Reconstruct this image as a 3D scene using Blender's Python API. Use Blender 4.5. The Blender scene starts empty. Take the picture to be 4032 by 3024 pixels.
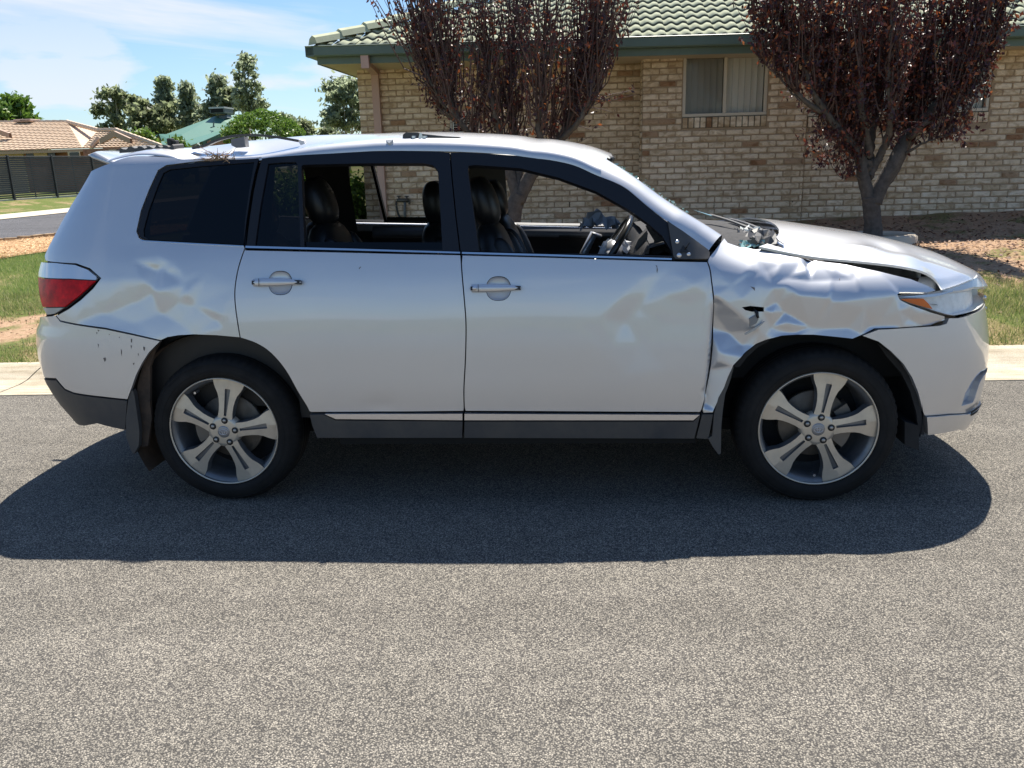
import bpy, math, random
import numpy as np
from mathutils import Vector, Matrix
from mathutils.geometry import delaunay_2d_cdt
R = math.radians
random.seed(7); rng = np.random.default_rng(7)
scene = bpy.context.scene
COL = scene.collection

# ---------------------------------------------------------------- camera
# world frame: x runs along the street (car faces +x), y away from the camera, z up; near wheel faces at y=0
F_, CX, CY, CZ, YAW, PIT, ROL = 3288.79, 1.71379, -3.70199, 1.57719, -.0844571, .261715, -.0304774
CAM = np.array([CX, CY, CZ])
def ray(px, py):
    u, v = (px-2016)/F_, (py-1512)/F_
    c, s = math.cos(ROL), math.sin(ROL)
    a = u*c+v*s; vv = -u*s+v*c; up = -vv
    c, s = math.cos(PIT), math.sin(PIT)
    b = c+up*s; z = -s+up*c
    c, s = math.cos(YAW), math.sin(YAW)
    return np.array([a*c+b*s, -a*s+b*c, z])
def aty(px, py, y): d = ray(px, py); return CAM+d*(y-CY)/d[1]
def atz(px, py, z): d = ray(px, py); return CAM+d*(z-CZ)/d[2]
def proj(P):
    P = np.asarray(P, float); d = P-CAM
    c, s = math.cos(YAW), math.sin(YAW)
    a = d[..., 0]*c-d[..., 1]*s; b = d[..., 0]*s+d[..., 1]*c; z = d[..., 2]
    c, s = math.cos(PIT), math.sin(PIT)
    dep = b*c-z*s; up = b*s+z*c
    u = a/dep; v = -up/dep
    c, s = math.cos(ROL), math.sin(ROL)
    return 2016+F_*(u*c-v*s), 1512+F_*(u*s+v*c)
cam = bpy.data.cameras.new("camera"); co = bpy.data.objects.new("camera", cam); COL.objects.link(co)
cam.sensor_width = 36; cam.lens = 36*F_/4032; cam.clip_start = .05; cam.clip_end = 3000
fx = ray(2016+1, 1512)-ray(2016, 1512); fy = ray(2016, 1512-1)-ray(2016, 1512); fz = -ray(2016, 1512)
M = np.eye(4)
for i, v in enumerate((fx, fy, fz)): M[:3, i] = v/np.linalg.norm(v)
M[:3, 3] = CAM
co.matrix_world = Matrix(M.tolist())
scene.camera = co
scene.render.engine = 'CYCLES'
scene.view_settings.view_transform = 'Standard'; scene.view_settings.look = 'None'
scene.view_settings.gamma = 1; scene.view_settings.use_curve_mapping = False
scene.view_settings.exposure = 0.97
scene.cycles.max_bounces = 8

# ---------------------------------------------------------------- sun + sky
SUNV = Vector((.115, .54, 1)).normalized()
sl = bpy.data.lights.new("sun", 'SUN'); so = bpy.data.objects.new("sun", sl); COL.objects.link(so)
sl.energy = 4.7; sl.angle = R(.5); sl.color = (1, .94, .84)
so.rotation_euler = SUNV.to_track_quat('Z', 'Y').to_euler()
so.location = (0, 0, 30)
w = bpy.data.worlds.new("World"); scene.world = w; w.use_nodes = True
nt = w.node_tree; nt.nodes.clear()
def N(nt, t, **k):
    n = nt.nodes.new(t)
    for a, b in k.items():
        if a.startswith('i_'):
            n.inputs[int(a[2:])].default_value = b
        else: setattr(n, a, b)
    return n
def L(nt, a, b): nt.links.new(a, b)
def math_(nt, op, a, b=None, c=None, clamp=False):
    n = nt.nodes.new('ShaderNodeMath'); n.operation = op; n.use_clamp = clamp
    for i, v in enumerate((a, b, c)):
        if v is None: continue
        if isinstance(v, (int, float)): n.inputs[i].default_value = v
        else: nt.links.new(v, n.inputs[i])
    return n.outputs[0]
sky = N(nt, 'ShaderNodeTexSky'); sky.sky_type = 'NISHITA'; sky.sun_disc = False
sky.sun_elevation = math.asin(SUNV.z); sky.sun_rotation = math.atan2(SUNV.x, SUNV.y)
sky.air_density = 1.0; sky.dust_density = .4; sky.ozone_density = 1.6
tc = N(nt, 'ShaderNodeTexCoord')
sep = N(nt, 'ShaderNodeSeparateXYZ'); L(nt, tc.outputs['Generated'], sep.inputs[0])
# cloud layer coordinates: direction projected on a flat layer overhead
zz = math_(nt, 'MAXIMUM', math_(nt, 'ADD', sep.outputs[2], .10), .02)
u_ = math_(nt, 'DIVIDE', sep.outputs[0], zz); v_ = math_(nt, 'DIVIDE', sep.outputs[1], zz)
al = math_(nt, 'ADD', math_(nt, 'MULTIPLY', u_, .61), math_(nt, 'MULTIPLY', v_, .79))
pe = math_(nt, 'ADD', math_(nt, 'MULTIPLY', u_, -.79), math_(nt, 'MULTIPLY', v_, .61))
cmb = N(nt, 'ShaderNodeCombineXYZ'); L(nt, math_(nt, 'MULTIPLY', al, .45), cmb.inputs[0]); L(nt, math_(nt, 'MULTIPLY', pe, 1.5), cmb.inputs[1])
n1 = N(nt, 'ShaderNodeTexNoise'); n1.inputs['Scale'].default_value = 1.15; n1.inputs['Detail'].default_value = 10; n1.inputs['Roughness'].default_value = .58; n1.inputs['Distortion'].default_value = .35
L(nt, cmb.outputs[0], n1.inputs['Vector'])
# a broad band of cirrus crossing the northern sky, wisps elsewhere
dband = math_(nt, 'ABSOLUTE', math_(nt, 'SUBTRACT', pe, 3.55)); band = N(nt, 'ShaderNodeMapRange'); band.interpolation_type = 'SMOOTHSTEP'; band.inputs[1].default_value = .62; band.inputs[2].default_value = .0; band.inputs[3].default_value = 0; band.inputs[4].default_value = .26; L(nt, dband, band.inputs[0])
r1_ = N(nt, 'ShaderNodeValToRGB'); r1_.color_ramp.elements[0].position = .55; r1_.color_ramp.elements[1].position = .84
L(nt, math_(nt, 'ADD', n1.outputs[0], band.outputs[0]), r1_.inputs[0])
# small puffy clouds low over the horizon
mp2 = N(nt, 'ShaderNodeMapping'); L(nt, tc.outputs['Generated'], mp2.inputs[0]); mp2.inputs['Scale'].default_value = (1, 1, 3.6); mp2.inputs['Location'].default_value = (.35, .2, .1)
n2 = N(nt, 'ShaderNodeTexNoise'); n2.inputs['Scale'].default_value = 5.2; n2.inputs['Detail'].default_value = 7; n2.inputs['Roughness'].default_value = .5
L(nt, mp2.outputs[0], n2.inputs['Vector'])
r2_ = N(nt, 'ShaderNodeValToRGB'); r2_.color_ramp.elements[0].position = .52; r2_.color_ramp.elements[1].position = .60
L(nt, n2.outputs[0], r2_.inputs[0])
lowm = N(nt, 'ShaderNodeMapRange'); lowm.inputs[1].default_value = .26; lowm.inputs[2].default_value = .08; L(nt, sep.outputs[2], lowm.inputs[0])
c2m = math_(nt, 'MULTIPLY', r2_.outputs[0], lowm.outputs[0])
c2m = math_(nt, 'MULTIPLY', c2m, .75)
# thin haze that whitens the sky toward the horizon
hz = N(nt, 'ShaderNodeMapRange'); hz.inputs[1].default_value = .22; hz.inputs[2].default_value = 0.0; hz.inputs[3].default_value = 0; hz.inputs[4].default_value = .12; L(nt, sep.outputs[2], hz.inputs[0])
cm = math_(nt, 'MAXIMUM', math_(nt, 'MULTIPLY', r1_.outputs[0], .85), c2m)
cm = math_(nt, 'MAXIMUM', cm, hz.outputs[0], clamp=True)
mixc = N(nt, 'ShaderNodeMix'); mixc.data_type = 'RGBA'
tint = N(nt, 'ShaderNodeMix'); tint.data_type = 'RGBA'; tint.blend_type = 'MULTIPLY'; tint.inputs[0].default_value = 1; L(nt, sky.outputs[0], tint.inputs[6]); tint.inputs[7].default_value = (.71, .85, .985, 1)
L(nt, cm, mixc.inputs[0]); L(nt, tint.outputs[2], mixc.inputs[6]); mixc.inputs[7].default_value = (6.0, 6.25, 6.7, 1)
bg = N(nt, 'ShaderNodeBackground'); bg.inputs[1].default_value = .076
L(nt, mixc.outputs[2], bg.inputs[0])
wo = N(nt, 'ShaderNodeOutputWorld'); L(nt, bg.outputs[0], wo.inputs[0])

# ---------------------------------------------------------------- helpers
def tag(o, label=None, cat=None, group=None, kind=None):
    if label: o['label'] = label
    if cat: o['category'] = cat
    if group: o['group'] = group
    if kind: o['kind'] = kind
    return o
ORG = {}
def empty(name, loc, label=None, cat=None, group=None, kind=None):
    o = bpy.data.objects.new(name, None); COL.objects.link(o); o.location = loc; o.empty_display_size = .2
    ORG[o.name] = np.array(loc, float)
    return tag(o, label, cat, group, kind)
def mk(name, V, Fc, mat=None, parent=None, smooth=False, origin=None, mi=None, attr=None):
    """verts in world coordinates; the object's own origin is its parent's (or `origin`)"""
    V = np.asarray(V, float)
    po = ORG[parent.name] if parent is not None else np.zeros(3)
    og = np.array(origin, float) if origin is not None else po
    me = bpy.data.meshes.new(name)
    me.from_pydata((V-og).tolist(), [], [tuple(int(i) for i in f) for f in Fc])
    mats = mat if isinstance(mat, (list, tuple)) else [mat]
    for m in mats:
        if m: me.materials.append(m)
    if mi is not None: me.polygons.foreach_set('material_index', np.asarray(mi, dtype=np.int32))
    if smooth: me.polygons.foreach_set('use_smooth', [True]*len(me.polygons))
    me.update()
    o = bpy.data.objects.new(name, me); COL.objects.link(o)
    if parent is not None: o.parent = parent
    o.location = og-po
    ORG[o.name] = og
    return o
def mkq(name, V, Q, mat=None, parent=None, smooth=False, mi=None):
    """fast path for big arrays of equal faces"""
    V = np.asarray(V, np.float32); Q = np.asarray(Q, np.int32)
    po = ORG[parent.name] if parent is not None else np.zeros(3)
    me = bpy.data.meshes.new(name); k = Q.shape[1]
    me.vertices.add(len(V)); me.vertices.foreach_set('co', (V-po).astype(np.float32).ravel())
    me.loops.add(Q.size); me.loops.foreach_set('vertex_index', Q.ravel())
    me.polygons.add(len(Q)); me.polygons.foreach_set('loop_start', np.arange(0, Q.size, k, dtype=np.int32))
    me.polygons.foreach_set('loop_total', np.full(len(Q), k, dtype=np.int32))
    mats = mat if isinstance(mat, (list, tuple)) else [mat]
    for m in mats:
        if m: me.materials.append(m)
    if mi is not None: me.polygons.foreach_set('material_index', np.asarray(mi, dtype=np.int32))
    if smooth: me.polygons.foreach_set('use_smooth', np.ones(len(Q), dtype=bool))
    me.update(calc_edges=True); me.validate()
    o = bpy.data.objects.new(name, me); COL.objects.link(o)
    if parent is not None: o.parent = parent
    ORG[o.name] = po
    return o
class MB:
    def __init__(s): s.V = []; s.F = []; s.M = []
    def add(s, V, F, m=0):
        b = len(s.V); s.V += [tuple(map(float, v)) for v in V]; s.F += [tuple(b+i for i in f) for f in F]; s.M += [m]*len(F); return s
    def box(s, a, b, m=0, T=None):
        x0, y0, z0 = a; x1, y1, z1 = b
        V = [(x0,y0,z0),(x1,y0,z0),(x1,y1,z0),(x0,y1,z0),(x0,y0,z1),(x1,y0,z1),(x1,y1,z1),(x0,y1,z1)]
        if T is not None: V = [T(v) for v in V]
        return s.add(V, [(0,3,2,1),(4,5,6,7),(0,1,5,4),(1,2,6,5),(2,3,7,6),(3,0,4,7)], m)
    def bbox(s, a, b, r=.01, m=0, T=None):
        """box with chamfered edges"""
        a = np.array(a, float); b = np.array(b, float); r = min(r, *(abs(b-a)/2.01))
        V = []; idx = {}
        for ix in (0, 1):
            for iy in (0, 1):
                for iz in (0, 1):
                    c = np.array([(a, b)[ix][0], (a, b)[iy][1], (a, b)[iz][2]])
                    sg = np.array([1-2*ix, 1-2*iy, 1-2*iz])
                    for k in range(3):
                        o = c+sg*r; o[k] = c[k]; idx[(ix, iy, iz, k)] = len(V); V.append(o)
        if T is not None: V = [T(v) for v in V]
        g = lambda *q: idx[q]
        F = [(g(0,0,0,0),g(0,0,1,0),g(0,1,1,0),g(0,1,0,0)),(g(1,0,0,0),g(1,1,0,0),g(1,1,1,0),g(1,0,1,0)),
             (g(0,0,0,1),g(1,0,0,1),g(1,0,1,1),g(0,0,1,1)),(g(0,1,0,1),g(0,1,1,1),g(1,1,1,1),g(1,1,0,1)),
             (g(0,0,0,2),g(0,1,0,2),g(1,1,0,2),g(1,0,0,2)),(g(0,0,1,2),g(1,0,1,2),g(1,1,1,2),g(0,1,1,2))]
        for i in (0, 1):
            for j in (0, 1):
                F += [(g(0,i,j,1),g(1,i,j,1),g(1,i,j,2),g(0,i,j,2)), (g(i,0,j,0),g(i,1,j,0),g(i,1,j,2),g(i,0,j,2)), (g(i,j,0,0),g(i,j,1,0),g(i,j,1,1),g(i,j,0,1))]
                for k in (0, 1): F.append((g(i,j,k,0),g(i,j,k,1),g(i,j,k,2)))
        return s.add(V, F, m)
    def tube(s, pts, rad, n=8, m=0, cap=True, flat=1.0):
        pts = np.asarray(pts, float); k = len(pts)
        rad = np.full(k, rad) if np.isscalar(rad) else np.asarray(rad, float)
        V = []; up = np.array([0, 0, 1.])
        for i in range(k):
            d = pts[min(i+1, k-1)]-pts[max(i-1, 0)]; d = d/(np.linalg.norm(d)+1e-9)
            a = np.cross(d, up)
            if np.linalg.norm(a) < .05: a = np.cross(d, [1, 0, 0])
            a /= np.linalg.norm(a); b = np.cross(a, d)
            for j in range(n):
                t = 2*math.pi*j/n; V.append(pts[i]+rad[i]*(a*math.cos(t)+b*math.sin(t)*flat))
        F = [(i*n+j, i*n+(j+1) % n, (i+1)*n+(j+1) % n, (i+1)*n+j) for i in range(k-1) for j in range(n)]
        if cap: F += [tuple(range(n))[::-1], tuple((k-1)*n+j for j in range(n))]
        return s.add(V, F, m)
    def lathe(s, prof, c, axis=(0, 1, 0), n=48, m=0, a0=0, a1=2*math.pi, closed=None, shoulder=None):
        """prof: (radius, offset along axis)"""
        ax = np.array(axis, float); ax /= np.linalg.norm(ax)
        e1 = np.cross(ax, [0, 0, 1.]) if abs(ax[2]) < .9 else np.array([1., 0, 0]); e1 /= np.linalg.norm(e1); e2 = np.cross(ax, e1)
        full = abs(a1-a0-2*math.pi) < 1e-6; nn = n if full else n+1
        V = []
        for j in range(nn):
            t = a0+(a1-a0)*j/n; d = e1*math.cos(t)+e2*math.sin(t)
            for i, (r, h) in enumerate(prof):
                rr = r-(shoulder(i, j) if shoulder else 0)
                V.append(np.array(c)+d*rr+ax*h)
        k = len(prof); F = []
        for j in range(n):
            j2 = (j+1) % nn
            for i in range(k-1): F.append((j*k+i, j*k+i+1, j2*k+i+1, j2*k+i))
        return s.add(V, F, m)
    def build(s, name, mat, parent=None, smooth=False, origin=None):
        return mk(name, s.V, s.F, mat, parent, smooth, origin, mi=s.M if isinstance(mat, (list, tuple)) else None)
def sphere(c, r, nu=12, nv=8, jit=0):
    V = []; F = []
    for i in range(nv+1):
        for j in range(nu):
            t = math.pi*i/nv; p = 2*math.pi*j/nu
            k = 1+jit*(random.random()-.5)
            V.append((c[0]+r[0]*k*math.sin(t)*math.cos(p), c[1]+r[1]*k*math.sin(t)*math.sin(p), c[2]+r[2]*k*math.cos(t)))
    for i in range(nv):
        for j in range(nu): F.append((i*nu+j, i*nu+(j+1) % nu, (i+1)*nu+(j+1) % nu, (i+1)*nu+j))
    return V, F
def cubic(xs, ys):
    xs = np.array(xs, float); ys = np.array(ys, float)
    # monotone-ish pchip
    h = np.diff(xs); d = np.diff(ys)/h; m = np.zeros(len(xs))
    m[1:-1] = np.where(d[:-1]*d[1:] > 0, 2*d[:-1]*d[1:]/(d[:-1]+d[1:]+1e-12), 0); m[0] = d[0]; m[-1] = d[-1]
    def f(x):
        x = np.asarray(x, float); xc = np.clip(x, xs[0], xs[-1])
        i = np.clip(np.searchsorted(xs, xc)-1, 0, len(xs)-2); t = (xc-xs[i])/h[i]
        return (1+2*t)*(1-t)**2*ys[i]+t*(1-t)**2*h[i]*m[i]+t*t*(3-2*t)*ys[i+1]+t*t*(t-1)*h[i]*m[i+1]
    return f
def catspline(P, n=6, closed=False):
    P = np.asarray(P, float); out = []; k = len(P)
    rngi = range(k) if closed else range(k-1)
    for i in rngi:
        p0 = P[(i-1) % k] if (closed or i > 0) else P[0]; p1 = P[i]; p2 = P[(i+1) % k]; p3 = P[(i+2) % k] if (closed or i < k-2) else P[-1]
        for j in range(n):
            t = j/n
            out.append(.5*((2*p1)+(-p0+p2)*t+(2*p0-5*p1+4*p2-p3)*t*t+(-p0+3*p1-3*p2+p3)*t**3))
    if not closed: out.append(P[-1])
    return np.array(out)
def inpoly(P, poly):
    P = np.asarray(P); x, y = P[:, 0], P[:, 1]; r = np.zeros(len(P), bool); q = np.roll(poly, 1, axis=0)
    for (x1, y1), (x2, y2) in zip(poly, q):
        c = ((y1 > y) != (y2 > y)); r ^= c & (x < (x2-x1)*(y-y1)/((y2-y1) if y2 != y1 else 1e-12)+x1)
    return r
def dist_to_poly(P, poly):
    A = np.asarray(poly); B = np.roll(A, -1, axis=0); P = np.asarray(P); dm = np.full(len(P), 1e9)
    for a, b in zip(A, B):
        ab = b-a; t = np.clip(((P-a)@ab)/(ab@ab+1e-12), 0, 1); dm = np.minimum(dm, np.linalg.norm(P-a-t[:, None]*ab, axis=1))
    return dm
def resample(poly, step):
    out = []; k = len(poly)
    for i in range(k):
        a, b = np.array(poly[i]), np.array(poly[(i+1) % k]); n = max(1, int(math.ceil(np.linalg.norm(b-a)/step)))
        for j in range(n): out.append(a+(b-a)*j/n)
    return np.array(out)
def offset(poly, d):
    """positive d shrinks a polygon of either orientation"""
    P = np.asarray(poly, float); k = len(P)
    A = .5*np.sum(P[:, 0]*np.roll(P[:, 1], -1)-np.roll(P[:, 0], -1)*P[:, 1]); sg = 1 if A > 0 else -1
    out = []
    for i in range(k):
        e1 = P[i]-P[i-1]; e2 = P[(i+1) % k]-P[i]; e1 /= np.linalg.norm(e1)+1e-12; e2 /= np.linalg.norm(e2)+1e-12
        n1 = np.array([-e1[1], e1[0]])*sg; n2 = np.array([-e2[1], e2[0]])*sg
        n = n1+n2; l = np.linalg.norm(n)
        n = n1 if l < .3 else n/l/max(.5, (n/l)@n1)
        out.append(P[i]+n*d)
    return np.array(out)
def fill(poly, holes=(), grid=.05, margin=.45):
    """triangulated region: returns 2-D points, triangles, boundary loops (index lists)"""
    bl = resample(poly, grid); pts = [tuple(p) for p in bl]; edges = [(i, (i+1) % len(bl)) for i in range(len(bl))]; loops = [list(range(len(bl)))]
    hs = []
    for h in holes:
        hl = resample(h, grid); b = len(pts); pts += [tuple(p) for p in hl]; edges += [(b+i, b+(i+1) % len(hl)) for i in range(len(hl))]; loops.append(list(range(b, b+len(hl)))); hs.append(hl)
    lo = bl.min(0); hi = bl.max(0); gx = np.arange(lo[0], hi[0], grid); gy = np.arange(lo[1], hi[1], grid*.866)
    G = np.array([(x+(grid/2 if j % 2 else 0), y) for j, y in enumerate(gy) for x in gx])
    if len(G):
        k = inpoly(G, bl) & (dist_to_poly(G, bl) > grid*margin)
        for h in hs: k &= ~inpoly(G, h) & (dist_to_poly(G, h) > grid*margin)
        pts += [tuple(p) for p in G[k]]
    r = delaunay_2d_cdt([Vector(p) for p in pts], edges, [], 1, 1e-7, True)
    V = np.array([tuple(v) for v in r[0]]); T = np.array([f for f in r[2] if len(f) == 3])
    mp_ = {}
    for new, olds in enumerate(r[3]):
        for o in olds: mp_[o] = new
    c = V[T].mean(1); k = inpoly(c, bl)
    for h in hs: k &= ~inpoly(c, h)
    T = T[k]
    loops = [[mp_.get(i, i) for i in l] for l in loops]
    return V, T, loops

# ---------------------------------------------------------------- materials
MATS = {}
def newmat(name):
    m = bpy.data.materials.new(name); m.use_nodes = True; MATS[name] = m
    nt = m.node_tree; b = nt.nodes['Principled BSDF']; return m, nt, b
def simple(name, col, rough=.5, metal=0, coat=0, spec=.5, noise=None, bump=None):
    """noise=(scale, amount[, other colour]); bump=(scale, strength, distance)"""
    m, nt, b = newmat(name)
    b.inputs['Base Color'].default_value = (*col, 1); b.inputs['Roughness'].default_value = rough; b.inputs['Metallic'].default_value = metal
    b.inputs['Coat Weight'].default_value = coat; b.inputs['Coat Roughness'].default_value = .04; b.inputs['Specular IOR Level'].default_value = spec
    tc = N(nt, 'ShaderNodeTexCoord')
    if noise:
        n = N(nt, 'ShaderNodeTexNoise'); n.inputs['Scale'].default_value = noise[0]; n.inputs['Detail'].default_value = 6; n.inputs['Roughness'].default_value = .62; L(nt, tc.outputs['Object'], n.inputs['Vector'])
        mr = N(nt, 'ShaderNodeMapRange'); mr.inputs[1].default_value = .3; mr.inputs[2].default_value = .7; L(nt, n.outputs[0], mr.inputs[0])
        c2 = noise[2] if len(noise) > 2 else tuple(c*(1-noise[1]) for c in col); c1 = col if len(noise) > 2 else tuple(min(1, c*(1+noise[1])) for c in col)
        mx = N(nt, 'ShaderNodeMix'); mx.data_type = 'RGBA'; mx.inputs[6].default_value = (*c1, 1); mx.inputs[7].default_value = (*c2, 1)
        L(nt, mr.outputs[0], mx.inputs[0]); L(nt, mx.outputs[2], b.inputs['Base Color'])
        rr = N(nt, 'ShaderNodeMapRange'); rr.inputs[3].default_value = max(0, rough-.08); rr.inputs[4].default_value = min(1, rough+.1); L(nt, n.outputs[0], rr.inputs[0]); L(nt, rr.outputs[0], b.inputs['Roughness'])
    if bump:
        n = N(nt, 'ShaderNodeTexNoise'); n.inputs['Scale'].default_value = bump[0]; n.inputs['Detail'].default_value = 5; L(nt, tc.outputs['Object'], n.inputs['Vector'])
        bp = N(nt, 'ShaderNodeBump'); bp.inputs['Strength'].default_value = bump[1]; bp.inputs['Distance'].default_value = bump[2]; L(nt, n.outputs[0], bp.inputs['Height']); L(nt, bp.outputs[0], b.inputs['Normal'])
    return m
def ramp(nt, src, stops):
    r = N(nt, 'ShaderNodeValToRGB'); e = r.color_ramp.elements
    while len(e) < len(stops): e.new(.5)
    for q, (p, c) in zip(e, stops): q.position = p; q.color = (*c, 1)
    L(nt, src, r.inputs[0]); return r.outputs[0]
def noise_(nt, vec, sc, det=5, ro=.6, dist=0):
    n = N(nt, 'ShaderNodeTexNoise'); n.inputs['Scale'].default_value = sc; n.inputs['Detail'].default_value = det; n.inputs['Roughness'].default_value = ro; n.inputs['Distortion'].default_value = dist
    if vec is not None: L(nt, vec, n.inputs['Vector'])
    return n.outputs[0]
def mixc_(nt, f, a, b, mode='MIX'):
    mx = N(nt, 'ShaderNodeMix'); mx.data_type = 'RGBA'; mx.blend_type = mode
    for i, v in ((0, f), (6, a), (7, b)):
        if isinstance(v, (int, float)): mx.inputs[i].default_value = v
        elif isinstance(v, tuple): mx.inputs[i].default_value = (*v, 1)
        else: L(nt, v, mx.inputs[i])
    return mx.outputs[2]
def bump_(nt, h, st, di, nrm=None):
    bp = N(nt, 'ShaderNodeBump'); bp.inputs['Strength'].default_value = st; bp.inputs['Distance'].default_value = di; L(nt, h, bp.inputs['Height'])
    if nrm is not None: L(nt, nrm, bp.inputs['Normal'])
    return bp.outputs[0]

# asphalt: individual chips of stone in dark binder
def asphalt(name, stones, gain, scale=105, worn=.0):
    m, nt, b = newmat(name); tc = N(nt, 'ShaderNodeTexCoord'); v = tc.outputs['Object']
    nd = noise_(nt, v, 60, 3); 
    vo = N(nt, 'ShaderNodeTexVoronoi'); vo.inputs['Scale'].default_value = scale; L(nt, v, vo.inputs['Vector'])
    vo2 = N(nt, 'ShaderNodeTexVoronoi'); vo2.inputs['Scale'].default_value = scale*1.9; L(nt, v, vo2.inputs['Vector'])
    sp = N(nt, 'ShaderNodeSeparateColor'); L(nt, vo.outputs['Color'], sp.inputs[0])
    sp2 = N(nt, 'ShaderNodeSeparateColor'); L(nt, vo2.outputs['Color'], sp2.inputs[0])
    c = ramp(nt, sp.outputs[0], stones)
    c2 = ramp(nt, sp2.outputs[0], stones)
    c = mixc_(nt, .4, c, c2)
    rim = N(nt, 'ShaderNodeMapRange'); rim.inputs[1].default_value = .35; rim.inputs[2].default_value = .62; L(nt, vo.outputs['Distance'], rim.inputs[0])
    c = mixc_(nt, math_(nt, 'MULTIPLY', rim.outputs[0], .75), c, (.018*gain, .018*gain, .02*gain))
    big = noise_(nt, v, .35, 5); bigr = N(nt, 'ShaderNodeMapRange'); bigr.inputs[1].default_value = .3; bigr.inputs[2].default_value = .7; bigr.inputs[3].default_value = .86; bigr.inputs[4].default_value = 1.12; L(nt, big, bigr.inputs[0])
    mid = noise_(nt, v, 7, 4); midr = N(nt, 'ShaderNodeMapRange'); midr.inputs[1].default_value = .3; midr.inputs[2].default_value = .7; midr.inputs[3].default_value = .9; midr.inputs[4].default_value = 1.1; L(nt, mid, midr.inputs[0])
    mpb = N(nt, 'ShaderNodeMapping'); L(nt, v, mpb.inputs[0]); mpb.inputs['Scale'].default_value = (.12, 2.6, 1)
    bn = noise_(nt, mpb.outputs[0], 1.0, 5, .6, .4); bnr = N(nt, 'ShaderNodeMapRange'); bnr.inputs[1].default_value = .32; bnr.inputs[2].default_value = .68; bnr.inputs[3].default_value = .86; bnr.inputs[4].default_value = 1.10; L(nt, bn, bnr.inputs[0])
    k = math_(nt, 'MULTIPLY', math_(nt, 'MULTIPLY', bigr.outputs[0], midr.outputs[0]), bnr.outputs[0])
    cb = N(nt, 'ShaderNodeCombineXYZ')
    for i in range(3): L(nt, k, cb.inputs[i])
    c = mixc_(nt, 1.0, c, cb.outputs[0], 'MULTIPLY')
    L(nt, c, b.inputs['Base Color']); b.inputs['Roughness'].default_value = .9; b.inputs['Specular IOR Level'].default_value = .12
    h = math_(nt, 'MULTIPLY', vo.outputs['Distance'], -1.0); h = math_(nt, 'ADD', h, math_(nt, 'MULTIPLY', sp.outputs[1], .5))
    L(nt, bump_(nt, h, .8, .0045), b.inputs['Normal'])
    return m
m_road = asphalt('asphalt', [(0, (.12, .110, .094)), (.3, (.20, .184, .157)), (.6, (.28, .257, .219)), (.85, (.375, .342, .288)), (1, (.56, .505, .42))], 1.7, 175)
m_street = asphalt('street_asphalt', [(0, (.09, .09, .1)), (.5, (.15, .15, .16)), (1, (.28, .27, .27))], 1.5, 80)

def soilmat():
    m, nt, b = newmat('soil_and_turf'); tc = N(nt, 'ShaderNodeTexCoord'); v = tc.outputs['Object']
    n1 = noise_(nt, v, 1.3, 7, .65); n2 = noise_(nt, v, 22, 6, .7); n3 = noise_(nt, v, 90, 3, .6)
    soil = ramp(nt, n2, [(.25, (.25, .155, .095)), (.5, (.41, .27, .175)), (.72, (.53, .39, .265))])
    soil = mixc_(nt, math_(nt, 'MULTIPLY', n3, .25), soil, (.30, .19, .11))
    gr = ramp(nt, n2, [(.3, (.07, .10, .025)), (.55, (.13, .16, .045)), (.75, (.26, .24, .10))])
    f = N(nt, 'ShaderNodeMapRange'); f.inputs[1].default_value = .46; f.inputs[2].default_value = .56; L(nt, n1, f.inputs[0])
    at = N(nt, 'ShaderNodeAttribute'); at.attribute_name = 'turf'
    f2 = math_(nt, 'ADD', f.outputs[0], math_(nt, 'SUBTRACT', math_(nt, 'MULTIPLY', at.outputs['Fac'], 2.0), 1.0), clamp=True)
    c = mixc_(nt, f2, soil, gr)
    L(nt, c, b.inputs['Base Color']); b.inputs['Roughness'].default_value = .95; b.inputs['Specular IOR Level'].default_value = .1
    L(nt, bump_(nt, n2, .7, .04), b.inputs['Normal']); return m
m_soil = soilmat()
m_conc = simple('kerb_concrete', (.60, .555, .45), .85, noise=(9, .2), bump=(160, .5, .004))
def concmat():
    m, nt, b = newmat('worn_concrete'); tc = N(nt, 'ShaderNodeTexCoord'); v = tc.outputs['Object']
    n1 = noise_(nt, v, 3, 6, .65); n2 = noise_(nt, v, 130, 3, .7); mp = N(nt, 'ShaderNodeMapping'); L(nt, v, mp.inputs[0]); mp.inputs['Scale'].default_value = (1.2, 14, 10)
    n3 = noise_(nt, mp.outputs[0], 1.6, 5, .6)
    c = ramp(nt, n1, [(.3, (.42, .36, .27)), (.55, (.55, .48, .365)), (.75, (.61, .55, .44))])
    g = ramp(nt, n2, [(.3, (.55, .53, .5)), (.5, (1, 1, 1)), (.7, (1.15, 1.13, 1.1))]); c = mixc_(nt, .8, c, g, 'MULTIPLY')
    s = ramp(nt, n3, [(.42, (1, 1, 1)), (.66, (.72, .69, .63))]); c = mixc_(nt, 1.0, c, s, 'MULTIPLY')
    L(nt, c, b.inputs['Base Color']); b.inputs['Roughness'].default_value = .9; L(nt, bump_(nt, n2, .5, .004), b.inputs['Normal']); return m
m_kerb = concmat()
m_path = simple('path_concrete', (.55, .47, .37), .9, noise=(4, .1))
m_pink = simple('pink_paving', (.46, .22, .16), .9, noise=(8, .12))
m_mulch = simple('mulch', (.50, .30, .15), .95, noise=(55, .4), bump=(60, .9, .02))
m_edge = simple('edging_brick', (.33, .24, .15), .9, noise=(14, .25), bump=(60, .6, .01))

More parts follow.
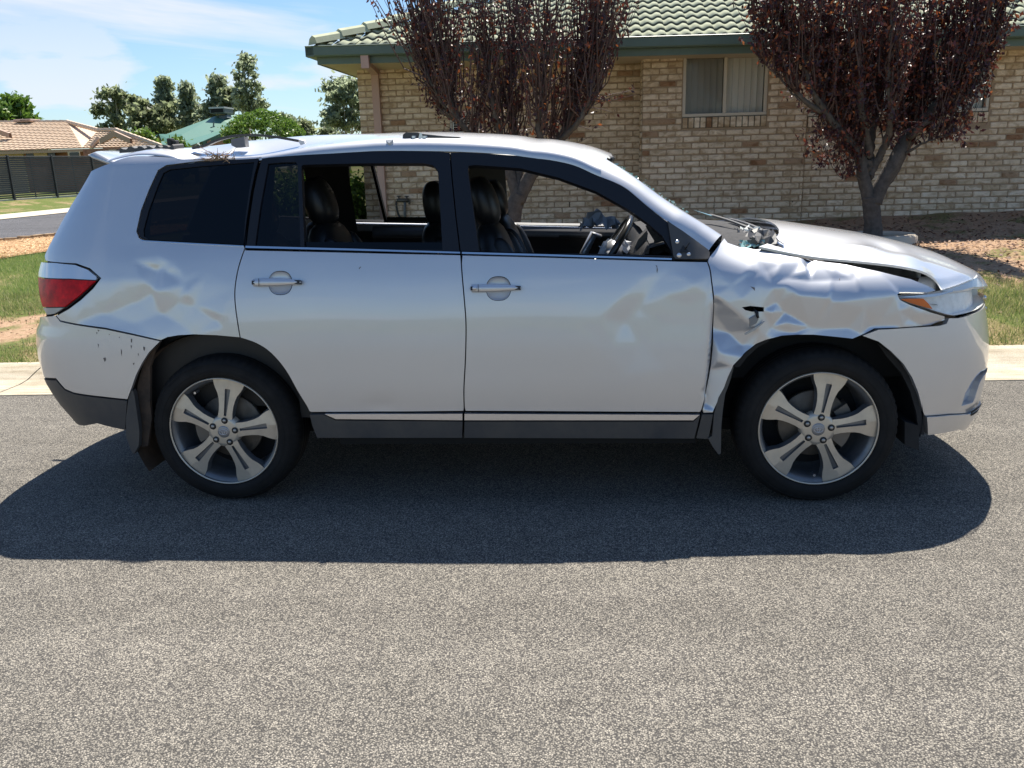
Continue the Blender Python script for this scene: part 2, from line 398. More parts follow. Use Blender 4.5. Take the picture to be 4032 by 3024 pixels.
def brickmat(name, island):
    m, nt, b = newmat(name); tc = N(nt, 'ShaderNodeTexCoord')
    if island: g = N(nt, 'ShaderNodeNewGeometry'); rnd = g.outputs['Random Per Island']; v = tc.outputs['Object']
    else:
        oi = N(nt, 'ShaderNodeObjectInfo'); rnd = oi.outputs['Random']
        va = N(nt, 'ShaderNodeVectorMath'); va.operation = 'ADD'; L(nt, tc.outputs['Object'], va.inputs[0]); L(nt, oi.outputs['Location'], va.inputs[1]); v = va.outputs[0]
    mp = N(nt, 'ShaderNodeMapping'); L(nt, v, mp.inputs[0]); mp.inputs['Scale'].default_value = (1, 1, 1.7)
    n1 = noise_(nt, mp.outputs[0], 8, 4, .55, .6); n2 = noise_(nt, v, 80, 4, .7)
    base = ramp(nt, rnd, [(0, (.72, .60, .455)), (.3, (.66, .54, .40)), (.6, (.78, .665, .525)), (.945, (.56, .44, .30)), (.955, (.36, .22, .13)), (.98, (.32, .18, .10)), (1, (.42, .30, .20))])
    smear = ramp(nt, n1, [(.36, (.70, .62, .53)), (.47, (.93, .90, .86)), (.60, (1.10, 1.10, 1.10))])
    c = mixc_(nt, 1.0, base, smear, 'MULTIPLY')
    g2 = ramp(nt, n2, [(.3, (.82, .8, .77)), (.6, (1.05, 1.05, 1.05))]); c = mixc_(nt, .7, c, g2, 'MULTIPLY')
    L(nt, c, b.inputs['Base Color']); b.inputs['Roughness'].default_value = .9; L(nt, bump_(nt, n2, .6, .006), b.inputs['Normal']); return m
m_brick = brickmat('brick_single', False); m_brick_i = brickmat('brick_joined', True)
m_mortar = simple('mortar', (.36, .265, .175), .95, noise=(30, .15), bump=(120, .6, .004))
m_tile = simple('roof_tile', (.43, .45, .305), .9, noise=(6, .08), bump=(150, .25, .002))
m_tiledge = simple('tile_shade_and_bed', (.10, .105, .085), .9)  # dark tone paints shade on tile lips; also backs roof and sill bricks
m_green = simple('green_gutter_paint', (.105, .155, .125), .45, noise=(3, .06))
m_soffit = simple('soffit_paint', (.52, .44, .32), .7)
m_pipe = simple('pink_pipe_paint', (.50, .33, .27), .5, noise=(3, .05))
m_alu = simple('cream_window_frame', (.58, .52, .43), .45)
m_blind = simple('blind_slat', (.74, .73, .66), .7)
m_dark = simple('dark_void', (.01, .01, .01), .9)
m_fence = simple('fence_black', (.018, .02, .023), .5, noise=(2, .15))
m_tanroof = simple('tan_roof_tile', (.60, .45, .32), .7, noise=(1.5, .10))
m_tantrim = simple('tan_trim', (.42, .28, .2), .6)
m_redbrick = simple('far_red_brick', (.30, .15, .10), .9, noise=(4, .25))
m_tanwall = simple('far_cream_wall', (.55, .42, .28), .9)
m_greenroof = simple('green_metal_roof', (.085, .20, .15), .45, noise=(.6, .05))
m_bark = simple('tree_bark', (.085, .072, .064), .9, noise=(18, .35), bump=(40, .6, .008))
m_gumbark = simple('gum_bark', (.42, .38, .33), .8, noise=(4, .25))
def leafmat(name, stops, rough=.5, trans=.25):
    m, nt, b = newmat(name); g = N(nt, 'ShaderNodeNewGeometry')
    c = ramp(nt, g.outputs['Random Per Island'], stops); L(nt, c, b.inputs['Base Color']); b.inputs['Roughness'].default_value = rough
    tr = N(nt, 'ShaderNodeBsdfTranslucent'); L(nt, c, tr.inputs[0]); ms = N(nt, 'ShaderNodeMixShader'); ms.inputs[0].default_value = trans
    L(nt, b.outputs[0], ms.inputs[1]); L(nt, tr.outputs[0], ms.inputs[2]); L(nt, ms.outputs[0], nt.nodes['Material Output'].inputs[0]); return m
m_plum = leafmat('purple_leaf', [(0, (.045, .018, .022)), (.5, (.065, .022, .024)), (.74, (.11, .028, .024)), (.92, (.26, .065, .032)), (1, (.45, .15, .05))], .42, .25)
m_gum = leafmat('gum_leaf', [(0, (.20, .24, .15)), (.5, (.30, .35, .22)), (1, (.44, .49, .34))], .5, .7)
m_gum2 = leafmat('dark_gum_leaf', [(0, (.15, .18, .10)), (.5, (.24, .28, .15)), (1, (.36, .39, .23))], .5, .7)
m_bright = leafmat('bright_green_leaf', [(0, (.07, .14, .02)), (.5, (.13, .23, .035)), (1, (.22, .33, .06))], .45, .35)
m_grass = leafmat('grass_blade', [(0, (.13, .19, .05)), (.35, (.22, .28, .08)), (.65, (.38, .38, .15)), (1, (.60, .50, .28))], .6, .35)
m_grassg = leafmat('lush_grass_blade', [(0, (.15, .24, .06)), (.5, (.26, .36, .09)), (.8, (.40, .44, .16)), (1, (.55, .50, .26))], .6, .35)
m_straw = leafmat('straw', [(0, (.40, .24, .12)), (.5, (.62, .42, .22)), (1, (.75, .56, .33))], .8, .1)
m_dead = leafmat('fallen_leaf', [(0, (.09, .04, .03)), (.6, (.20, .10, .06)), (1, (.40, .24, .13))], .7, .1)

# ================================================================ GROUND
def ykb(x): return 1.95+.026*(np.asarray(x, float)+2.58)
KW = .62
def hgt(x, y):
    x = np.asarray(x, float); y = np.asarray(y, float)
    k = np.interp(x, [-9, -4, 0, 5, 8, 14], [.024, .038, .058, .079, .09, .10])
    yy = np.clip(y-(ykb(x)+KW), 0, 6.9)
    h = .108+yy*k
    h = np.where(x < -6, np.minimum(h, .30), h)
    h = h+np.clip((-17.6-x)*.085, 0, .3)
    return h
def gpt(px, py, off=0):
    d = ray(px, py); t = .5
    P = CAM+d*t
    while t < 400:
        P = CAM+d*t
        if P[1] > float(ykb(P[0]))+KW and P[2] < float(hgt(P[0], P[1]))+off: break
        if P[2] < -.2: break
        t += .02 if t < 15 else .1
    return P
def vnoise(x, y, seed=0):
    g = np.random.default_rng(seed).random((257, 257)); tot = 0; amp = 1; s = 0
    for o in range(4):
        X = np.mod(x*(2**o)*.8+17*o, 256); Y = np.mod(y*(2**o)*.8+31*o, 256); i = X.astype(int); j = Y.astype(int); fx = X-i; fy = Y-j
        fx = fx*fx*(3-2*fx); fy = fy*fy*(3-2*fy)
        tot = tot+amp*((g[i, j]*(1-fx)+g[i+1, j]*fx)*(1-fy)+(g[i, j+1]*(1-fx)+g[i+1, j+1]*fx)*fy); s += amp; amp *= .55
    return tot/s
def turf(x, y):
    x = np.asarray(x, float); y = np.asarray(y, float); n = vnoise(x, y, 3)-.5; e = y-(ykb(x)+KW)
    right = np.interp(e, [0, .3, 1.5, 2.2, 2.7, 3.9, 4.5, 5.2, 6.5], [.9, 1, .95, .72, .22, .14, .5, .22, .12])
    left = np.interp(e, [0, .5, 1.0, 1.5, 2.2, 4.0, 5.0, 7], [.62, .45, .25, .5, .66, .8, 1.05, 1.05])
    far = np.where(y > 11, .8, 0)
    t = np.where(x > 1, right, np.where(x < -1.5, left, .5))
    t = np.where((y > 10.5) | (x < -8), .85, t)
    return np.clip(t+n*1.1, 0, 1)

# road, kerb
def sheet(name, X, Y, zf, mat, kind='structure', attr=None, smooth=True):
    XX, YY = np.meshgrid(X, Y); ZZ = zf(XX, YY)*np.ones_like(XX); V = np.stack([XX.ravel(), YY.ravel(), ZZ.ravel()], 1); nx = len(X)
    i, j = np.meshgrid(np.arange(nx-1), np.arange(len(Y)-1)); a = (j*nx+i).ravel(); Q = np.stack([a, a+1, a+nx+1, a+nx], 1)
    o = mkq(name, V, Q, mat, None, smooth); tag(o, kind=kind)
    if attr is not None:
        at = o.data.attributes.new('turf', 'FLOAT', 'POINT'); at.data.foreach_set('value', attr(V[:, 0], V[:, 1]).astype(np.float32))
    return o
road = mk('road', [(-300, -9.5, 0), (300, -9.5, 0), (300, ykb(300)+.05, 0), (-300, ykb(-300)+.05, 0)], [(0, 1, 2, 3)], m_road)
# (kerb line is straight, so the road's far edge runs just under the kerb's toe)
tag(road, kind='structure')
prof = [(0, -.02), (0, .006), (.10, .008), (.27, .014), (.36, .03), (.47, .075), (.54, .098), (.60, .108), (.63, .109), (.66, .02)]
V = []; Fq = []; xs = [-60]
joints = [-2.64, .1, 2.9, 7.4, 10.0]
segs = []; x = -60.0
cuts = [-60]+joints+[60]
mb = MB()
for a, b in zip(cuts[:-1], cuts[1:]):
    a2, b2 = (a+.006, b-.006)
    V = []; n = len(prof)
    for q in (a2, b2):
        sh = .06 if q in () else 0
        for (dy, z) in prof: V.append((q+dy*.12, float(ykb(q))+dy, z))
    mb.add(V, [(i, n+i, n+i+1, i+1) for i in range(n-1)]+[tuple(range(n)), tuple(range(2*n-1, n-1, -1))])
o = mb.build('kerb', m_kerb); tag(o, kind='structure')
# lawn and bare soil, one terrain sheet out to the horizon
X = np.concatenate([[-900, -400, -200, -100, -60, -45, -35, -28, -24], np.arange(-22, -9, .6), np.arange(-9, 12, .15), [13, 15, 18, 24, 35, 60, 120, 300, 900]])
T = np.concatenate([np.arange(0, 7, .12), np.arange(7.2, 14, .5), np.arange(14.5, 46, 2), [50, 60, 80, 120, 200, 400, 900]])
XX, TT = np.meshgrid(X, T); YY = np.where(np.abs(XX) < 60, ykb(XX), ykb(np.sign(XX)*60))+KW+TT
ZZ = hgt(XX, YY)+(vnoise(XX*2.5, YY*2.5, 5)-.5)*.05*np.clip(TT*3, 0, 1)
ZZ = np.where((np.abs(XX) > 60) | (TT > 46), np.minimum(ZZ, .25), ZZ)
Vg = np.stack([XX.ravel(), YY.ravel(), ZZ.ravel()], 1); nx = len(X); i, j = np.meshgrid(np.arange(nx-1), np.arange(len(T)-1)); a = (j*nx+i).ravel()
o = mkq('ground', Vg, np.stack([a, a+1, a+nx+1, a+nx], 1), m_soil, None, True); tag(o, kind='structure')
at = o.data.attributes.new('turf', 'FLOAT', 'POINT'); at.data.foreach_set('value', turf(Vg[:, 0], Vg[:, 1]).astype(np.float32))
# the verge on the photographer's side of the road
sheet('verge', np.array([-900, -100, -30, 30, 100, 900]), np.array([-900, -100, -30, -9.4]), lambda x, y: .05+0*x, m_soil, attr=lambda x, y: .75+0*x)

def flat_poly(name, pts, off, mat, grid=.6):
    V2, T2, _ = fill(np.array(pts, float), grid=grid); P = np.column_stack([V2, hgt(V2[:, 0], V2[:, 1])+off])
    o = mk(name, P, T2, mat, smooth=True); tag(o, kind='structure'); return o
flat_poly('side_street', [(-9.8, 12.3), (-9.27, 13.4), (-8.7, 15.5), (-8.3, 20), (-8.2, 44), (-15.3, 44), (-15.3, 22), (-15.5, 17), (-17, 13), (-21, 10.6), (-40, 10), (-40, 7.5), (-20, 7.8), (-14, 8.8), (-11.2, 10.6)], .045, m_street)
flat_poly('footpath', [(-15.32, 43), (-15.32, 22), (-15.52, 17.0), (-17.02, 13.2), (-19.2, 15), (-17.5, 19), (-17.45, 23), (-17.4, 43)], .06, m_path)
flat_poly('driveway', [(-17.5, 18.6), (-17.47, 22.9), (-19.2, 25.6), (-21, 26), (-23.5, 22), (-19.3, 15.2)], .055, m_pink)
flat_poly('mulch_bed', [(-7.6, 7.6), (-7.33, 8.8), (-7.14, 9.7), (-6.9, 12), (-6.6, 16), (-8.68, 15.4), (-9.25, 13.4), (-9.78, 12.3), (-11.1, 10.5), (-9.6, 8)], .035, m_mulch, .3)
ed = empty('edging_border', (-9.6, 12.8, .3), 'row of brown brick edging between the mulch bed and the side street', 'edging')
path = catspline([(-13, 9.35), (-11.2, 10.55), (-9.8, 12.3), (-9.27, 13.4), (-8.72, 15.5), (-8.4, 18)], 30)
dd = np.concatenate([[0], np.cumsum(np.linalg.norm(np.diff(path, axis=0), axis=1))]); em = None; s = .1; k = 0
while s < dd[-1]-.3:
    p = np.array([np.interp(s, dd, path[:, 0]), np.interp(s, dd, path[:, 1])]); p2 = np.array([np.interp(s+.1, dd, path[:, 0]), np.interp(s+.1, dd, path[:, 1])]); ang = math.atan2(*(p2-p)[::-1])
    if em is None: em = MB().bbox((-.115, -.055, -.05), (.115, .055, .075), .01, T=lambda v: np.array(v)+ORG[ed.name]).build('brick', m_edge, ed, origin=ORG[ed.name]); b = em
    else: b = em.copy(); COL.objects.link(b)
    b.name = 'brick'; b.parent = ed; z = float(hgt(p[0], p[1]))+.04+rng.normal(0, .012)
    b.location = Vector((p[0], p[1], z))-ed.location; b.rotation_euler = (rng.normal(0, .05), rng.normal(0, .06), ang+rng.normal(0, .05)); s += .265; k += 1

# blades
def blades(name, P, H, Wd, mat, lean=.5, label=None):
    n = len(P); th = rng.random(n)*2*math.pi; d = np.stack([np.cos(th), np.sin(th), np.zeros(n)], 1); th2 = rng.random(n)*2*math.pi
    ln = np.stack([np.cos(th2), np.sin(th2), np.zeros(n)], 1)*(rng.random(n)*lean*H)[:, None]
    V = np.empty((n, 3, 3)); V[:, 0] = P-d*Wd[:, None]/2; V[:, 1] = P+d*Wd[:, None]/2; V[:, 2] = P+ln+np.array([0, 0, 1.])*H[:, None]
    o = mkq(name, V.reshape(-1, 3), np.arange(n*3).reshape(-1, 3), mat); tag(o, label, 'grass', kind='stuff'); return o
def scatter(x0, x1, y0, y1, n):
    x = rng.uniform(x0, x1, n); y = rng.uniform(y0, y1, n); k = y > ykb(x)+KW+.005; return x[k], y[k]
def grass_area(name, x0, x1, y0, y1, n, mat, hh, thr, label, pw=1.6):
    x, y = scatter(x0, x1, y0, y1, n); t = turf(x, y)+.25*(vnoise(x*6, y*6, 9)-.5); k = (rng.random(len(x)) < np.clip((t-thr)*pw, 0, 1)); x, y, t = x[k], y[k], t[k]
    H = hh*(.45+rng.random(len(x))*.9)*(.6+.6*t); W = rng.uniform(.004, .009, len(x))
    return blades(name, np.column_stack([x, y, hgt(x, y)-.004]), H, W, mat, .9, label)
grass_area('grass', -1.5, 10.2, 2.7, 6.2, 230000, m_grass, .05, .42, 'patchy green grass on the verge in front of the brick house')
grass_area('grass', 4.0, 11.5, 6.0, 8.9, 30000, m_grass, .075, .5, 'sparse tufts of grass in the bare soil along the brick wall', 1.2)
grass_area('grass', -7.6, -1.5, 2.55, 5.6, 110000, m_grass, .05, .42, 'dry and green grass on the verge behind the car tail')
grass_area('grass', -8.2, -2.6, 5.4, 9.6, 90000, m_grassg, .05, .5, 'lush green lawn strip beside the mulch bed')
x = rng.uniform(-10, -6.7, 16000); y = rng.uniform(8.2, 15.5, 16000)
from_edge = np.interp(y, [8, 10.6, 12.3, 13.4, 15.5], [-9.6, -11, -9.7, -9.15, -8.6]); from_lawn = np.interp(y, [7.6, 8.8, 9.7, 12, 16], [-7.6, -7.33, -7.14, -6.9, -6.6])
k = (x > from_edge) & (x < from_lawn); x, y = x[k], y[k]; n = len(x); th = rng.random(n)*6.28; l = rng.uniform(.04, .12, n)
V = np.empty((n, 4, 3)); c = np.column_stack([x, y, hgt(x, y)+.04+rng.random(n)*.03]); d = np.column_stack([np.cos(th), np.sin(th), rng.normal(0, .2, n)])*l[:, None]/2; e = np.column_stack([-np.sin(th), np.cos(th), np.zeros(n)])*.006
V[:, 0] = c-d-e; V[:, 1] = c+d-e; V[:, 2] = c+d+e; V[:, 3] = c-d+e
tag(mkq('mulch', V.reshape(-1, 3), np.arange(n*4).reshape(-1, 4), m_straw), 'pale straw mulch strewn over the bed by the side street', 'mulch', kind='stuff')
# leaf litter under the two trees
n = 5200; x = np.concatenate([rng.normal(5.4, 1.6, n//2), rng.uniform(3, 10, n//2)]); y = np.concatenate([rng.normal(7.1, 1.0, n//2), rng.uniform(4.6, 9, n//2)]); k = (y < 8.9) & (y > 3); x, y = x[k], y[k]; n = len(x)
th = rng.random(n)*6.28; l = rng.uniform(.012, .03, n); c = np.column_stack([x, y, hgt(x, y)+.012]); d = np.column_stack([np.cos(th), np.sin(th), rng.normal(0, .3, n)])*l[:, None]; e = np.column_stack([-np.sin(th), np.cos(th), rng.normal(0, .3, n)])*l[:, None]*.6
V = np.stack([c-d, c-e, c+d, c+e], 1).reshape(-1, 3); tag(mkq('fallen_leaves', V, np.arange(n*4).reshape(-1, 4), m_dead), 'dead purple leaves scattered on the soil under the right tree', 'leaves', kind='stuff')
# grit and small stones on the bare patches
n = 2600; x = np.concatenate([rng.uniform(3, 10, n//2), rng.uniform(-6, -1.6, n//2)]); y = np.concatenate([rng.uniform(5, 8.8, n//2), rng.uniform(2.65, 5, n//2)]); mb_v = []; mb_f = []
base = np.array([(1, 0, 0), (-.5, .8, 0), (-.5, -.8, 0), (0, 0, .8), (0, 0, -.4)]); tri = np.array([(0, 1, 3), (1, 2, 3), (2, 0, 3), (1, 0, 4), (2, 1, 4), (0, 2, 4)])
s_ = rng.uniform(.004, .014, n); V = base[None]*s_[:, None, None]*rng.uniform(.6, 1.2, (n, 5, 1))+np.column_stack([x, y, hgt(x, y)+.006])[:, None]
tag(mkq('gravel', V.reshape(-1, 3), (tri[None]+np.arange(n)[:, None, None]*5).reshape(-1, 3), m_soil), 'small clods and stones on the bare soil', 'gravel', kind='stuff')

n = 700; x = rng.uniform(-4.5, 6.5, n); y = ykb(x)-np.abs(rng.normal(0, .16, n))-.01; x[:160] = rng.uniform(-2.5, 5, 160); y[:160] = rng.uniform(-3, 1.6, 160); s_ = rng.uniform(.002, .0055, n)
V = base[None]*s_[:, None, None]*rng.uniform(.6, 1.2, (n, 5, 1))+np.column_stack([x, y, np.full(n, .002)])[:, None]
tag(mkq('gravel', V.reshape(-1, 3), (tri[None]+np.arange(n)[:, None, None]*5).reshape(-1, 3), m_path), 'loose grit lying on the road and along the gutter', 'gravel', kind='stuff')

# ================================================================ BRICK HOUSE
HO = np.array([6.8893, 9.1003, .7904]); HY, HA, HB = -.0134, -.0044, -.0004
def rotm():
    c, s = math.cos, math.sin
    Rz = np.array([[c(HY), -s(HY), 0], [s(HY), c(HY), 0], [0, 0, 1]]); Ry = np.array([[c(HA), 0, -s(HA)], [0, 1, 0], [s(HA), 0, c(HA)]]); return Rz@Ry
HR = rotm()
def hp(u, d, w): return HO+HR@np.array([u, d, w])
def hinv(P): return HR.T@(np.asarray(P)-HO)
def h_at(px, py, d):
    """the point of the wall plane at depth d (house coordinates) seen at a pixel"""
    r = HR.T@ray(px, py); c = hinv(CAM); return c+r*(d-c[1])/r[1]
house = empty('brick_house', (3, 9.6, .4), 'single storey pale brick house with green tiled roof behind the silver car', 'house')
T3 = lambda v: hp(*v)
UL, UB0, UB1, UR = -8.556, -4.2516, -1.927, 4.6
DL, DB, DC = .4391, -.05, 0.0
W_TOP = 2.27
win1 = [h_at(2400+632/2.2125, 150+690/2.2125, DB), h_at(2400+1395/2.2125, 150+112/2.2125, DB)]
w1 = (win1[0][0], win1[0][2], h_at(2400+1374/2.2125, 150+560/2.2125, DB)[0], W_TOP-.06)     # u0,w0,u1,w1
w2a = h_at(3181, 440, DC); w2b = h_at(3893, 437, DC); w2 = (w2a[0], w2b[2], w2b[0], W_TOP-.06)
lv0 = h_at(1786, 775, DL); lv1 = h_at(1892, 560, DL); lv = (lv0[0], lv0[2], lv1[0], lv0[2]+1.25)
bricks = []
def rows(u0, u1, wtop, nb, d, phase, holes):
    """bricks of one wall: list of (u, w, length, depth)"""
    r = -nb
    while r*.086 < wtop-.03:
        w = r*.086; u = u0 if (r+phase) % 2 == 0 else u0-.12
        while u < u1-.02:
            a, b = max(u, u0), min(u+.23, u1)
            segs = [(a, b)]
            for (hu0, hw0, hu1, hw1) in holes:
                if w+.076 > hw0+.004 and w < hw1-.004:
                    ns = []
                    for a_, b_ in segs:
                        if b_ <= hu0 or a_ >= hu1: ns.append((a_, b_))
                        else:
                            if a_ < hu0-.03: ns.append((a_, hu0-.008))
                            if b_ > hu1+.03: ns.append((hu1+.008, b_))
                    segs = ns
            for a_, b_ in segs:
                if b_-a_ > .03: bricks.append((a_, w, b_-a_, d, min(.076, wtop-w-.004)))
            u += .24
        r += 1
sill = .155
h1 = (w1[0], w1[1]-sill, w1[2], w1[3]); h2 = (w2[0], w2[1]-sill, w2[2], w2[3])
def wallmesh(name, u0, u1, d, wb, wt, holes, thick=.22):
    o = [(u0, wb), (u1, wb), (u1, wt), (u0, wt)]; hs = [[(a, b), (c, b), (c, e), (a, e)] for a, b, c, e in holes]
    V2, T2, loops = fill(np.array(o), [np.array(h) for h in hs], grid=.6)
    V = [hp(x, d, y) for x, y in V2]; Fc = [tuple(t) for t in T2]; n = len(V)
    for l in loops:
        b = len(V)
        V += [hp(V2[i][0], d+thick, V2[i][1]) for i in l]
        Fc += [(l[i], l[(i+1) % len(l)], b+(i+1) % len(l), b+i) for i in range(len(l))]
    o = mk(name, V, Fc, m_mortar, house); return o
wall_L = wallmesh('wall', UL, UB0+.02, DL, -1, W_TOP, [(lv[0], lv[1], lv[2], lv[3])]); nL0 = len(bricks); rows(UL, UB0, W_TOP, 6, DL, 1, [lv]); nL = len(bricks)
# row phase of the left wall is shifted up by .035 m; applied when placed
wall_B = wallmesh('wall', UB0, UB1, DB, -1, W_TOP, [h1], .56); rows(UB0, UB1, W_TOP, 6, DB, 0, [h1]); nB = len(bricks)
wall_C = wallmesh('wall', UB1+.01, UR, DC, -1, W_TOP, [h2]); rows(UB1+.01, UR, W_TOP, 4, DC, 1, [h2]); nC = len(bricks)
wall_S = mk('wall', [hp(UL+.004, DL+.02, -1), hp(UL+.004, DL+9, -1), hp(UL+.004, DL+9, W_TOP), hp(UL+.004, DL+.02, W_TOP)], [(0, 1, 2, 3)], m_mortar, house)
# brick meshes
def brick_geo(l, seed, hgt_=.076):
    rs = np.random.default_rng(seed); mb = MB().bbox((.003, -.011, .003), (l-.003, .05, hgt_-.004), .0095)
    return [tuple(np.array(v)+rs.normal(0, .0022, 3)) for v in mb.V], mb.F
variants = []
for i in range(8):
    Vb, Fb = brick_geo(.23, 50+i); me = bpy.data.meshes.new('brick'); me.from_pydata(Vb, [], Fb); me.materials.append(m_brick); variants.append(me)
HM = Matrix(HR.tolist()).to_4x4()
# which bricks show largest: in frame, clear of the car
cand = []
roofline = [(-100, 600), (1400, 535), (1996, 535), (2249, 573), (2382, 627), (2560, 760), (2740, 850), (2900, 880), (3110, 890), (3490, 945), (4100, 1200)]
for i, (u, w, l, d, hh) in enumerate(bricks):
    P = hp(u+l/2, d, w+.04+(.035 if i < nL else 0)); px, py = proj(P)
    if 0 < px < 4032 and py > 60 and py < np.interp(px, [a for a, b in roofline], [b for a, b in roofline]) and l > .2:
        hid = 0
        if 1600 < px < 2380 and py < 560: hid = 1           # behind the left tree's crown
        if 3050 < px < 3900 and py < 560: hid = 1
        cand.append((hid, np.linalg.norm(P-CAM), i))
cand.sort(); solo = set(i for _, _, i in cand[:298])
joined = {0: MB(), 1: MB(), 2: MB()}
for i, (u, w, l, d, hh) in enumerate(bricks):
    wi = 0 if i < nL else 1 if i < nB else 2; par = (wall_L, wall_B, wall_C)[wi]; ww = w+(.035 if wi == 0 else 0)
    jit = rng.normal(0, .0015, 2)
    if i in solo:
        o = bpy.data.objects.new('brick', variants[i % 8]); COL.objects.link(o); o.parent = par
        P = hp(u, d+jit[0], ww); o.location = Vector(P-ORG[par.name]); o.rotation_euler = HM.to_euler(); o.scale = (l/.23, 1, hh/.076)
    else:
        Vb, Fb = brick_geo(l, i, hh); joined[wi].add([hp(u+v[0], d+jit[0]+v[1], ww+v[2]) for v in Vb], Fb)
for wi, par in ((0, wall_L), (1, wall_B), (2, wall_C)):
    o = joined[wi].build('brickwork', m_brick_i, par); tag(o, kind='stuff')
# the bay's side return, left end of the wall toothing
mb = MB()
for r in range(-6, 27):
    for k, (a, b) in enumerate(((.07, .3), (.31, .47)) if r % 2 else ((0.06, .18), (.19, .42))):
        Vb, Fb = brick_geo(b-a, 900+r*3+k); mb.add([hp(UB0-v[1]*.3-.001, DB+a+v[0], r*.086+v[2]) for v in Vb], Fb)
    for k in range(30):
        Vb, Fb = brick_geo(.23, 400+k % 9); mb.add([hp(UL+v[1]*.3+.001, DL+.06+(.12 if r % 2 else 0)+k*.24+v[0], r*.086+.035+v[2]) for v in Vb], Fb)
tag(mb.build('brickwork', m_brick_i, wall_S), kind='stuff')
# weep holes
mb = MB()
for (u, d) in ((0.0, DC), (.96, DC), (1.92, DC), (-1.915, DC)):
    mb.box((u-.012, d-.0085, .004), (u-.002, d+.01, .078), T=T3)
for p in ((2812, 790), (3121, 785)):
    q = h_at(*p, DB); mb.box((q[0]-.005, DB-.0085, .004), (q[0]+.005, DB+.01, .078), T=T3)
q = h_at(1750+990/2.011, 550+512/2.011, DL); mb.box((q[0]-.005, DL-.0085, q[2]-.04), (q[0]+.005, DL+.01, q[2]+.036), T=T3)
mb.build('weep_hole', m_dark, house)
# windows
def window(name, w, d, npane, fr=.045, blinds=True):
    u0, w0, u1, w1_ = w; f = MB(); y0, y1 = d+.01, d+.075
    f.bbox((u0, y0, w0), (u1, y1, w0+fr), .005, T=T3).bbox((u0, y0, w1_-fr), (u1, y1, w1_), .005, T=T3)
    f.bbox((u0, y0+.001, w0+fr), (u0+fr, y1, w1_-fr), .005, T=T3).bbox((u1-fr, y0+.001, w0+fr), (u1, y1, w1_-fr), .005, T=T3)
    pw = (u1-u0-2*fr)/npane
    for k in range(1, npane): f.bbox((u0+fr+pw*k-.022, y0+.002, w0+fr), (u0+fr+pw*k+.022, y1, w1_-fr), .004, T=T3)
    win = f.build('window', m_alu, house)
    for k in range(npane):
        a, b = u0+fr+pw*k+(.024 if k else .002), u0+fr+pw*(k+1)-(.024 if k < npane-1 else .002)
        MB().box((a, d+.045, w0+fr), (b, d+.05, w1_-fr), T=T3).build('pane', m_winglass if k else m_winglass_dark, win)
        if blinds:
            n = int((b-a)/.085); off = 0.0
            for q in range(n):
                ua = a+(b-a)*q/n; ub = a+(b-a)*(q+1)/n; V = []; m = 5
                for t in range(m+1):
                    s_ = t/m; V += [hp(ua+(ub-ua)*s_*1.04, d+.10+.035*s_+.012*math.sin(s_*math.pi), w0+.05), hp(ua+(ub-ua)*s_*1.04, d+.10+.035*s_+.012*math.sin(s_*math.pi), w1_-.03)]
                mk('blind_slat', V, [(2*t, 2*t+2, 2*t+3, 2*t+1) for t in range(m)], m_blind, win, True)
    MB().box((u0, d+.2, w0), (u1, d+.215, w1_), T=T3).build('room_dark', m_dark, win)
    MB().box((u0-.005, d+.004, w0-.154), (u1+.005, d+.20, w0-.004), T=T3).build('sill_bed', m_tiledge, house)
    n = 14 if npane == 2 else 34; sl_ = (u1-u0)/n
    for k in range(n):
        MB().bbox((u0+sl_*k+.007, d-.022, w0-.150), (u0+sl_*(k+1)-.007, d+.05, w0-.010), .006, T=T3).build('sill_brick', m_brick, house)
    return win
def wg(name, tint, refl):
    m, nt, b = newmat(name); b.inputs['Base Color'].default_value = (.02, .022, .022, 1); b.inputs['Roughness'].default_value = .03
    t = N(nt, 'ShaderNodeBsdfTransparent'); t.inputs[0].default_value = (tint, tint, tint, 1); ms = N(nt, 'ShaderNodeMixShader')
    lw = N(nt, 'ShaderNodeFresnel'); lw.inputs[0].default_value = 1.5
    g = N(nt, 'ShaderNodeBsdfGlossy'); g.inputs[1].default_value = .01
    f = math_(nt, 'MULTIPLY', lw.outputs[0], refl, clamp=True); L(nt, f, ms.inputs[0]); L(nt, t.outputs[0], ms.inputs[1]); L(nt, g.outputs[0], ms.inputs[2]); L(nt, ms.outputs[0], nt.nodes['Material Output'].inputs[0]); return m
m_winglass = wg('window_glass', .97, .25); m_winglass_dark = wg('screened_glass', .78, .2)
window('window', w1, DB, 2); window('window', w2, DC, 3)
# louvred vent unit on the left wall
u0, w0, u1, w1_ = lv; f = MB()
f.bbox((u0, DL-.06, w0), (u1, DL+.02, w0+.04), .006, T=T3).bbox((u0, DL-.06, w1_-.04), (u1, DL+.02, w1_), .006, T=T3).bbox((u0, DL-.059, w0+.04), (u0+.04, DL+.02, w1_-.04), .006, T=T3).bbox((u1-.04, DL-.059, w0+.04), (u1, DL+.02, w1_-.04), .006, T=T3)
f.box((u0+.04, DL+.03, w0+.04), (u1-.04, DL+.04, w1_-.04), m=1, T=T3)
lvo = f.build('louvred_screen', [simple('screen_frame_paint', (.45, .42, .37), .5), m_dark], house)
z = w0+.05; lm = simple('louvre_metal', (.42, .40, .36), .5)
while z < w1_-.05:
    V, Fc = MB().box((u0+.04, DL-.045, z), (u1-.04, DL-.02, z+.012), T=T3).V, [(0,3,2,1),(4,5,6,7),(0,1,5,4),(1,2,6,5),(2,3,7,6),(3,0,4,7)]
    mk('louvre', V, Fc, lm, lvo); z += .034
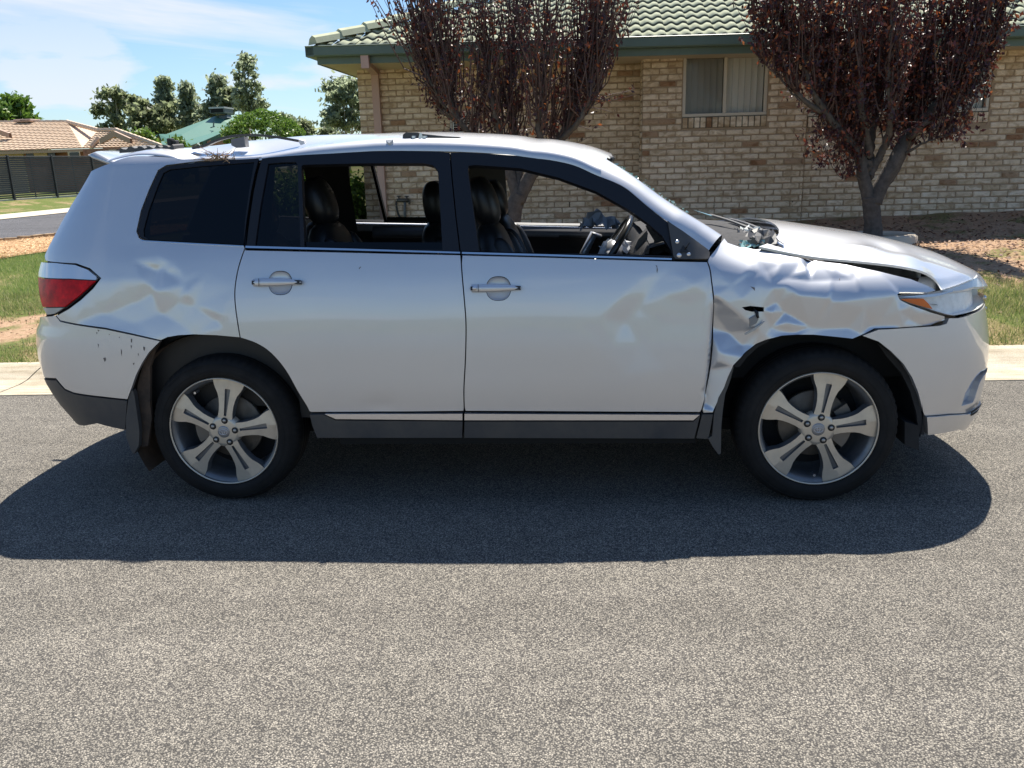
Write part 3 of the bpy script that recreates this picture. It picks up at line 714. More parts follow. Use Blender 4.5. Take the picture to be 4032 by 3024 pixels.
# garden tap
tp = lambda px, py, d=DL-.05: hp(*h_at(1000+px/2.212, 500+py/2.212, d))
tap = empty('garden_tap', tp(1313, 815), 'twin garden tap on a standpipe with a black hose against the brick wall', 'garden tap')
m_tapm = simple('aged_brass', (.10, .095, .08), .45, metal=.6); m_hose = simple('black_hose', (.015, .015, .015), .4)
MB().tube([tp(1316, 830), tp(1314, 640)], .022, 8).build('standpipe', simple('grey_pipe', (.13, .13, .12), .6), tap, True)
MB().tube([tp(1245, 640), tp(1350, 640)], .03, 8).build('manifold', m_tapm, tap, True)
for q in (1262, 1330):
    t_ = MB().tube([tp(q, 640), tp(q, 606)], .014, 8).tube([tp(q-18, 603), tp(q+18, 603)], .009, 6); t_.build('valve', m_tapm, tap, True)
MB().tube([tp(1348, 640), tp(1354, 655, DL-.12), tp(1350, 672, DL-.12)], .015, 8).build('spout', m_tapm, tap, True)
MB().tube(catspline([tp(1242, 645), tp(1241, 690), tp(1250, 740), tp(1270, 785), tp(1295, 815), tp(1330, 850)], 5), .017, 8).build('hose', m_hose, tap, True)
# eaves: gutter, fascia, soffit; the gutter falls slightly toward the right end
EU0 = hinv(aty(1200, 181, 8.52))[0]; E_D = hinv(aty(1200, 181, 8.52))[1]
def gut_w(u):   # height of the gutter's top edge
    a = hinv(aty(1200, 181, 8.52)); b = hinv(aty(3974, 104, 8.46)); return a[2]+(b[2]-a[2])*(u-a[0])/(b[0]-a[0])
def strip(prof_, ua, ub, nseg=10, mbx=None):
    mbx = mbx or MB(); n = len(prof_); V = []
    for k in range(nseg+1):
        u = ua+(ub-ua)*k/nseg; g = gut_w(u)
        for (d, w) in prof_: V.append(hp(u, d, g+w))
    mbx.add(V, [(k*n+i, (k+1)*n+i, (k+1)*n+(i+1) % n, k*n+(i+1) % n) for k in range(nseg) for i in range(n)]+[tuple(range(n))[::-1], tuple(nseg*n+i for i in range(n))]); return mbx
D0 = E_D; EUR = 4.9
strip([(D0-.002, 0), (D0-.012, -.006), (D0, -.02), (D0, -.125), (D0+.014, -.142), (D0+.115, -.146), (D0+.115, -.002), (D0+.107, -.002), (D0+.107, -.13), (D0+.02, -.13), (D0+.008, -.008)], EU0, EUR).build('gutter', m_green, house)
strip([(D0+.117, -.05), (D0+.117, -.235), (D0+.14, -.235), (D0+.14, -.05)], EU0+.13, EUR).build('fascia', m_green, house)
strip([(D0+.142, -.215), (D0+.142, -.225), (DL+.1, -.225), (DL+.1, -.215)], EU0+.14, EUR).build('soffit', m_soffit, house)
mb = MB(); g0 = gut_w(EU0)
mb.box((EU0, D0+.0, g0-.142), (EU0+.115, D0+10, g0), T=T3); mb.box((EU0+.117, D0+.14, g0-.235), (EU0+.139, D0+10, g0-.05), T=T3); mb.build('gutter', m_green, house)
MB().box((EU0+.14, DL+.11, g0-.228), (UL, D0+10, g0-.218), T=T3).build('soffit', m_soffit, house)
# downpipe with its offset under the eave
dp = lambda px, py, d: h_at(1360+px/4.0475, 150+py/4.0475, d)
a = dp(303, 262, D0+.03); b = dp(303, 445, D0+.03); c_ = dp(470, 560, DL-.05); e_ = dp(530, 1520, DL-.05)
hw = .055
def sq(P, Q, w=hw, t=.038):
    mb = MB(); V = []
    for p in (P, Q):
        for su, sd in ((-1, -1), (1, -1), (1, 1), (-1, 1)): V.append(hp(p[0]+su*w, p[1]+sd*t, p[2]))
    return mb.add(V, [(0, 1, 5, 4), (1, 2, 6, 5), (2, 3, 7, 6), (3, 0, 4, 7), (3, 2, 1, 0), (4, 5, 6, 7)])
mb = sq((a[0], D0+.055, a[2]+.03), (a[0], D0+.055, b[2]-.03))
wx = c_[0]
# sloped run back to the wall
V = []
for (u, d, w) in ((a[0], D0+.03, b[2]+.06), (wx, DL-.05, c_[2]+.02)):
    for su, sw in ((-1, -.045), (1, -.045), (1, .045), (-1, .045)): V.append(hp(u+su*hw, d, w+sw))
mb.add(V, [(0, 1, 5, 4), (1, 2, 6, 5), (2, 3, 7, 6), (3, 0, 4, 7), (3, 2, 1, 0), (4, 5, 6, 7)])
mb.V += sq((wx, DL-.05, c_[2]+.06), (wx+.0, DL-.05, -.8)).V; b0 = len(mb.V)-8
for f_ in ((0, 1, 5, 4), (1, 2, 6, 5), (2, 3, 7, 6), (3, 0, 4, 7), (3, 2, 1, 0), (4, 5, 6, 7)): mb.F.append(tuple(b0+i for i in f_)); mb.M.append(0)
mb.build('downpipe', m_pipe, house)
# roof tiles: two-wave concrete tiles, one object each
SL = R(22); gauge = .325; tw = .33
def tile_geo():
    V = []; Fc = []; M_ = []; n = 16
    def zz(t): return .020*(1-math.cos(2*math.pi*(t*2-.15)))*.9+(.006 if t > .93 else 0)
    for j, y in enumerate((0, gauge+.03)):
        for i in range(n+1):
            t = i/n; V.append((t*tw, y*math.cos(SL), y*math.sin(SL)+zz(t)*math.cos(SL)+(0.028 if j == 0 else 0)))
    for i in range(n): Fc.append((i, i+1, n+1+i+1, n+1+i)); M_.append(0)
    b = len(V)
    for i in range(n+1): t = i/n; V.append((t*tw, .002, zz(t)*math.cos(SL)+.003))
    for i in range(n): Fc.append((b+i, b+i+1, i+1, i)); M_.append(1)
    return V, Fc, M_
tv, tf, tm = tile_geo(); tme = bpy.data.meshes.new('roof_tile'); tme.from_pydata(tv, [], tf); tme.materials.append(m_tile); tme.materials.append(m_tiledge); tme.polygons.foreach_set('material_index', tm); tme.polygons.foreach_set('use_smooth', [q == 0 for q in tm])
rd0 = D0+.05; rw0 = lambda u: gut_w(u)-.035
roofbase = MB(); cu = EU0+.05
roof = MB().add([hp(cu, rd0+.02, rw0(cu)-.03), hp(EUR+.3, rd0+.02, rw0(EUR)-.03), hp(EUR+.3, rd0+7, rw0(EUR)-.03+7*math.tan(SL)), hp(cu+7, rd0+7, rw0(cu)-.03+7*math.tan(SL))], [(0, 1, 2, 3)])
roof.add([hp(cu, rd0+.02, rw0(cu)-.03), hp(cu+7, rd0+7, rw0(cu)-.03+7*math.tan(SL)), hp(cu, rd0+14, rw0(cu)-.03)], [(0, 1, 2)])
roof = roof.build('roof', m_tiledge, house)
rest = MB(); ntile = 0
for c in range(20):
    u = cu-1; off = 0
    while u < EUR+.2:
        d = rd0+c*gauge*math.cos(SL); w = rw0(u)+c*gauge*math.sin(SL)
        lim = cu+(d-rd0)
        px, py = proj(hp(u+.16, d, w))
        if u+tw > lim+.06:
            cut = max(0, lim+.05-u)
            if py > -60 and -200 < px < 4150 and ntile < 299:
                o = bpy.data.objects.new('roof_tile', tme); COL.objects.link(o); o.parent = roof
                o.location = Vector(hp(u+cut, d, w)-ORG[roof.name]); o.rotation_euler = HM.to_euler(); o.scale = ((tw-cut)/tw, 1, 1); ntile += 1
            elif c < 18: rest.add([hp(u+cut+v[0]*(tw-cut)/tw, d+v[1], w+v[2]) for v in tv], tf)
        u += tw
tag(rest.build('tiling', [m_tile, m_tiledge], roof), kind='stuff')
# hip capping
for k in range(14):
    s = .05+k*.42; ln_ = .46; 
    def hc(s_, side, up): return hp(cu+s_*.707+side*.11*.707, rd0+s_*.707-side*.11*.707, rw0(cu)+s_*.707*math.tan(SL)+up)
    V = []
    for (ss, lift) in ((s, .035), (s+ln_, .0)):
        for (sd, up) in ((-1.15, -.015), (-.75, .065), (0, .10), (.75, .065), (1.15, -.015)): V.append(hc(ss, sd, up+lift+.03))
    Fc = [(i, i+1, 6+i, 5+i) for i in range(4)]+[(4, 3, 2, 1, 0)]
    mk('hip_tile', V, Fc, m_tile, roof)

# ================================================================ BACKGROUND
# slatted fence along the far side of the side street
fence = empty('slat_fence', (-21.3, 30, .6), 'black horizontal slat fence in front of the tan tiled house', 'fence')
FP = [(-21.75, 27.35), (-21.45, 29.83), (-21.15, 32.3), (-20.85, 34.9), (-20.6, 37.4), (-20.35, 39.9)]
for k in range(len(FP)):
    x, y = FP[k]; MB().bbox((x-.05, y-.05, .45), (x+.05, y+.05, 2.38), .008).build('fence_post', m_fence, fence)
    if k == len(FP)-1: break
    p, q = np.array(FP[k]), np.array(FP[k+1]); d = q-p; ln_ = np.linalg.norm(d); d /= ln_; nrm = np.array([d[1], -d[0]])
    def FT(v, p=p, d=d, nrm=nrm): return (p[0]+d[0]*v[0]+nrm[0]*v[1], p[1]+d[1]*v[0]+nrm[1]*v[1], v[2])
    MB().bbox((.05, -.03, 2.29), (ln_-.05, .03, 2.34), .006, T=FT).build('fence_rail', m_fence, fence)
    MB().bbox((.05, -.03, .56), (ln_-.05, .03, .64), .006, T=FT).build('fence_rail', simple('galvanised_plinth', (.22, .24, .23), .6) if k == 0 else MATS['galvanised_plinth'], fence)
    for q_ in (ln_*.5,): MB().bbox((q_-.03, -.035, .6), (q_+.03, -.012, 2.29), .004, T=FT).build('fence_batten', m_fence, fence)
    z = .66; sm = None
    while z < 2.25:
        g = .014 if z > 1.0 else .021
        if sm is None or True:
            s0 = MB().box((.04, -.010, z), (ln_-.04, .010, z+.082-g+rng.normal(0, .0015)), T=FT)
            s0.build('slat', m_fence, fence)
        z += .082
def poly3(name, pts, mat, parent): return mk(name, pts, [tuple(range(len(pts)))], mat, parent)
def courses(name, A, B, C_, D_, n, mat, parent, step=.05, waves=0):
    """stepped roof plane between eave A-B and ridge D-C"""
    A, B, C_, D_ = map(np.array, (A, B, C_, D_)); V = []; Fc = []; nn = np.cross(B-A, D_-A); nn = nn/np.linalg.norm(nn); nn = nn if nn[2] > 0 else -nn
    for k in range(n):
        t0, t1 = k/n, (k+1)/n; a0 = A+(D_-A)*t0; b0 = B+(C_-B)*t0; a1 = A+(D_-A)*t1; b1 = B+(C_-B)*t1; m = max(1, int(np.linalg.norm(b0-a0)/.16)) if waves else 1
        base = len(V)
        for i in range(m+1):
            s = i/m; wv = (.028 if i % 2 else 0)*waves; V += [a0+(b0-a0)*s+nn*(step*.1-.02), a0+(b0-a0)*s+nn*(step+wv), a1+(b1-a1)*s+nn*(0+wv)]
        for i in range(m): q = base+i*3; Fc += [(q, q+3, q+4, q+1), (q+1, q+4, q+5, q+2)]
    return mk(name, V, Fc, mat, parent)
th = empty('tan_house', aty(300, 600, 46)*[1, 1, 0]+[0, 0, .4], 'low tan brick house with terracotta tiled roof behind the black fence', 'house')
Pt = lambda px, py, y: aty(px, py, y)
courses('roof', Pt(-330, 604, 44.5), Pt(325, 583, 44.5), Pt(265, 481, 50), Pt(-330, 485, 50), 17, m_tanroof, th, .055, 1)
mk('roof_slope', [Pt(325, 583, 44.5), Pt(265, 481, 50), Pt(388, 514, 49), Pt(400, 520, 49)], [(0, 1, 2), (0, 2, 3)], m_tanroof, th)
courses('roof', Pt(325, 583, 44.6), Pt(636, 577, 42.5), Pt(456, 513, 45.2), Pt(388, 514, 46), 10, m_tanroof, th, .05, 1)
mk('roof_slope', [Pt(325, 583, 44.45), Pt(388, 513, 45.9), Pt(388, 514, 49.5), Pt(330, 575, 47)], [(0, 1, 2, 3)], m_tanroof, th)
mk('roof_slope', [Pt(636, 577, 42.5), Pt(456, 513, 45.2), Pt(470, 520, 52), Pt(640, 585, 52)], [(0, 1, 2, 3)], m_tanroof, th)
# ridge and hip caps
for a, b in ((Pt(-330, 484, 50), Pt(265, 480, 50)), (Pt(265, 480, 50), Pt(388, 513, 46.5)), (Pt(388, 513, 46), Pt(456, 512, 45.2)), (Pt(456, 512, 45.2), Pt(636, 576, 42.5)), (Pt(385, 545, 44.6), Pt(358, 578, 44.2))):
    n = max(3, int(np.linalg.norm(b-a)/.45)); mb = MB()
    for k in range(n): mb.tube([a+(b-a)*k/n, a+(b-a)*(k+1)/n], [.15, .12], 6)
    mb.build('ridge_cap', m_tanroof, th)
# gablet facing the street
def gablet(pl, pa, pr, y, name='gable'):
    L0, A0, R0 = Pt(*pl, y), Pt(*pa, y), Pt(*pr, y); e = np.array([0, -.25, 0]); mb = MB()
    c = (L0+R0)/2; 
    mb.add([L0, R0, A0], [(0, 1, 2)]); g = mb.build(name, m_tanwall, th)
    mb = MB()
    for a, b in ((L0, A0), (R0, A0)):
        mb.add([a+e, b+e, b+e-[0, 0, .3], a+e-[0, 0, .3], a, b, b-[0, 0, .3], a-[0, 0, .3]], [(0, 1, 2, 3), (4, 5, 6, 7), (0, 1, 5, 4), (3, 2, 6, 7)])
    mb.build('barge_board', m_tantrim, g)
gablet((400, 546), (456, 516), (520, 545), 43.4); gablet((-60, 540), (-10, 505), (45, 524), 46.5)
mb = MB(); A_, B_ = Pt(-330, 607, 44.3), Pt(325, 586, 44.3); C_ = Pt(637, 580, 42.4)
for a, b in ((A_, B_), (B_, C_)): mb.add([a, b, b-[0, 0, .16], a-[0, 0, .16], a+[0, .3, 0], b+[0, .3, 0]], [(0, 1, 2, 3), (0, 1, 5, 4)])
mb.build('gutter', simple('tan_gutter', (.42, .28, .18), .5), th)
def wallq(pa, pb, y, mat, name='wall', zb=.3): a, b = Pt(*pa, y), Pt(*pb, y); return mk(name, [a, b, [b[0], b[1], zb], [a[0], a[1], zb]], [(0, 1, 2, 3)], mat, th)
wallq((-330, 612), (90, 600), 45.2, m_tanwall); wallq((90, 592), (430, 586), 45.25, m_redbrick); wallq((325, 588), (620, 583), 43.2, m_redbrick)
def box2(px0, py0, px1, py1, y, mat, name, par, t=.1): a, b = Pt(px0, py1, y), Pt(px1, py0, y); return MB().box((a[0], y-t, a[2]), (b[0], y, b[2])).build(name, mat, par)
m_farglass = simple('far_window_glass', (.03, .035, .04), .1)
for px0, px1, mt in ((108, 132, m_farglass), (138, 186, m_tanwall), (190, 217, m_farglass)): box2(px0, 597, px1, 625, 44.9 if mt is m_farglass else 44.85, mt, 'window', th, .06)
for px0, px1, mt in ((272, 314, m_tanwall),): 
    q = box2(px0, 595, px1, 625, 43.0, mt, 'window', th, .06); box2(px0+6, 600, px1-5, 625, 42.92, m_farglass, 'pane', q, .03)
box2(434, 588, 462, 625, 42.95, m_tanwall, 'window', th, .06); box2(464, 588, 500, 625, 42.95, m_farglass, 'window', th, .06)
a = Pt(72, 482, 50); b = Pt(138, 469, 50); ac = MB().bbox((a[0], 49.5, a[2]), (b[0], 50.6, b[2]+.0), .03).build('roof_cooler', simple('tan_cooler', (.42, .3, .24), .6), th)
for k in range(7):
    x = a[0]+(b[0]-a[0])*(.42+k*.08); MB().box((x, 49.48, a[2]+.07), (x+.045, 49.5, b[2]-.05)).build('vent_slot', m_dark, ac)
# green metal roofed house
gh = empty('green_roof_house', aty(800, 560, 62)*[1, 1, 0]+[0, 0, .3], 'house with green metal roof and a grey cooler on its ridge', 'house')
g5 = lambda x, y, d: aty(600+x/2.602, 150+y/2.602, d)
P_ = [g5(140, 985, 60), g5(640, 800, 64), g5(880, 785, 66), g5(840, 905, 62), g5(770, 945, 60), g5(520, 1055, 57), g5(300, 1130, 56), g5(60, 1130, 57)]
rf = mk('roof', P_, [(0, 1, 2, 3, 4, 5, 6, 7)], m_greenroof, gh)
# standing ribs down the sheet
mb = MB(); lo = np.array(P_[7]); hi = np.array(P_[0])
for k in range(1, 26):
    t = k/26; top = np.array(P_[0])*(1-t)+np.array(P_[2])*t; 
    pts = [np.array(P_[7])*(1-t)+np.array(P_[4])*t+[0, 0, .02], top+[0, 0, .02]]
mk('roof_slope', [g5(700, 920, 59.5), g5(880, 800, 60), g5(880, 916, 59), g5(700, 919, 59)], [(0, 1, 2, 3)], simple('pale_green_roof', (.20, .34, .27), .45), gh)
mb = MB(); a, b = g5(770, 945, 59.8), g5(515, 1060, 56.8); mb.add([a, b, b-[0, 0, .35], a-[0, 0, .35]], [(0, 1, 2, 3)]); mb.build('barge_board', simple('dark_green_trim', (.03, .09, .06), .5), gh)
mk('wall', [g5(765, 962, 60.1), g5(560, 1060, 57.2), g5(560, 1160, 57.2), g5(765, 1160, 60.1)], [(0, 1, 2, 3)], m_redbrick, gh)
mk('gable', [g5(20, 1068, 54), g5(62, 1000, 54), g5(92, 1050, 54), g5(92, 1120, 54), g5(20, 1120, 54)], [(0, 1, 2, 3, 4)], m_tanwall, gh)
mk('roof_slope', [g5(-60, 1060, 53.5), g5(60, 985, 55), g5(62, 988, 53.6), g5(15, 1075, 53.6)], [(0, 1, 2, 3)], m_greenroof, gh)
mk('roof_slope', [g5(60, 983, 53.8), g5(305, 985, 58), g5(260, 1080, 56), g5(95, 1055, 53.8)], [(0, 1, 2, 3)], m_greenroof, gh)
mb = MB(); mb.add([g5(58, 980, 53.5), g5(68, 985, 53.5), g5(18, 1080, 53.5), g5(8, 1070, 53.5)], [(0, 1, 2, 3)]); mb.add([g5(58, 980, 53.5), g5(68, 983, 53.5), g5(98, 1058, 53.5), g5(90, 1062, 53.5)], [(0, 1, 2, 3)]); mb.build('barge_board', MATS['dark_green_trim'], gh)
m_cool = simple('grey_cooler', (.12, .14, .14), .6)
a = g5(632, 780, 64); b = g5(778, 722, 64); cl = MB().bbox((a[0], 63.2, a[2]), (b[0], 65, b[2]), .06).build('roof_cooler', m_cool, gh)
for k in range(5): z = a[2]+(b[2]-a[2])*(.18+.15*k); MB().box((a[0]+.1, 63.17, z), (b[0]-.1, 63.2, z+.06)).build('vent_slot', m_dark, cl)
MB().box((a[0]-.03, 63.15, b[2]-.02), (b[0]+.03, 65.05, b[2]+.1)).build('cooler_lid', simple('pale_grey_lid', (.45, .46, .45), .6), cl)
c0, c1_ = g5(680, 785, 63.8), g5(760, 785, 63.8); d0, d1 = g5(690, 845, 63.6), g5(768, 815, 63.6)
mb = MB(); V = [c0, c1_, d1, d0]; V += [np.array(v)+[0, .9, 0] for v in V]; mb.add(V, [(0, 1, 2, 3), (4, 5, 6, 7), (0, 1, 5, 4), (1, 2, 6, 5), (2, 3, 7, 6), (3, 0, 4, 7)]); mb.build('cooler_neck', m_cool, cl)
MB().tube([g5(628, 860, 61), g5(626, 912, 61)], .05, 6).tube([g5(595, 918, 61), g5(640, 905, 61)], .04, 6).build('vent_pipe', m_cool, gh)

# ---- trees
def crown(C, n, size, seed, stretch=1.0, droop=0.0, soft=.62):
    """n leaf faces scattered in clumps; C = list of (centre, radius, weight)"""
    rs = np.random.default_rng(seed); wts = np.array([c[2] for c in C], float); wts /= wts.sum(); k = rs.choice(len(C), n, p=wts)
    cen = np.array([c[0] for c in C])[k]; rad = np.array([c[1] for c in C])[k]
    d = rs.normal(size=(n, 3)); d /= np.linalg.norm(d, axis=1)[:, None]; rr = np.abs(rs.normal(0, soft, n))
    P = cen+d*rad*rr[:, None]
    a = rs.normal(size=(n, 3)); a[:, 2] -= droop; a /= np.linalg.norm(a, axis=1)[:, None]; b = np.cross(a, rs.normal(size=(n, 3))); b /= np.linalg.norm(b, axis=1)[:, None]
    s = size*(.6+.8*rs.random(n))[:, None]
    return np.stack([P-a*s, P+b*s*.55/stretch, P+a*s, P-b*s*.55/stretch], 1).reshape(-1, 3)
def far_tree(px, ptop, hwpx, dist, mat, label, shape='round', n=3500, size=.28, seed=1, pbot=None, group='gum trees beyond the rooftops', bark=None, name='gum_tree', clumps=80, trunk=True):
    top = aty(px, ptop, dist); m = dist/3289*1.06; hw = hwpx*m; base = np.array([top[0], top[1], .3]); H = top[2]-.3
    zb = aty(px, pbot, dist)[2] if pbot else .3+H*.25
    t = empty(name, base, label, 'tree', group); rs = np.random.default_rng(seed); C = []; limbs = MB()
    for k in range(clumps):
        f = rs.random(); z = zb+(top[2]-zb)*f
        if shape == 'round': w = hw*math.sqrt(max(.05, 1-(2*f-1)**2)) if f > .5 else hw*(.75+.5*f)
        elif shape == 'tall': w = hw*(1-.72*f**1.3)*(.55+.45*rs.random()+.25*math.sin(f*17+seed))
        elif shape == 'dome': w = hw*math.sqrt(max(.02, 1-f*f))
        else: w = hw*(1-.6*f)
        a = rs.random()*6.28; r = w*math.sqrt(rs.random())*(1 if shape != 'dome' else 1)
        c = np.array([top[0]+r*math.cos(a), top[1]+r*math.sin(a), z]); cr = (hw*.17+.28)*(.6+.7*rs.random())
        if z+cr > top[2]: c[2] = top[2]-cr*.8
        C.append((c, np.array([cr, cr, cr*(.8 if shape != 'tall' else .75)]), cr**2))
        if k % 3 == 0: limbs.tube([base+[0, 0, H*(.15+.5*f*.8)], (base+[0, 0, H*.2]+c)/2+[0, 0, -.1*H*0], c], [.09+.003*H, .05, .02], 5, cap=False)
    V = crown(C, n, size, seed); mkq('crown', V, np.arange(len(V)).reshape(-1, 4), mat, t)
    if trunk:
        limbs.tube([base-[0, 0, .3], base+[.1, 0, H*.3], base+[-.1, .1, H*.6], top-[0, 0, H*.08]], [.05+.02*H, .03+.016*H, .01*H+.02, .03], 7); limbs.build('trunk', bark or m_gumbark, t, True)
    return t
G = m_gum; G2 = m_gum2
far_tree(435, 345, 85, 84, G2, 'dark broad gum tree, leftmost of the group behind the tan roof', 'round', 5200, .26, 11)
far_tree(545, 385, 75, 90, G2, 'dull dark gum filling the gap right of the broad leftmost gum', 'round', 5200, .30, 12, clumps=40)
far_tree(520, 372, 28, 88, G2, 'narrow dark spire of a gum rising between two broad ones', 'tall', 1800, .25, 22)
far_tree(640, 302, 58, 92, G, 'tall pale pointed gum, left of the pair above the green gable', 'tall', 4200, .30, 13, pbot=480)
far_tree(660, 400, 90, 90, G2, 'low dark gum mass under the pair of pale pointed gums', 'round', 5200, .3, 23, clumps=40)
far_tree(730, 322, 52, 88, G, 'pale feathery gum, right of the pair above the green gable', 'tall', 3600, .27, 14, pbot=500)
far_tree(800, 425, 48, 86, G, 'low sparse gum in the gap left of the roof cooler', 'round', 1500, .25, 24)
far_tree(858, 296, 68, 86, G, 'bushy gum rising behind the grey roof cooler', 'tall', 4600, .28, 15, pbot=470)
far_tree(905, 345, 52, 84, G2, 'smaller dark gum between the roof cooler and the tall slender gum', 'round', 3200, .26, 25)
# tall slender gum built clump by clump
t = empty('gum_tree', aty(978, 560, 78)*[1, 1, 0]+[0, 0, .3], 'tallest slender gum with pale forked stems and separate leaf clumps', 'tree', 'gum trees beyond the rooftops')
C = []
for (cx, cy, rr) in ((962, 225, 17), (958, 245, 22), (985, 238, 20), (938, 262, 14), (965, 262, 20), (990, 265, 16), (985, 288, 18), (1003, 294, 12), (945, 298, 22), (932, 306, 12), (1000, 300, 10), (975, 330, 22), (945, 335, 18), (1008, 335, 16), (1018, 352, 20), (1000, 372, 16), (960, 360, 22), (940, 370, 24), (985, 395, 24), (1028, 400, 20), (1050, 415, 14), (960, 410, 30), (1015, 425, 24), (990, 440, 26), (1040, 440, 14), (975, 375, 20)):
    r = rr/3289*78*1.1; C.append((aty(cx, cy, 78+rng.normal(0, .8)), np.array([r, r, r*.8]), r*r))
V = crown(C, 5200, .2, 31); mkq('crown', V, np.arange(len(V)).reshape(-1, 4), G, t)
mb = MB(); A = lambda x, y: aty(x, y, 78)
mb.tube([A(985, 580), A(982, 470), A(972, 400), A(968, 330), A(962, 280), A(960, 225)], [.26, .2, .15, .11, .08, .03], 7).tube([A(976, 430), A(990, 370), A(1003, 320), A(1000, 290)], [.12, .1, .06, .03], 6).tube([A(972, 400), A(950, 345), A(942, 300)], [.1, .07, .03], 6).tube([A(982, 470), A(1010, 430), A(1035, 405)], [.1, .06, .03], 5).tube([A(968, 330), A(985, 285), A(985, 250)], [.07, .05, .02], 5); mb.build('trunk', m_gumbark, t, True)
far_tree(1345, 305, 105, 70, G, 'big rounded gum just left of the brick house corner', 'round', 7500, .23, 16, pbot=500, clumps=60)
far_tree(1120, 438, 45, 75, G, 'small olive tree showing right of the round bright bush', 'round', 1600, .2, 17)
far_tree(1190, 470, 70, 66, G2, 'low olive shrub left of the big rounded gum', 'dome', 2600, .18, 18, name='shrub', group='low shrubs beyond the car roof')
far_tree(1290, 500, 60, 62, G2, 'low rounded shrub beneath the big rounded gum', 'dome', 2200, .17, 19, name='shrub', group='low shrubs beyond the car roof')
far_tree(30, 375, 85, 70, m_bright, 'bright leafy tree rising over the left end of the tan roof', 'round', 9500, .24, 20, name='broadleaf_tree', group=None, clumps=110)
far_tree(105, 440, 60, 72, m_bright, 'lower bright tree beside the leafy one over the tan roof', 'round', 6000, .22, 29, name='broadleaf_tree', group=None, clumps=80)
far_tree(565, 508, 50, 52, m_bright, 'yellow green shrub between the tan roof and the green gable', 'dome', 2600, .16, 21, name='shrub', group='shrubs by the green roofed house')
far_tree(500, 515, 35, 54, m_bright, 'small yellow green shrub just behind the tan gablet', 'dome', 1200, .15, 28, name='shrub', group='shrubs by the green roofed house')
far_tree(690, 535, 52, 46, m_bright, 'light open shrub in front of the green roof, left of the bent roof rail', 'dome', 1500, .12, 26, name='shrub', group='shrubs by the green roofed house')
# round clipped bush: dense lobes
t = empty('round_bush', aty(1040, 560, 44)*[1, 1, 0]+[0, 0, .3], 'dense round bright green bush standing before the green roof', 'bush')
rs = np.random.default_rng(5); C = []; cc = aty(1040, 560, 45); hwm = 148/3289*44*1.06; tz = aty(1040, 437, 44)[2]; hh = tz-cc[2]
for k in range(230):
    a = rs.random()*6.28; f = rs.random()**.75; el = math.asin(min(1, f)); r = math.cos(el)
    c = cc+np.array([hwm*r*math.cos(a), hwm*r*math.sin(a), hh*math.sin(el)*(.93+.1*rs.random())]); s = .20+.14*rs.random(); C.append((c, np.array([s*1.4, s*1.4, s*.7]), s*s))
V = crown(C, 17000, .075, 6, soft=.5); mkq('crown', V, np.arange(len(V)).reshape(-1, 4), m_bright, t)
mb = MB(); 
for k in range(7): a = k*.9; mb.tube([np.array([cc[0], cc[1], .2]), cc+[.6*math.cos(a), .6*math.sin(a), -.2], cc+[hwm*.6*math.cos(a), hwm*.6*math.sin(a), hh*.4]], [.09, .06, .03], 6)
mb.build('trunk', m_bark, t, True)
# hedge beside the brick house, seen through the far rear windows of the car
t = empty('hedge', (-3.2, 11.2, .45), 'dark green hedge left of the brick house, seen through the car', 'hedge'); C = []
for k in range(120): C.append((np.array([rng.uniform(-4.2, -2.2), rng.uniform(10.8, 11.9), rng.uniform(.5, 1.35)]), np.array([.28, .28, .22]), 1))
V = crown(C, 16000, .05, 8); mkq('foliage', V, np.arange(len(V)).reshape(-1, 4), m_bright, t)
MB().box((-4.1, 11.2, .3), (-2.4, 11.5, 1.0)).build('hedge_dark_core', simple('hedge_core_shade', (.012, .02, .008), .95), t)  # dark box stands in for the shade inside the foliage

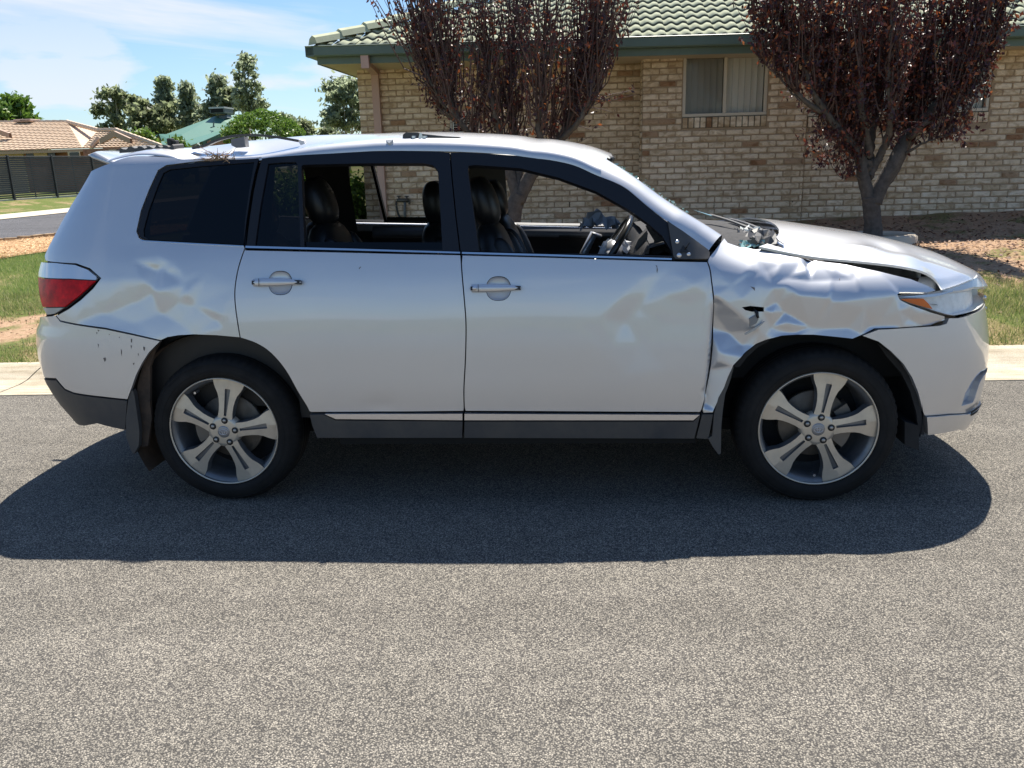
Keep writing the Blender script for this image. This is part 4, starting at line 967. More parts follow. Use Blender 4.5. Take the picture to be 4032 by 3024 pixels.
# ---- the two purple-leaved trees
def plum_tree(base, limbs, label, seed, nshoot, leafn, crownx, ztop, rtrunk, skirt, leafs=.021, spread=.16):
    rs = np.random.default_rng(seed); t = empty('purple_leaf_tree', base, label, 'tree', 'purple leaved street trees before the brick house')
    tr = MB(); br = MB(); P_, T_ = [], []
    for pts, rad in limbs:
        sp = catspline(pts, 6); rr = np.interp(np.linspace(0, 1, len(sp)), np.linspace(0, 1, len(rad)), rad)
        sp = sp+rs.normal(0, .0025 if rad[0] > .08 else .006, sp.shape)
        (tr if rad[0] >= rtrunk*.7 else br).tube(sp, rr, 9 if rad[0] > .04 else 6)
    # shoots spring from the limbs and run almost straight up
    nodes = []
    for pts, rad in limbs[1:]:
        sp = catspline(pts, 12); 
        for i in range(len(sp)//3, len(sp)): nodes.append((sp[i], np.interp(i/len(sp), np.linspace(0, 1, len(rad)), rad)))
    tw = MB(); leaves = []
    for k in range(nshoot):
        p, r0 = nodes[rs.integers(len(nodes))]; p = p.copy(); ln_ = rs.uniform(.7, 1.7); nseg = 7; pts = [p.copy()]
        out = np.array([(p[0]-base[0])*.17, (p[1]-base[1])*.2, 0])+np.append(rs.normal(0, spread, 2), 0)
        p[:2] += rs.normal(0, spread*.35, 2)
        d = np.array([out[0], out[1], 1.0])
        for i in range(nseg):
            d = d+np.append(rs.normal(0, .045, 2), 0); d[:2] *= .93; dd_ = d/np.linalg.norm(d); p = p+dd_*ln_/nseg; pts.append(p.copy())
            if p[2] > ztop: break
        pts = np.array(pts); tw.tube(pts, np.linspace(min(.011, r0*.7), .0025, len(pts)), 4, cap=False)
        nl = int(leafn*ln_)
        for q in range(nl):
            f = rs.random()**.8*(len(pts)-1.001); i = int(f); a = pts[i]+(pts[i+1]-pts[i])*(f-i); leaves.append(a+rs.normal(0, .018, 3))
        if rs.random() < .75:      # a side twig with its own leaves
            i = rs.integers(1, len(pts)-1); a = pts[i]; dr = rs.normal(0, 1, 3); dr[2] = abs(dr[2])*.6+.15; dr /= np.linalg.norm(dr); e = a+dr*rs.uniform(.12, .4)
            tw.tube([a, (a+e)/2+[0, 0, .02], e], [.005, .004, .002], 3, cap=False)
            for q in range(int(leafn*.5)): leaves.append(a+(e-a)*rs.random()+rs.normal(0, .02, 3))
    # leafy skirt twigs hanging round the lower crown
    for k in range(skirt):
        p, r0 = nodes[rs.integers(len(nodes))]; 
        if p[2] > 2.3: continue
        side = 1 if p[0] > base[0] else -1; e = p+np.array([side*rs.uniform(.05, .6), rs.normal(0, .3), rs.uniform(-.15, .35)]); m_ = (p+e)/2+rs.normal(0, .04, 3)
        tw.tube([p, m_, e], [.006, .004, .002], 4, cap=False)
        for q in range(int(leafn*1.1)): f = rs.random(); leaves.append(p*(1-f)+e*f+rs.normal(0, .035, 3))
    tr.build('trunk', m_bark, t, True); br.build('branches', m_bark, t, True); tw.build('twigs', simple('twig_bark', (.085, .05, .045), .7) if 'twig_bark' not in MATS else MATS['twig_bark'], t)
    Lv = np.array(leaves); Lv = Lv[Lv[:, 2] < ztop+.2]; n = len(Lv); a = rs.normal(size=(n, 3)); a[:, 2] -= 1.0; a /= np.linalg.norm(a, axis=1)[:, None]; b = np.cross(a, rs.normal(size=(n, 3))); b /= np.linalg.norm(b, axis=1)[:, None]
    c = np.cross(a, b); s = leafs*(.6+.8*rs.random(n))[:, None]; Lv = Lv+a*s
    # leaf = two faces folded along the midrib
    V = np.stack([Lv-a*s*1.25, Lv+b*s*.62+c*s*.22, Lv+a*s*1.3, Lv-b*s*.62+c*s*.22], 1).reshape(-1, 3); idx = np.arange(n)*4
    Q = np.concatenate([np.stack([idx, idx+1, idx+2], 1), np.stack([idx, idx+2, idx+3], 1)])
    mkq('crown', V, Q, m_plum, t)
    return t
def lt(px, py, y): return aty(px, py, y)
b2 = lt(3440, 925, 7.25)
Y2 = 7.25
limbs2 = [([b2-[0, 0, .1], lt(3436, 880, Y2), lt(3432, 820, Y2), lt(3425, 770, Y2)], [.135, .105, .105, .10]),
    ([lt(3425, 790, Y2), lt(3400, 700, Y2), lt(3385, 620, Y2), lt(3330, 540, Y2-.1), lt(3250, 440, Y2-.2), lt(3190, 340, Y2-.3), lt(3160, 200, Y2-.3)], [.085, .075, .07, .055, .042, .03, .016]),
    ([lt(3440, 800, Y2), lt(3475, 720, Y2), lt(3530, 620, Y2), lt(3580, 520, Y2+.1), lt(3680, 420, Y2), lt(3745, 330, Y2), lt(3800, 180, Y2), lt(3840, 20, Y2)], [.10, .09, .085, .07, .055, .045, .03, .015]),
    ([lt(3450, 770, Y2), lt(3510, 690, Y2+.1), lt(3560, 600, Y2+.15), lt(3600, 500, Y2+.2), lt(3620, 380, Y2+.3), lt(3650, 200, Y2+.3)], [.07, .06, .05, .045, .035, .018]),
    ([lt(3415, 680, Y2), lt(3420, 600, Y2), lt(3400, 480, Y2-.15), lt(3380, 330, Y2-.3), lt(3370, 150, Y2-.3)], [.06, .055, .045, .03, .015]),
    ([lt(3420, 700, Y2), lt(3460, 620, Y2), lt(3490, 560, Y2-.1), lt(3510, 450, Y2-.3), lt(3500, 300, Y2-.4), lt(3510, 80, Y2-.5)], [.05, .05, .042, .035, .025, .014]),
    ([lt(3425, 660, Y2), lt(3428, 560, Y2+.2), lt(3450, 420, Y2+.3), lt(3440, 250, Y2+.4), lt(3430, 60, Y2+.4)], [.055, .05, .04, .03, .014]),
    ([lt(3340, 560, Y2), lt(3290, 420, Y2), lt(3270, 300, Y2+.1), lt(3260, 100, Y2+.1)], [.045, .035, .025, .014]),
    ([lt(3580, 540, Y2), lt(3650, 480, Y2-.2), lt(3760, 420, Y2-.3), lt(3860, 300, Y2-.3), lt(3920, 120, Y2-.3)], [.045, .035, .028, .02, .012]),
    ([lt(3240, 440, Y2-.2), lt(3150, 380, Y2-.3), lt(3090, 290, Y2-.3), lt(3060, 120, Y2-.3)], [.035, .028, .02, .01]),
    ([lt(3150, 400, Y2-.3), lt(3080, 320, Y2-.35), lt(3020, 260, Y2-.4), lt(2975, 215, Y2-.4)], [.012, .009, .006, .003]),
    ([lt(3560, 610, Y2), lt(3640, 560, Y2-.2), lt(3740, 530, Y2-.3), lt(3830, 480, Y2-.3)], [.02, .014, .009, .004]),
    ([lt(3400, 720, Y2), lt(3360, 690, Y2-.1), lt(3310, 700, Y2-.1), lt(3260, 620, Y2-.15)], [.008, .006, .004, .003]),
    ([lt(3395, 690, Y2), lt(3355, 610, Y2-.1), lt(3300, 560, Y2-.1), lt(3250, 500, Y2-.15)], [.012, .008, .006, .003])]
plum_tree(b2, limbs2, 'purple leaved tree growing from the round concrete ring at right', 41, 540, 32, None, 4.35, .10, 50, leafs=.023)
Y1 = 7.2
b1 = lt(2010, 905, Y1)
limbs1 = [([b1-[0, 0, .3], lt(2020, 860, Y1), lt(2030, 800, Y1), lt(2045, 760, Y1)], [.13, .11, .105, .10]),
    ([lt(2040, 790, Y1), lt(2085, 700, Y1), lt(2150, 620, Y1), lt(2210, 545, Y1), lt(2250, 440, Y1), lt(2290, 300, Y1), lt(2330, 120, Y1)], [.095, .085, .075, .06, .045, .03, .014]),
    ([lt(2035, 780, Y1), lt(2010, 690, Y1), lt(1990, 600, Y1), lt(1960, 500, Y1-.1), lt(1930, 360, Y1-.2), lt(1925, 180, Y1-.2)], [.075, .065, .055, .045, .03, .014]),
    ([lt(2040, 770, Y1), lt(2040, 660, Y1+.1), lt(2030, 540, Y1+.2), lt(2010, 400, Y1+.2), lt(2020, 200, Y1+.3), lt(2030, 30, Y1+.3)], [.07, .06, .05, .035, .025, .012]),
    ([lt(2010, 700, Y1), lt(1940, 620, Y1), lt(1860, 540, Y1-.1), lt(1800, 460, Y1-.2), lt(1760, 360, Y1-.2), lt(1740, 200, Y1-.2)], [.06, .055, .045, .035, .025, .012]),
    ([lt(1900, 570, Y1), lt(1830, 500, Y1), lt(1745, 440, Y1), lt(1710, 360, Y1), lt(1690, 250, Y1), lt(1680, 80, Y1)], [.04, .035, .028, .022, .016, .01]),
    ([lt(2100, 680, Y1), lt(2130, 590, Y1-.2), lt(2120, 480, Y1-.3), lt(2140, 330, Y1-.4), lt(2150, 150, Y1-.4)], [.05, .045, .035, .025, .012]),
    ([lt(2200, 560, Y1), lt(2260, 500, Y1-.2), lt(2310, 420, Y1-.3), lt(2340, 280, Y1-.3), lt(2350, 100, Y1-.3)], [.04, .035, .028, .02, .01]),
    ([lt(1800, 470, Y1), lt(1760, 430, Y1-.1), lt(1700, 330, Y1-.2), lt(1660, 220, Y1-.2), lt(1650, 80, Y1-.2)], [.025, .02, .015, .01, .006]),
    ([lt(2240, 520, Y1), lt(2320, 430, Y1+.1), lt(2370, 330, Y1+.1), lt(2390, 200, Y1+.1)], [.02, .014, .01, .005])]
plum_tree(b1, limbs1, 'sparser purple leaved tree rising behind the car roof', 43, 560, 10, None, 4.4, .10, 90, spread=.22, leafs=.023)
# concrete ring round the right tree
rg = lt(3470, 940, 7.1); rx = .47
c0 = np.array([b2[0]+.03, b2[1]-.02, 0]); c0[2] = float(hgt(c0[0], c0[1]))
ring = MB().lathe([(rx-.14, -.05), (rx-.14, .06), (rx-.10, .085), (rx-.03, .085), (rx, .06), (rx+.01, -.08)], c0, axis=(0, 0, 1), n=40).build('planter_ring', m_path, None, True, origin=c0)
tag(ring, 'low round cream concrete ring at the foot of the right tree', 'planter')
print('tree base', b2, 'ring', c0)

# ================================================================ THE CAR
def cr(ox, oy, s):
    def f(*P):
        return [(ox+P[i]/s, oy+P[i+1]/s) for i in range(0, len(P), 2)]
    return f
dD = lambda *P: [(P[i]*1.8228, P[i+1]*1.8228) for i in range(0, len(P), 2)]
k1 = cr(0, 0, 1.58); k2 = cr(1300, 0, 1.58); k5 = cr(2700, 850, 1.58); k6 = cr(800, 900, 1.58); q1 = cr(1000, 500, 2.212); q2 = cr(1750, 550, 2.011); k7 = cr(3300, 1000, 2.0738); k4 = cr(100, 900, 1.6592)
YC = .935
Hz = cubic([.10, .22, .32, .45, .60, .74, .86, .96, 1.06, 1.14, 1.18, 1.30, 1.45, 1.56, 1.62, 1.70], [.86, .912, .932, .945, .953, .955, .950, .940, .922, .900, .887, .838, .774, .727, .700, .62])
XF0, XR0 = 2.85, -.42
xf_t = cubic([.1, .18, .25, .33, .45, .55, .65, .75, .85, .95, 1.02, 1.2], [3.57, 3.63, 3.70, 3.75, 3.77, 3.775, 3.77, 3.75, 3.725, 3.70, 3.65, 3.5])
xr_t = cubic([.2, .35, .47, .60, .72, .83, .88, .95, 1.09, 1.2, 1.38, 1.5, 1.6, 1.7], [-.90, -.97, -1.07, -1.13, -1.14, -1.12, -1.085, -1.09, -1.07, -1.04, -.93, -.84, -.76, -.70])
ztop = cubic([1.8, 2.3, 2.5, 2.85, 3.1, 3.3, 3.6], [1.30, 1.20, 1.165, 1.105, 1.075, 1.01, .93])
def W(x, z):
    h = Hz(z)
    zt = ztop(x); t = np.clip((z-(zt-.17))/.17, 0, 1.3)
    h = h-np.where(x > 2.15, np.clip((x-2.15)/.3, 0, 1), 0)*.115*t**2.4
    h = h-.012*np.clip((x-1.9)/1.2, 0, 1)**2*0
    return h
def S(s, z):
    """near body side: s runs along the flank and round both corners"""
    s = np.asarray(s, float); z = np.asarray(z, float)
    xm = np.clip(s, XR0, XF0); h = W(xm, z)
    # front corner
    ph = math.pi/2-np.clip((s-XF0)/1.50, 0, 1)*math.pi/2; a = xf_t(z)-XF0; n = 2.55
    rr = (np.abs(np.cos(ph)/a)**n+np.abs(np.sin(ph)/h)**n)**(-1/n)
    xF = XF0+rr*np.cos(ph); yF = rr*np.sin(ph)
    ph2 = math.pi/2-np.clip((XR0-s)/1.50, 0, 1)*math.pi/2; a2 = XR0-xr_t(z); n2 = 3.0
    rr2 = (np.abs(np.cos(ph2)/a2)**n2+np.abs(np.sin(ph2)/h)**n2)**(-1/n2)
    xR = XR0-rr2*np.cos(ph2); yR = rr2*np.sin(ph2)
    x = np.where(s > XF0, xF, np.where(s < XR0, xR, s)); y = np.where(s > XF0, yF, np.where(s < XR0, yR, h))
    return np.stack([x, YC-y, z*np.ones_like(x)], -1)
def Sn(s, z, e=1e-3):
    a = S(s+e, z)-S(s-e, z); b = S(s, z+e)-S(s, z-e); n = np.cross(a, b); n /= np.linalg.norm(n, axis=-1)[..., None]+1e-12
    return n      # points outward (toward -y on the flank)
def inv(px, py):
    """pixel -> (s, z) on the flank; clamps at the silhouette"""
    P = aty(px, py, .0); s, z = float(np.clip(P[0], -1.6, 4.2)), float(np.clip(P[2], .12, 1.7)); best = (1e9, s, z)
    for it in range(40):
        u, v = proj(S(s, z)); r = np.array([px-u, py-v]); e = np.linalg.norm(r)
        if e < best[0]: best = (e, s, z)
        if e < .05: break
        u1, v1 = proj(S(s+.002, z)); u2, v2 = proj(S(s, z+.002)); J = np.array([[(u1-u)/.002, (u2-u)/.002], [(v1-v)/.002, (v2-v)/.002]])
        d = np.linalg.solve(J.T@J+np.eye(2)*400, J.T@r); m = np.abs(d).max()
        if m > .08: d *= .08/m
        s = float(np.clip(s+d[0], -1.92, 4.35)); z = float(np.clip(z+d[1], .1, 1.72))
    return np.array([best[1], best[2]])
def Q(P): return np.array([inv(*p) for p in P])

# paint and trims
def paintmat():
    m, nt, b = newmat('silver_paint'); tc = N(nt, 'ShaderNodeTexCoord'); v = tc.outputs['Object']
    fl = noise_(nt, v, 900, 2, .5); fr = N(nt, 'ShaderNodeMapRange'); fr.inputs[3].default_value = .93; fr.inputs[4].default_value = 1.07; L(nt, fl, fr.inputs[0])
    du = noise_(nt, v, 3.5, 6, .65)
    sx = N(nt, 'ShaderNodeSeparateXYZ'); L(nt, v, sx.inputs[0])
    low = N(nt, 'ShaderNodeMapRange'); low.inputs[1].default_value = .62; low.inputs[2].default_value = .28; L(nt, sx.outputs[2], low.inputs[0])
    dust = math_(nt, 'MULTIPLY', low.outputs[0], math_(nt, 'MULTIPLY', du, .55), clamp=True)
    base = mixc_(nt, dust, (.625, .628, .645), (.48, .44, .38))
    cb = N(nt, 'ShaderNodeCombineXYZ')
    for i in range(3): L(nt, fr.outputs[0], cb.inputs[i])
    base = mixc_(nt, 1.0, base, cb.outputs[0], 'MULTIPLY'); L(nt, base, b.inputs['Base Color'])
    b.inputs['Metallic'].default_value = .68; ro = N(nt, 'ShaderNodeMapRange'); ro.inputs[3].default_value = .38; ro.inputs[4].default_value = .48; L(nt, du, ro.inputs[0]); L(nt, ro.outputs[0], b.inputs['Roughness'])
    b.inputs['Coat Weight'].default_value = 1; b.inputs['Coat IOR'].default_value = 1.75
    cr_ = math_(nt, 'ADD', math_(nt, 'MULTIPLY', dust, .5), .05); L(nt, cr_, b.inputs['Coat Roughness'])
    return m
m_paint = paintmat()
m_frame = simple('door_frame_black', (.011, .012, .016), .42, spec=.35)
m_plast = simple('black_plastic', (.038, .042, .050), .5, noise=(5, .35, (.085, .078, .070)), bump=(300, .15, .001))
m_seal = simple('rubber_seal', (.012, .012, .013), .5)
m_tyre = simple('tyre_rubber', (.014, .013, .0125), .78, spec=.3, noise=(12, .25))
m_alloy = simple('machined_alloy', (.60, .535, .445), .42, metal=.6, noise=(14, .10))
m_alloyg = simple('grey_alloy_paint', (.17, .175, .185), .38, metal=.5, noise=(9, .25))
m_chrome = simple('chrome', (.75, .76, .78), .12, metal=1)
m_satin = simple('satin_metal', (.68, .69, .73), .28, metal=.9)
m_disc = simple('brake_disc_steel', (.17, .145, .12), .55, metal=.6, noise=(20, .2))
m_mud = simple('muddy_liner', (.12, .078, .052), .85, noise=(9, .6, (.03, .024, .02)), bump=(14, .6, .01))
m_liner = simple('wheel_arch_liner', (.014, .014, .015), .8, noise=(8, .3), bump=(10, .5, .01))
m_int = simple('black_interior', (.014, .014, .015), .55, bump=(200, .2, .001))
m_leather = simple('seat_leather', (.010, .010, .011), .42, bump=(180, .25, .001))
m_trimtop = simple('grey_trim_highlight', (.10, .10, .105), .38, bump=(260, .3, .001))
m_felt = simple('dash_mat_felt', (.045, .044, .045), .95, noise=(60, .3), bump=(200, .5, .003))
m_cloth = simple('airbag_cloth', (.50, .51, .53), .8, bump=(30, .4, .01))
m_silvertrim = simple('silver_interior_trim', (.48, .49, .52), .3, metal=.6)
m_red = simple('red_lens', (.60, .006, .008), .22, spec=.2, noise=(22, .45))
m_clearl = simple('pale_lens', (.60, .66, .74), .12, metal=.35, coat=1)
m_greyl = simple('dusty_clear_lens', (.42, .42, .40), .25, coat=.6)
m_amber = simple('amber_lens', (.90, .19, .01), .3, spec=.3)
m_reflector = simple('lamp_reflector', (.88, .89, .88), .35, metal=.0, noise=(30, .12))
m_teal = simple('shattered_glass_edge', (.25, .42, .40), .15, coat=1)
m_scuff_shade = simple('scuff_and_crease_shade', (.17, .15, .14), .8)
m_tint = wg('privacy_glass', .004, .9); m_tintl = wg('light_privacy_glass', .16, .9); m_lens = wg('headlamp_lens', .98, .4); m_tintf = wg('far_privacy_glass', .33, .9)

car = empty('damaged_car', (1.3, YC, 0), 'crash damaged silver four wheel drive wagon parked along the kerb, windows broken', 'car')
# crumpled sheet metal: folds given as control points (pixel, depth in mm), joined by flat facets and slightly rounded
k8 = cr(2677, 709, 1.652); dd1 = cr(0, 0, 1/1.8228)
FOLDS = [
 (k8, .0022, [(215,480,0),(400,400,0),(640,450,0),(215,560,0),(222,690,-2),(222,750,4),(330,690,6),(400,770,8),(225,800,-20),(228,880,-40),(228,965,-52),(300,800,6),(400,880,4),(520,980,2),(330,1005,-46),(410,1085,-32),(250,1180,-8),(340,1210,0),(480,1080,-5),(215,1010,-48),(200,1250,-36),(160,1480,-26),(262,1120,-8),(290,1330,-2),(225,1500,0),
  (600,700,2),(560,640,0),(690,865,-20),(640,800,-12),(740,740,4),(770,748,9),(700,930,-4),(600,860,3),(540,845,0),(740,1000,-14),(600,960,-12),(860,960,-13),(880,1010,-10),(760,1000,-14),
  (1000,795,6),(1200,830,7),(1420,850,5),(1250,960,-13),(1100,965,-15),(950,970,-15),(1320,905,-6),(960,765,10),(1200,765,11),(1400,742,7),(1430,790,0),(980,785,3),
  (500,522,4),(660,550,6),(830,590,3),(1000,590,5),(1150,604,3),(560,592,-3),(700,632,-6),(850,648,-6),(1000,645,-4),(1130,640,-1),(700,690,2),(900,715,4),(1150,700,3),(500,680,4),
  (838,508,-10),(840,545,-15),(842,582,-12),(795,530,0),(885,535,1),(800,495,0),(880,505,0),(1000,540,0),(1300,600,0),(1650,720,0),(1430,725,0),
  (430,598,4),(520,603,3),(600,662,-1),(440,628,-2),(1500,900,-9),(1450,950,-2),(1600,950,-11),(1700,930,-15),(1560,868,4),(1500,830,0),(1720,890,0),
  (560,1020,-4),(760,1012,-6),(1000,1035,-4),(1180,1000,-2),(1120,1045,0),(420,1150,-3)]),
 (k4, .0055, [(860,238,-5),(850,270,-18),(830,392,-15),(700,205,1),(600,170,0),(860,180,3),(760,110,-2),(900,60,0),(960,225,3),(890,257,-11),(1035,362,0),(960,302,-9),(945,262,1),(1040,300,4),(480,338,2),(400,430,0),(260,560,0),(500,560,-17),(700,485,-20),(820,422,-22),(850,402,-4),(900,398,1),(1050,425,5),(1285,575,3),(1100,500,-7),(1000,478,-11),(1255,595,-7),(880,560,-24),(700,620,-15),(1000,620,-11),(1285,645,-1),(850,715,0),(1100,690,0),(500,645,-4),(1340,560,0),(1350,400,0),(1200,280,0),(1150,130,0),(330,615,0),(620,330,3),(760,330,0),(560,90,0)]),
 (dd1, .0065, [(1412,592,0),(1421,602,-3),(1400,635,-8),(1375,665,-12),(1352,695,-15),(1385,600,0),(1345,640,0),(1300,690,0),(1320,745,-2),(1385,745,-10),(1440,700,-8),(1430,640,-2),(1478,628,3),(1500,612,6),(1531,640,-4),(1528,595,0),(1525,700,-9),(1505,765,-3),(1440,800,0),(1350,810,0),(1240,700,0),(1530,810,0),(1450,580,0),(1490,658,-6),(1200,600,0)]),
 (dd1, .012, [(800,850,0),(826,886,-6),(850,850,0),(870,886,0),(760,886,0),(826,820,0)])]
_fold = None
def dents(sz):
    global _fold
    if _fold is None:
        _fold = []
        for fn, rad, L_ in FOLDS:
            P = np.array([inv(*fn(a, b)[0]) for a, b, c in L_]); h = np.array([c/1000*(1.15 if fn is k8 else .78 if fn is k4 else .95) for a, b, c in L_])
            r = delaunay_2d_cdt([Vector(p) for p in P], [], [], 0, 1e-6, True); PV = np.array([tuple(v) for v in r[0]]); hv = np.array([h[o[0]] for o in r[3]]); _fold.append((PV, hv, [f for f in r[2] if len(f) == 3], rad))
    out = np.zeros(len(sz))
    for PV, hv, T, rad in _fold:
        k = np.where((sz[:, 0] > PV[:, 0].min()-.05) & (sz[:, 0] < PV[:, 0].max()+.05) & (sz[:, 1] > PV[:, 1].min()-.05) & (sz[:, 1] < PV[:, 1].max()+.05))[0]
        if not len(k): continue
        acc = np.zeros(len(k))
        offs = [(0, 0)]+[(math.cos(a), math.sin(a)) for a in np.arange(6)*math.pi/3]+[(1.8*math.cos(a), 1.8*math.sin(a)) for a in np.arange(6)*math.pi/3+.5]
        for ox, oy in offs:
            q = sz[k]+np.array([ox, oy])*rad; val = np.zeros(len(k))
            for f in T:
                a, b, c = PV[f[0]], PV[f[1]], PV[f[2]]; M2 = np.array([b-a, c-a]).T; dt = np.linalg.det(M2)
                if abs(dt) < 1e-10: continue
                uv = (q-a)@np.linalg.inv(M2).T; m = (uv[:, 0] >= -1e-9) & (uv[:, 1] >= -1e-9) & (uv.sum(1) <= 1+1e-9)
                val[m] = hv[f[0]]*(1-uv[m, 0]-uv[m, 1])+hv[f[1]]*uv[m, 0]+hv[f[2]]*uv[m, 1]
            acc += val
        out[k] += acc/len(offs)
    out += .0012*np.sin(sz[:, 0]*7+sz[:, 1]*3)*np.clip((sz[:, 1]-.3)*3, 0, 1)
    return out
_seam_push = None
def side_mesh(name, poly, mat, parent, near=True, holes=(), grid=.04, depth=0.0, dent=True, inset=.0028, flange=.022, smooth=True, thick=0, curve_noise=0):
    poly = np.array(poly, float)
    if inset: poly = offset(poly, inset)
    holes = [offset(np.array(h, float), -inset) for h in holes]
    V2, T2, loops = fill(poly, holes, grid)
    P = S(V2[:, 0], V2[:, 1]); n = Sn(V2[:, 0], V2[:, 1])
    off = np.full(len(V2), depth, float)
    if dent and near: off = off+dents(V2)
    P = P+n*off[:, None]
    e1_ = V2[T2[:, 1]]-V2[T2[:, 0]]; e2_ = V2[T2[:, 2]]-V2[T2[:, 0]]; e3_ = e2_-e1_
    ar = np.abs(e1_[:, 0]*e2_[:, 1]-e1_[:, 1]*e2_[:, 0]); lm = np.maximum(np.maximum(np.linalg.norm(e1_, axis=1), np.linalg.norm(e2_, axis=1)), np.linalg.norm(e3_, axis=1))
    T2 = T2[ar/lm > .0009]
    # orient triangles outward
    V = list(P); Fc = []
    for t in T2:
        a, b, c = t; nn = np.cross(P[b]-P[a], P[c]-P[a]); Fc.append((a, b, c) if nn@n[a] > 0 else (a, c, b))
    nsm = len(Fc)
    if flange:
        for l in loops:
            b = len(V)
            V += [P[i] for i in l]; V += [P[i]-n[i]*flange for i in l]; k = len(l)
            Fc += [(b+i, b+(i+1) % k, b+k+(i+1) % k, b+k+i) for i in range(k)]
    V = np.array(V)
    if not near: V[:, 1] = 2*YC-V[:, 1]; Fc = [f[::-1] for f in Fc]
    o = mk(name, V, Fc, mat, parent, False)
    if smooth: o.data.polygons.foreach_set('use_smooth', [i < nsm for i in range(len(Fc))])
    return o

# ---- traced outlines (flank coordinates)
top_rail = Q(k1(690, 1012, 760, 985, 860, 968, 1000, 972, 1150, 985, 1300, 985, 1460, 988, 1630, 980)+k1(1870, 962, 2212, 945)+k2(350, 938, 745, 942)+q2(400, 110, 700, 140, 1000, 195, 1200, 280, 1415, 370, 1600, 520, 1755, 640, 2090, 880))
RAIL = catspline(top_rail, 5)
seamB = catspline(Q(k6(1603, 150, 1608, 250, 1625, 450, 1635, 600, 1632, 800, 1622, 1000, 1625, 1137)), 4)
seamR = catspline(Q(k6(262, 118, 245, 160, 215, 260, 197, 380, 200, 480, 215, 590, 230, 680)), 4)
archR = catspline(Q(k6(230, 680, 330, 715, 420, 775, 510, 880, 590, 1020, 640, 1100, 662, 1145)), 4)
seamF = catspline(Q(k5(130, 277, 150, 330, 160, 400, 172, 500, 180, 620, 178, 760, 160, 950, 130, 1100, 95, 1226)), 4)
# glasshouse ----------------------------------------------------
rear_seam_up = Q(k1(1628, 984, 1600, 1080, 1575, 1200, 1548, 1380, 1530, 1530))
belt_r = Q(k1(1530, 1533)+dD(700, 535.5, 995, 543.5)); belt_f = Q(dD(997, 543.5, 1200, 549, 1451, 557.5))
sB_up = Q(q2(45, 100, 60, 300, 90, 600, 125, 885))
def rail_between(s0, s1): return [p for p in RAIL if s0 < p[0] < s1]
A_rear = rear_seam_up[0]; A_b = sB_up[0]
rdf = [*rear_seam_up[::-1], *rail_between(A_rear[0]+.01, A_b[0]-.01), *sB_up, *belt_r[::-1]]
fix_win = Q(q1(128, 325, 250, 314, 362, 312, 375, 330, 400, 1040, 15, 1036, 60, 700)); 
r_open = Q(q1(418, 350, 430, 335, 1000, 322, 1480, 322, 1555, 338, 1592, 375, 1602, 430, 1637, 1066, 445, 1046))
fdf = [*sB_up[::-1], *rail_between(A_b[0]+.01, inv(*q2(1755, 640)[0])[0]), *Q(q2(1755, 640, 2085, 880, 2105, 930, 2090, 955, 1810, 955, 1795, 935)), *belt_f[::-1][1:]]
f_open = Q(q2(190, 240, 195, 212, 245, 206, 420, 218, 600, 232, 900, 305, 1200, 415, 1450, 555, 1600, 660, 1720, 765, 1790, 880, 1800, 915, 1500, 905, 280, 884))
qwin_o = Q(k1(1035, 1030, 1200, 1008, 1400, 990, 1618, 980, 1590, 1080, 1565, 1200, 1538, 1380, 1520, 1527, 1200, 1512, 905, 1496, 868, 1480, 852, 1440, 880, 1310, 930, 1180, 985, 1060))
qwin_i = Q(k1(1060, 1060, 1250, 1040, 1575, 1015, 1545, 1180, 1518, 1380, 1508, 1520, 1200, 1505, 930, 1486, 900, 1466, 898, 1430, 930, 1310, 985, 1160, 1020, 1080))
# lower doors
rd_poly = [*Q(dD(531, 539.5, 760, 545)), Q(dD(995, 550))[0], *seamB[3:-1], *Q(dD(1002, 888.5, 850, 890)), Q(dD(672, 891))[0], *archR[::-1][1:], *seamR[::-1][1:-1]]
fd_poly = [*Q(dD(998, 550.5, 1200, 556, 1451, 563.5, 1528, 565)), *seamF[2:-1], *Q(dD(1513, 891, 1250, 889.5, 1005, 888.5)), *seamB[::-1][1:-3]]
# quarter panel
qp = [*Q(k1(690, 1012, 640, 1060)), *Q(k1(600, 1150, 520, 1270, 455, 1380, 390, 1500, 330, 1620)), *Q(k4(200, 218, 250, 226, 330, 230, 420, 262, 492, 325, 440, 390, 360, 465, 280, 525, 200, 570, 228, 603, 520, 652, 700, 690, 885, 732)), *Q(k4(930, 712, 1000, 700, 1100, 694, 1250, 700)), archR[0], *seamR[::-1][1:-1], *Q(k1(1518, 1534)), Q(k1(1520, 1529))[0], *qwin_o[::-1][:]]
# order: qwin_o listed clockwise from top-left; walk its lower edge back to the seam
i_seam = 7
low_edge = [qwin_o[i] for i in range(7, len(qwin_o))]            # bottom right ... up the left side
top_edge = [qwin_o[i] for i in (0, 1, 2, 3)]
qp_outer = [*Q(k1(690, 1012)), *[p-np.array([.13, 0]) for p in Q(k1(655, 1060, 590, 1170, 520, 1275, 455, 1385, 395, 1500, 340, 1600))], *[p-np.array([.10, 0]) for p in Q(k4(190, 218))], *Q(k4(250, 226, 330, 230, 420, 262, 492, 325, 440, 390, 360, 465, 280, 525, 200, 570, 228, 603, 520, 652, 700, 690, 885, 732)), *Q(k4(930, 712, 1000, 700, 1100, 694, 1250, 700)), archR[0], *seamR[::-1][1:-1], Q(k1(1522, 1538))[0], *low_edge, *top_edge, Q(k1(1625, 979))[0], *rail_between(inv(*k1(700, 1000)[0])[0]+.02, inv(*k1(1625, 979)[0])[0]-.02)[::-1]]

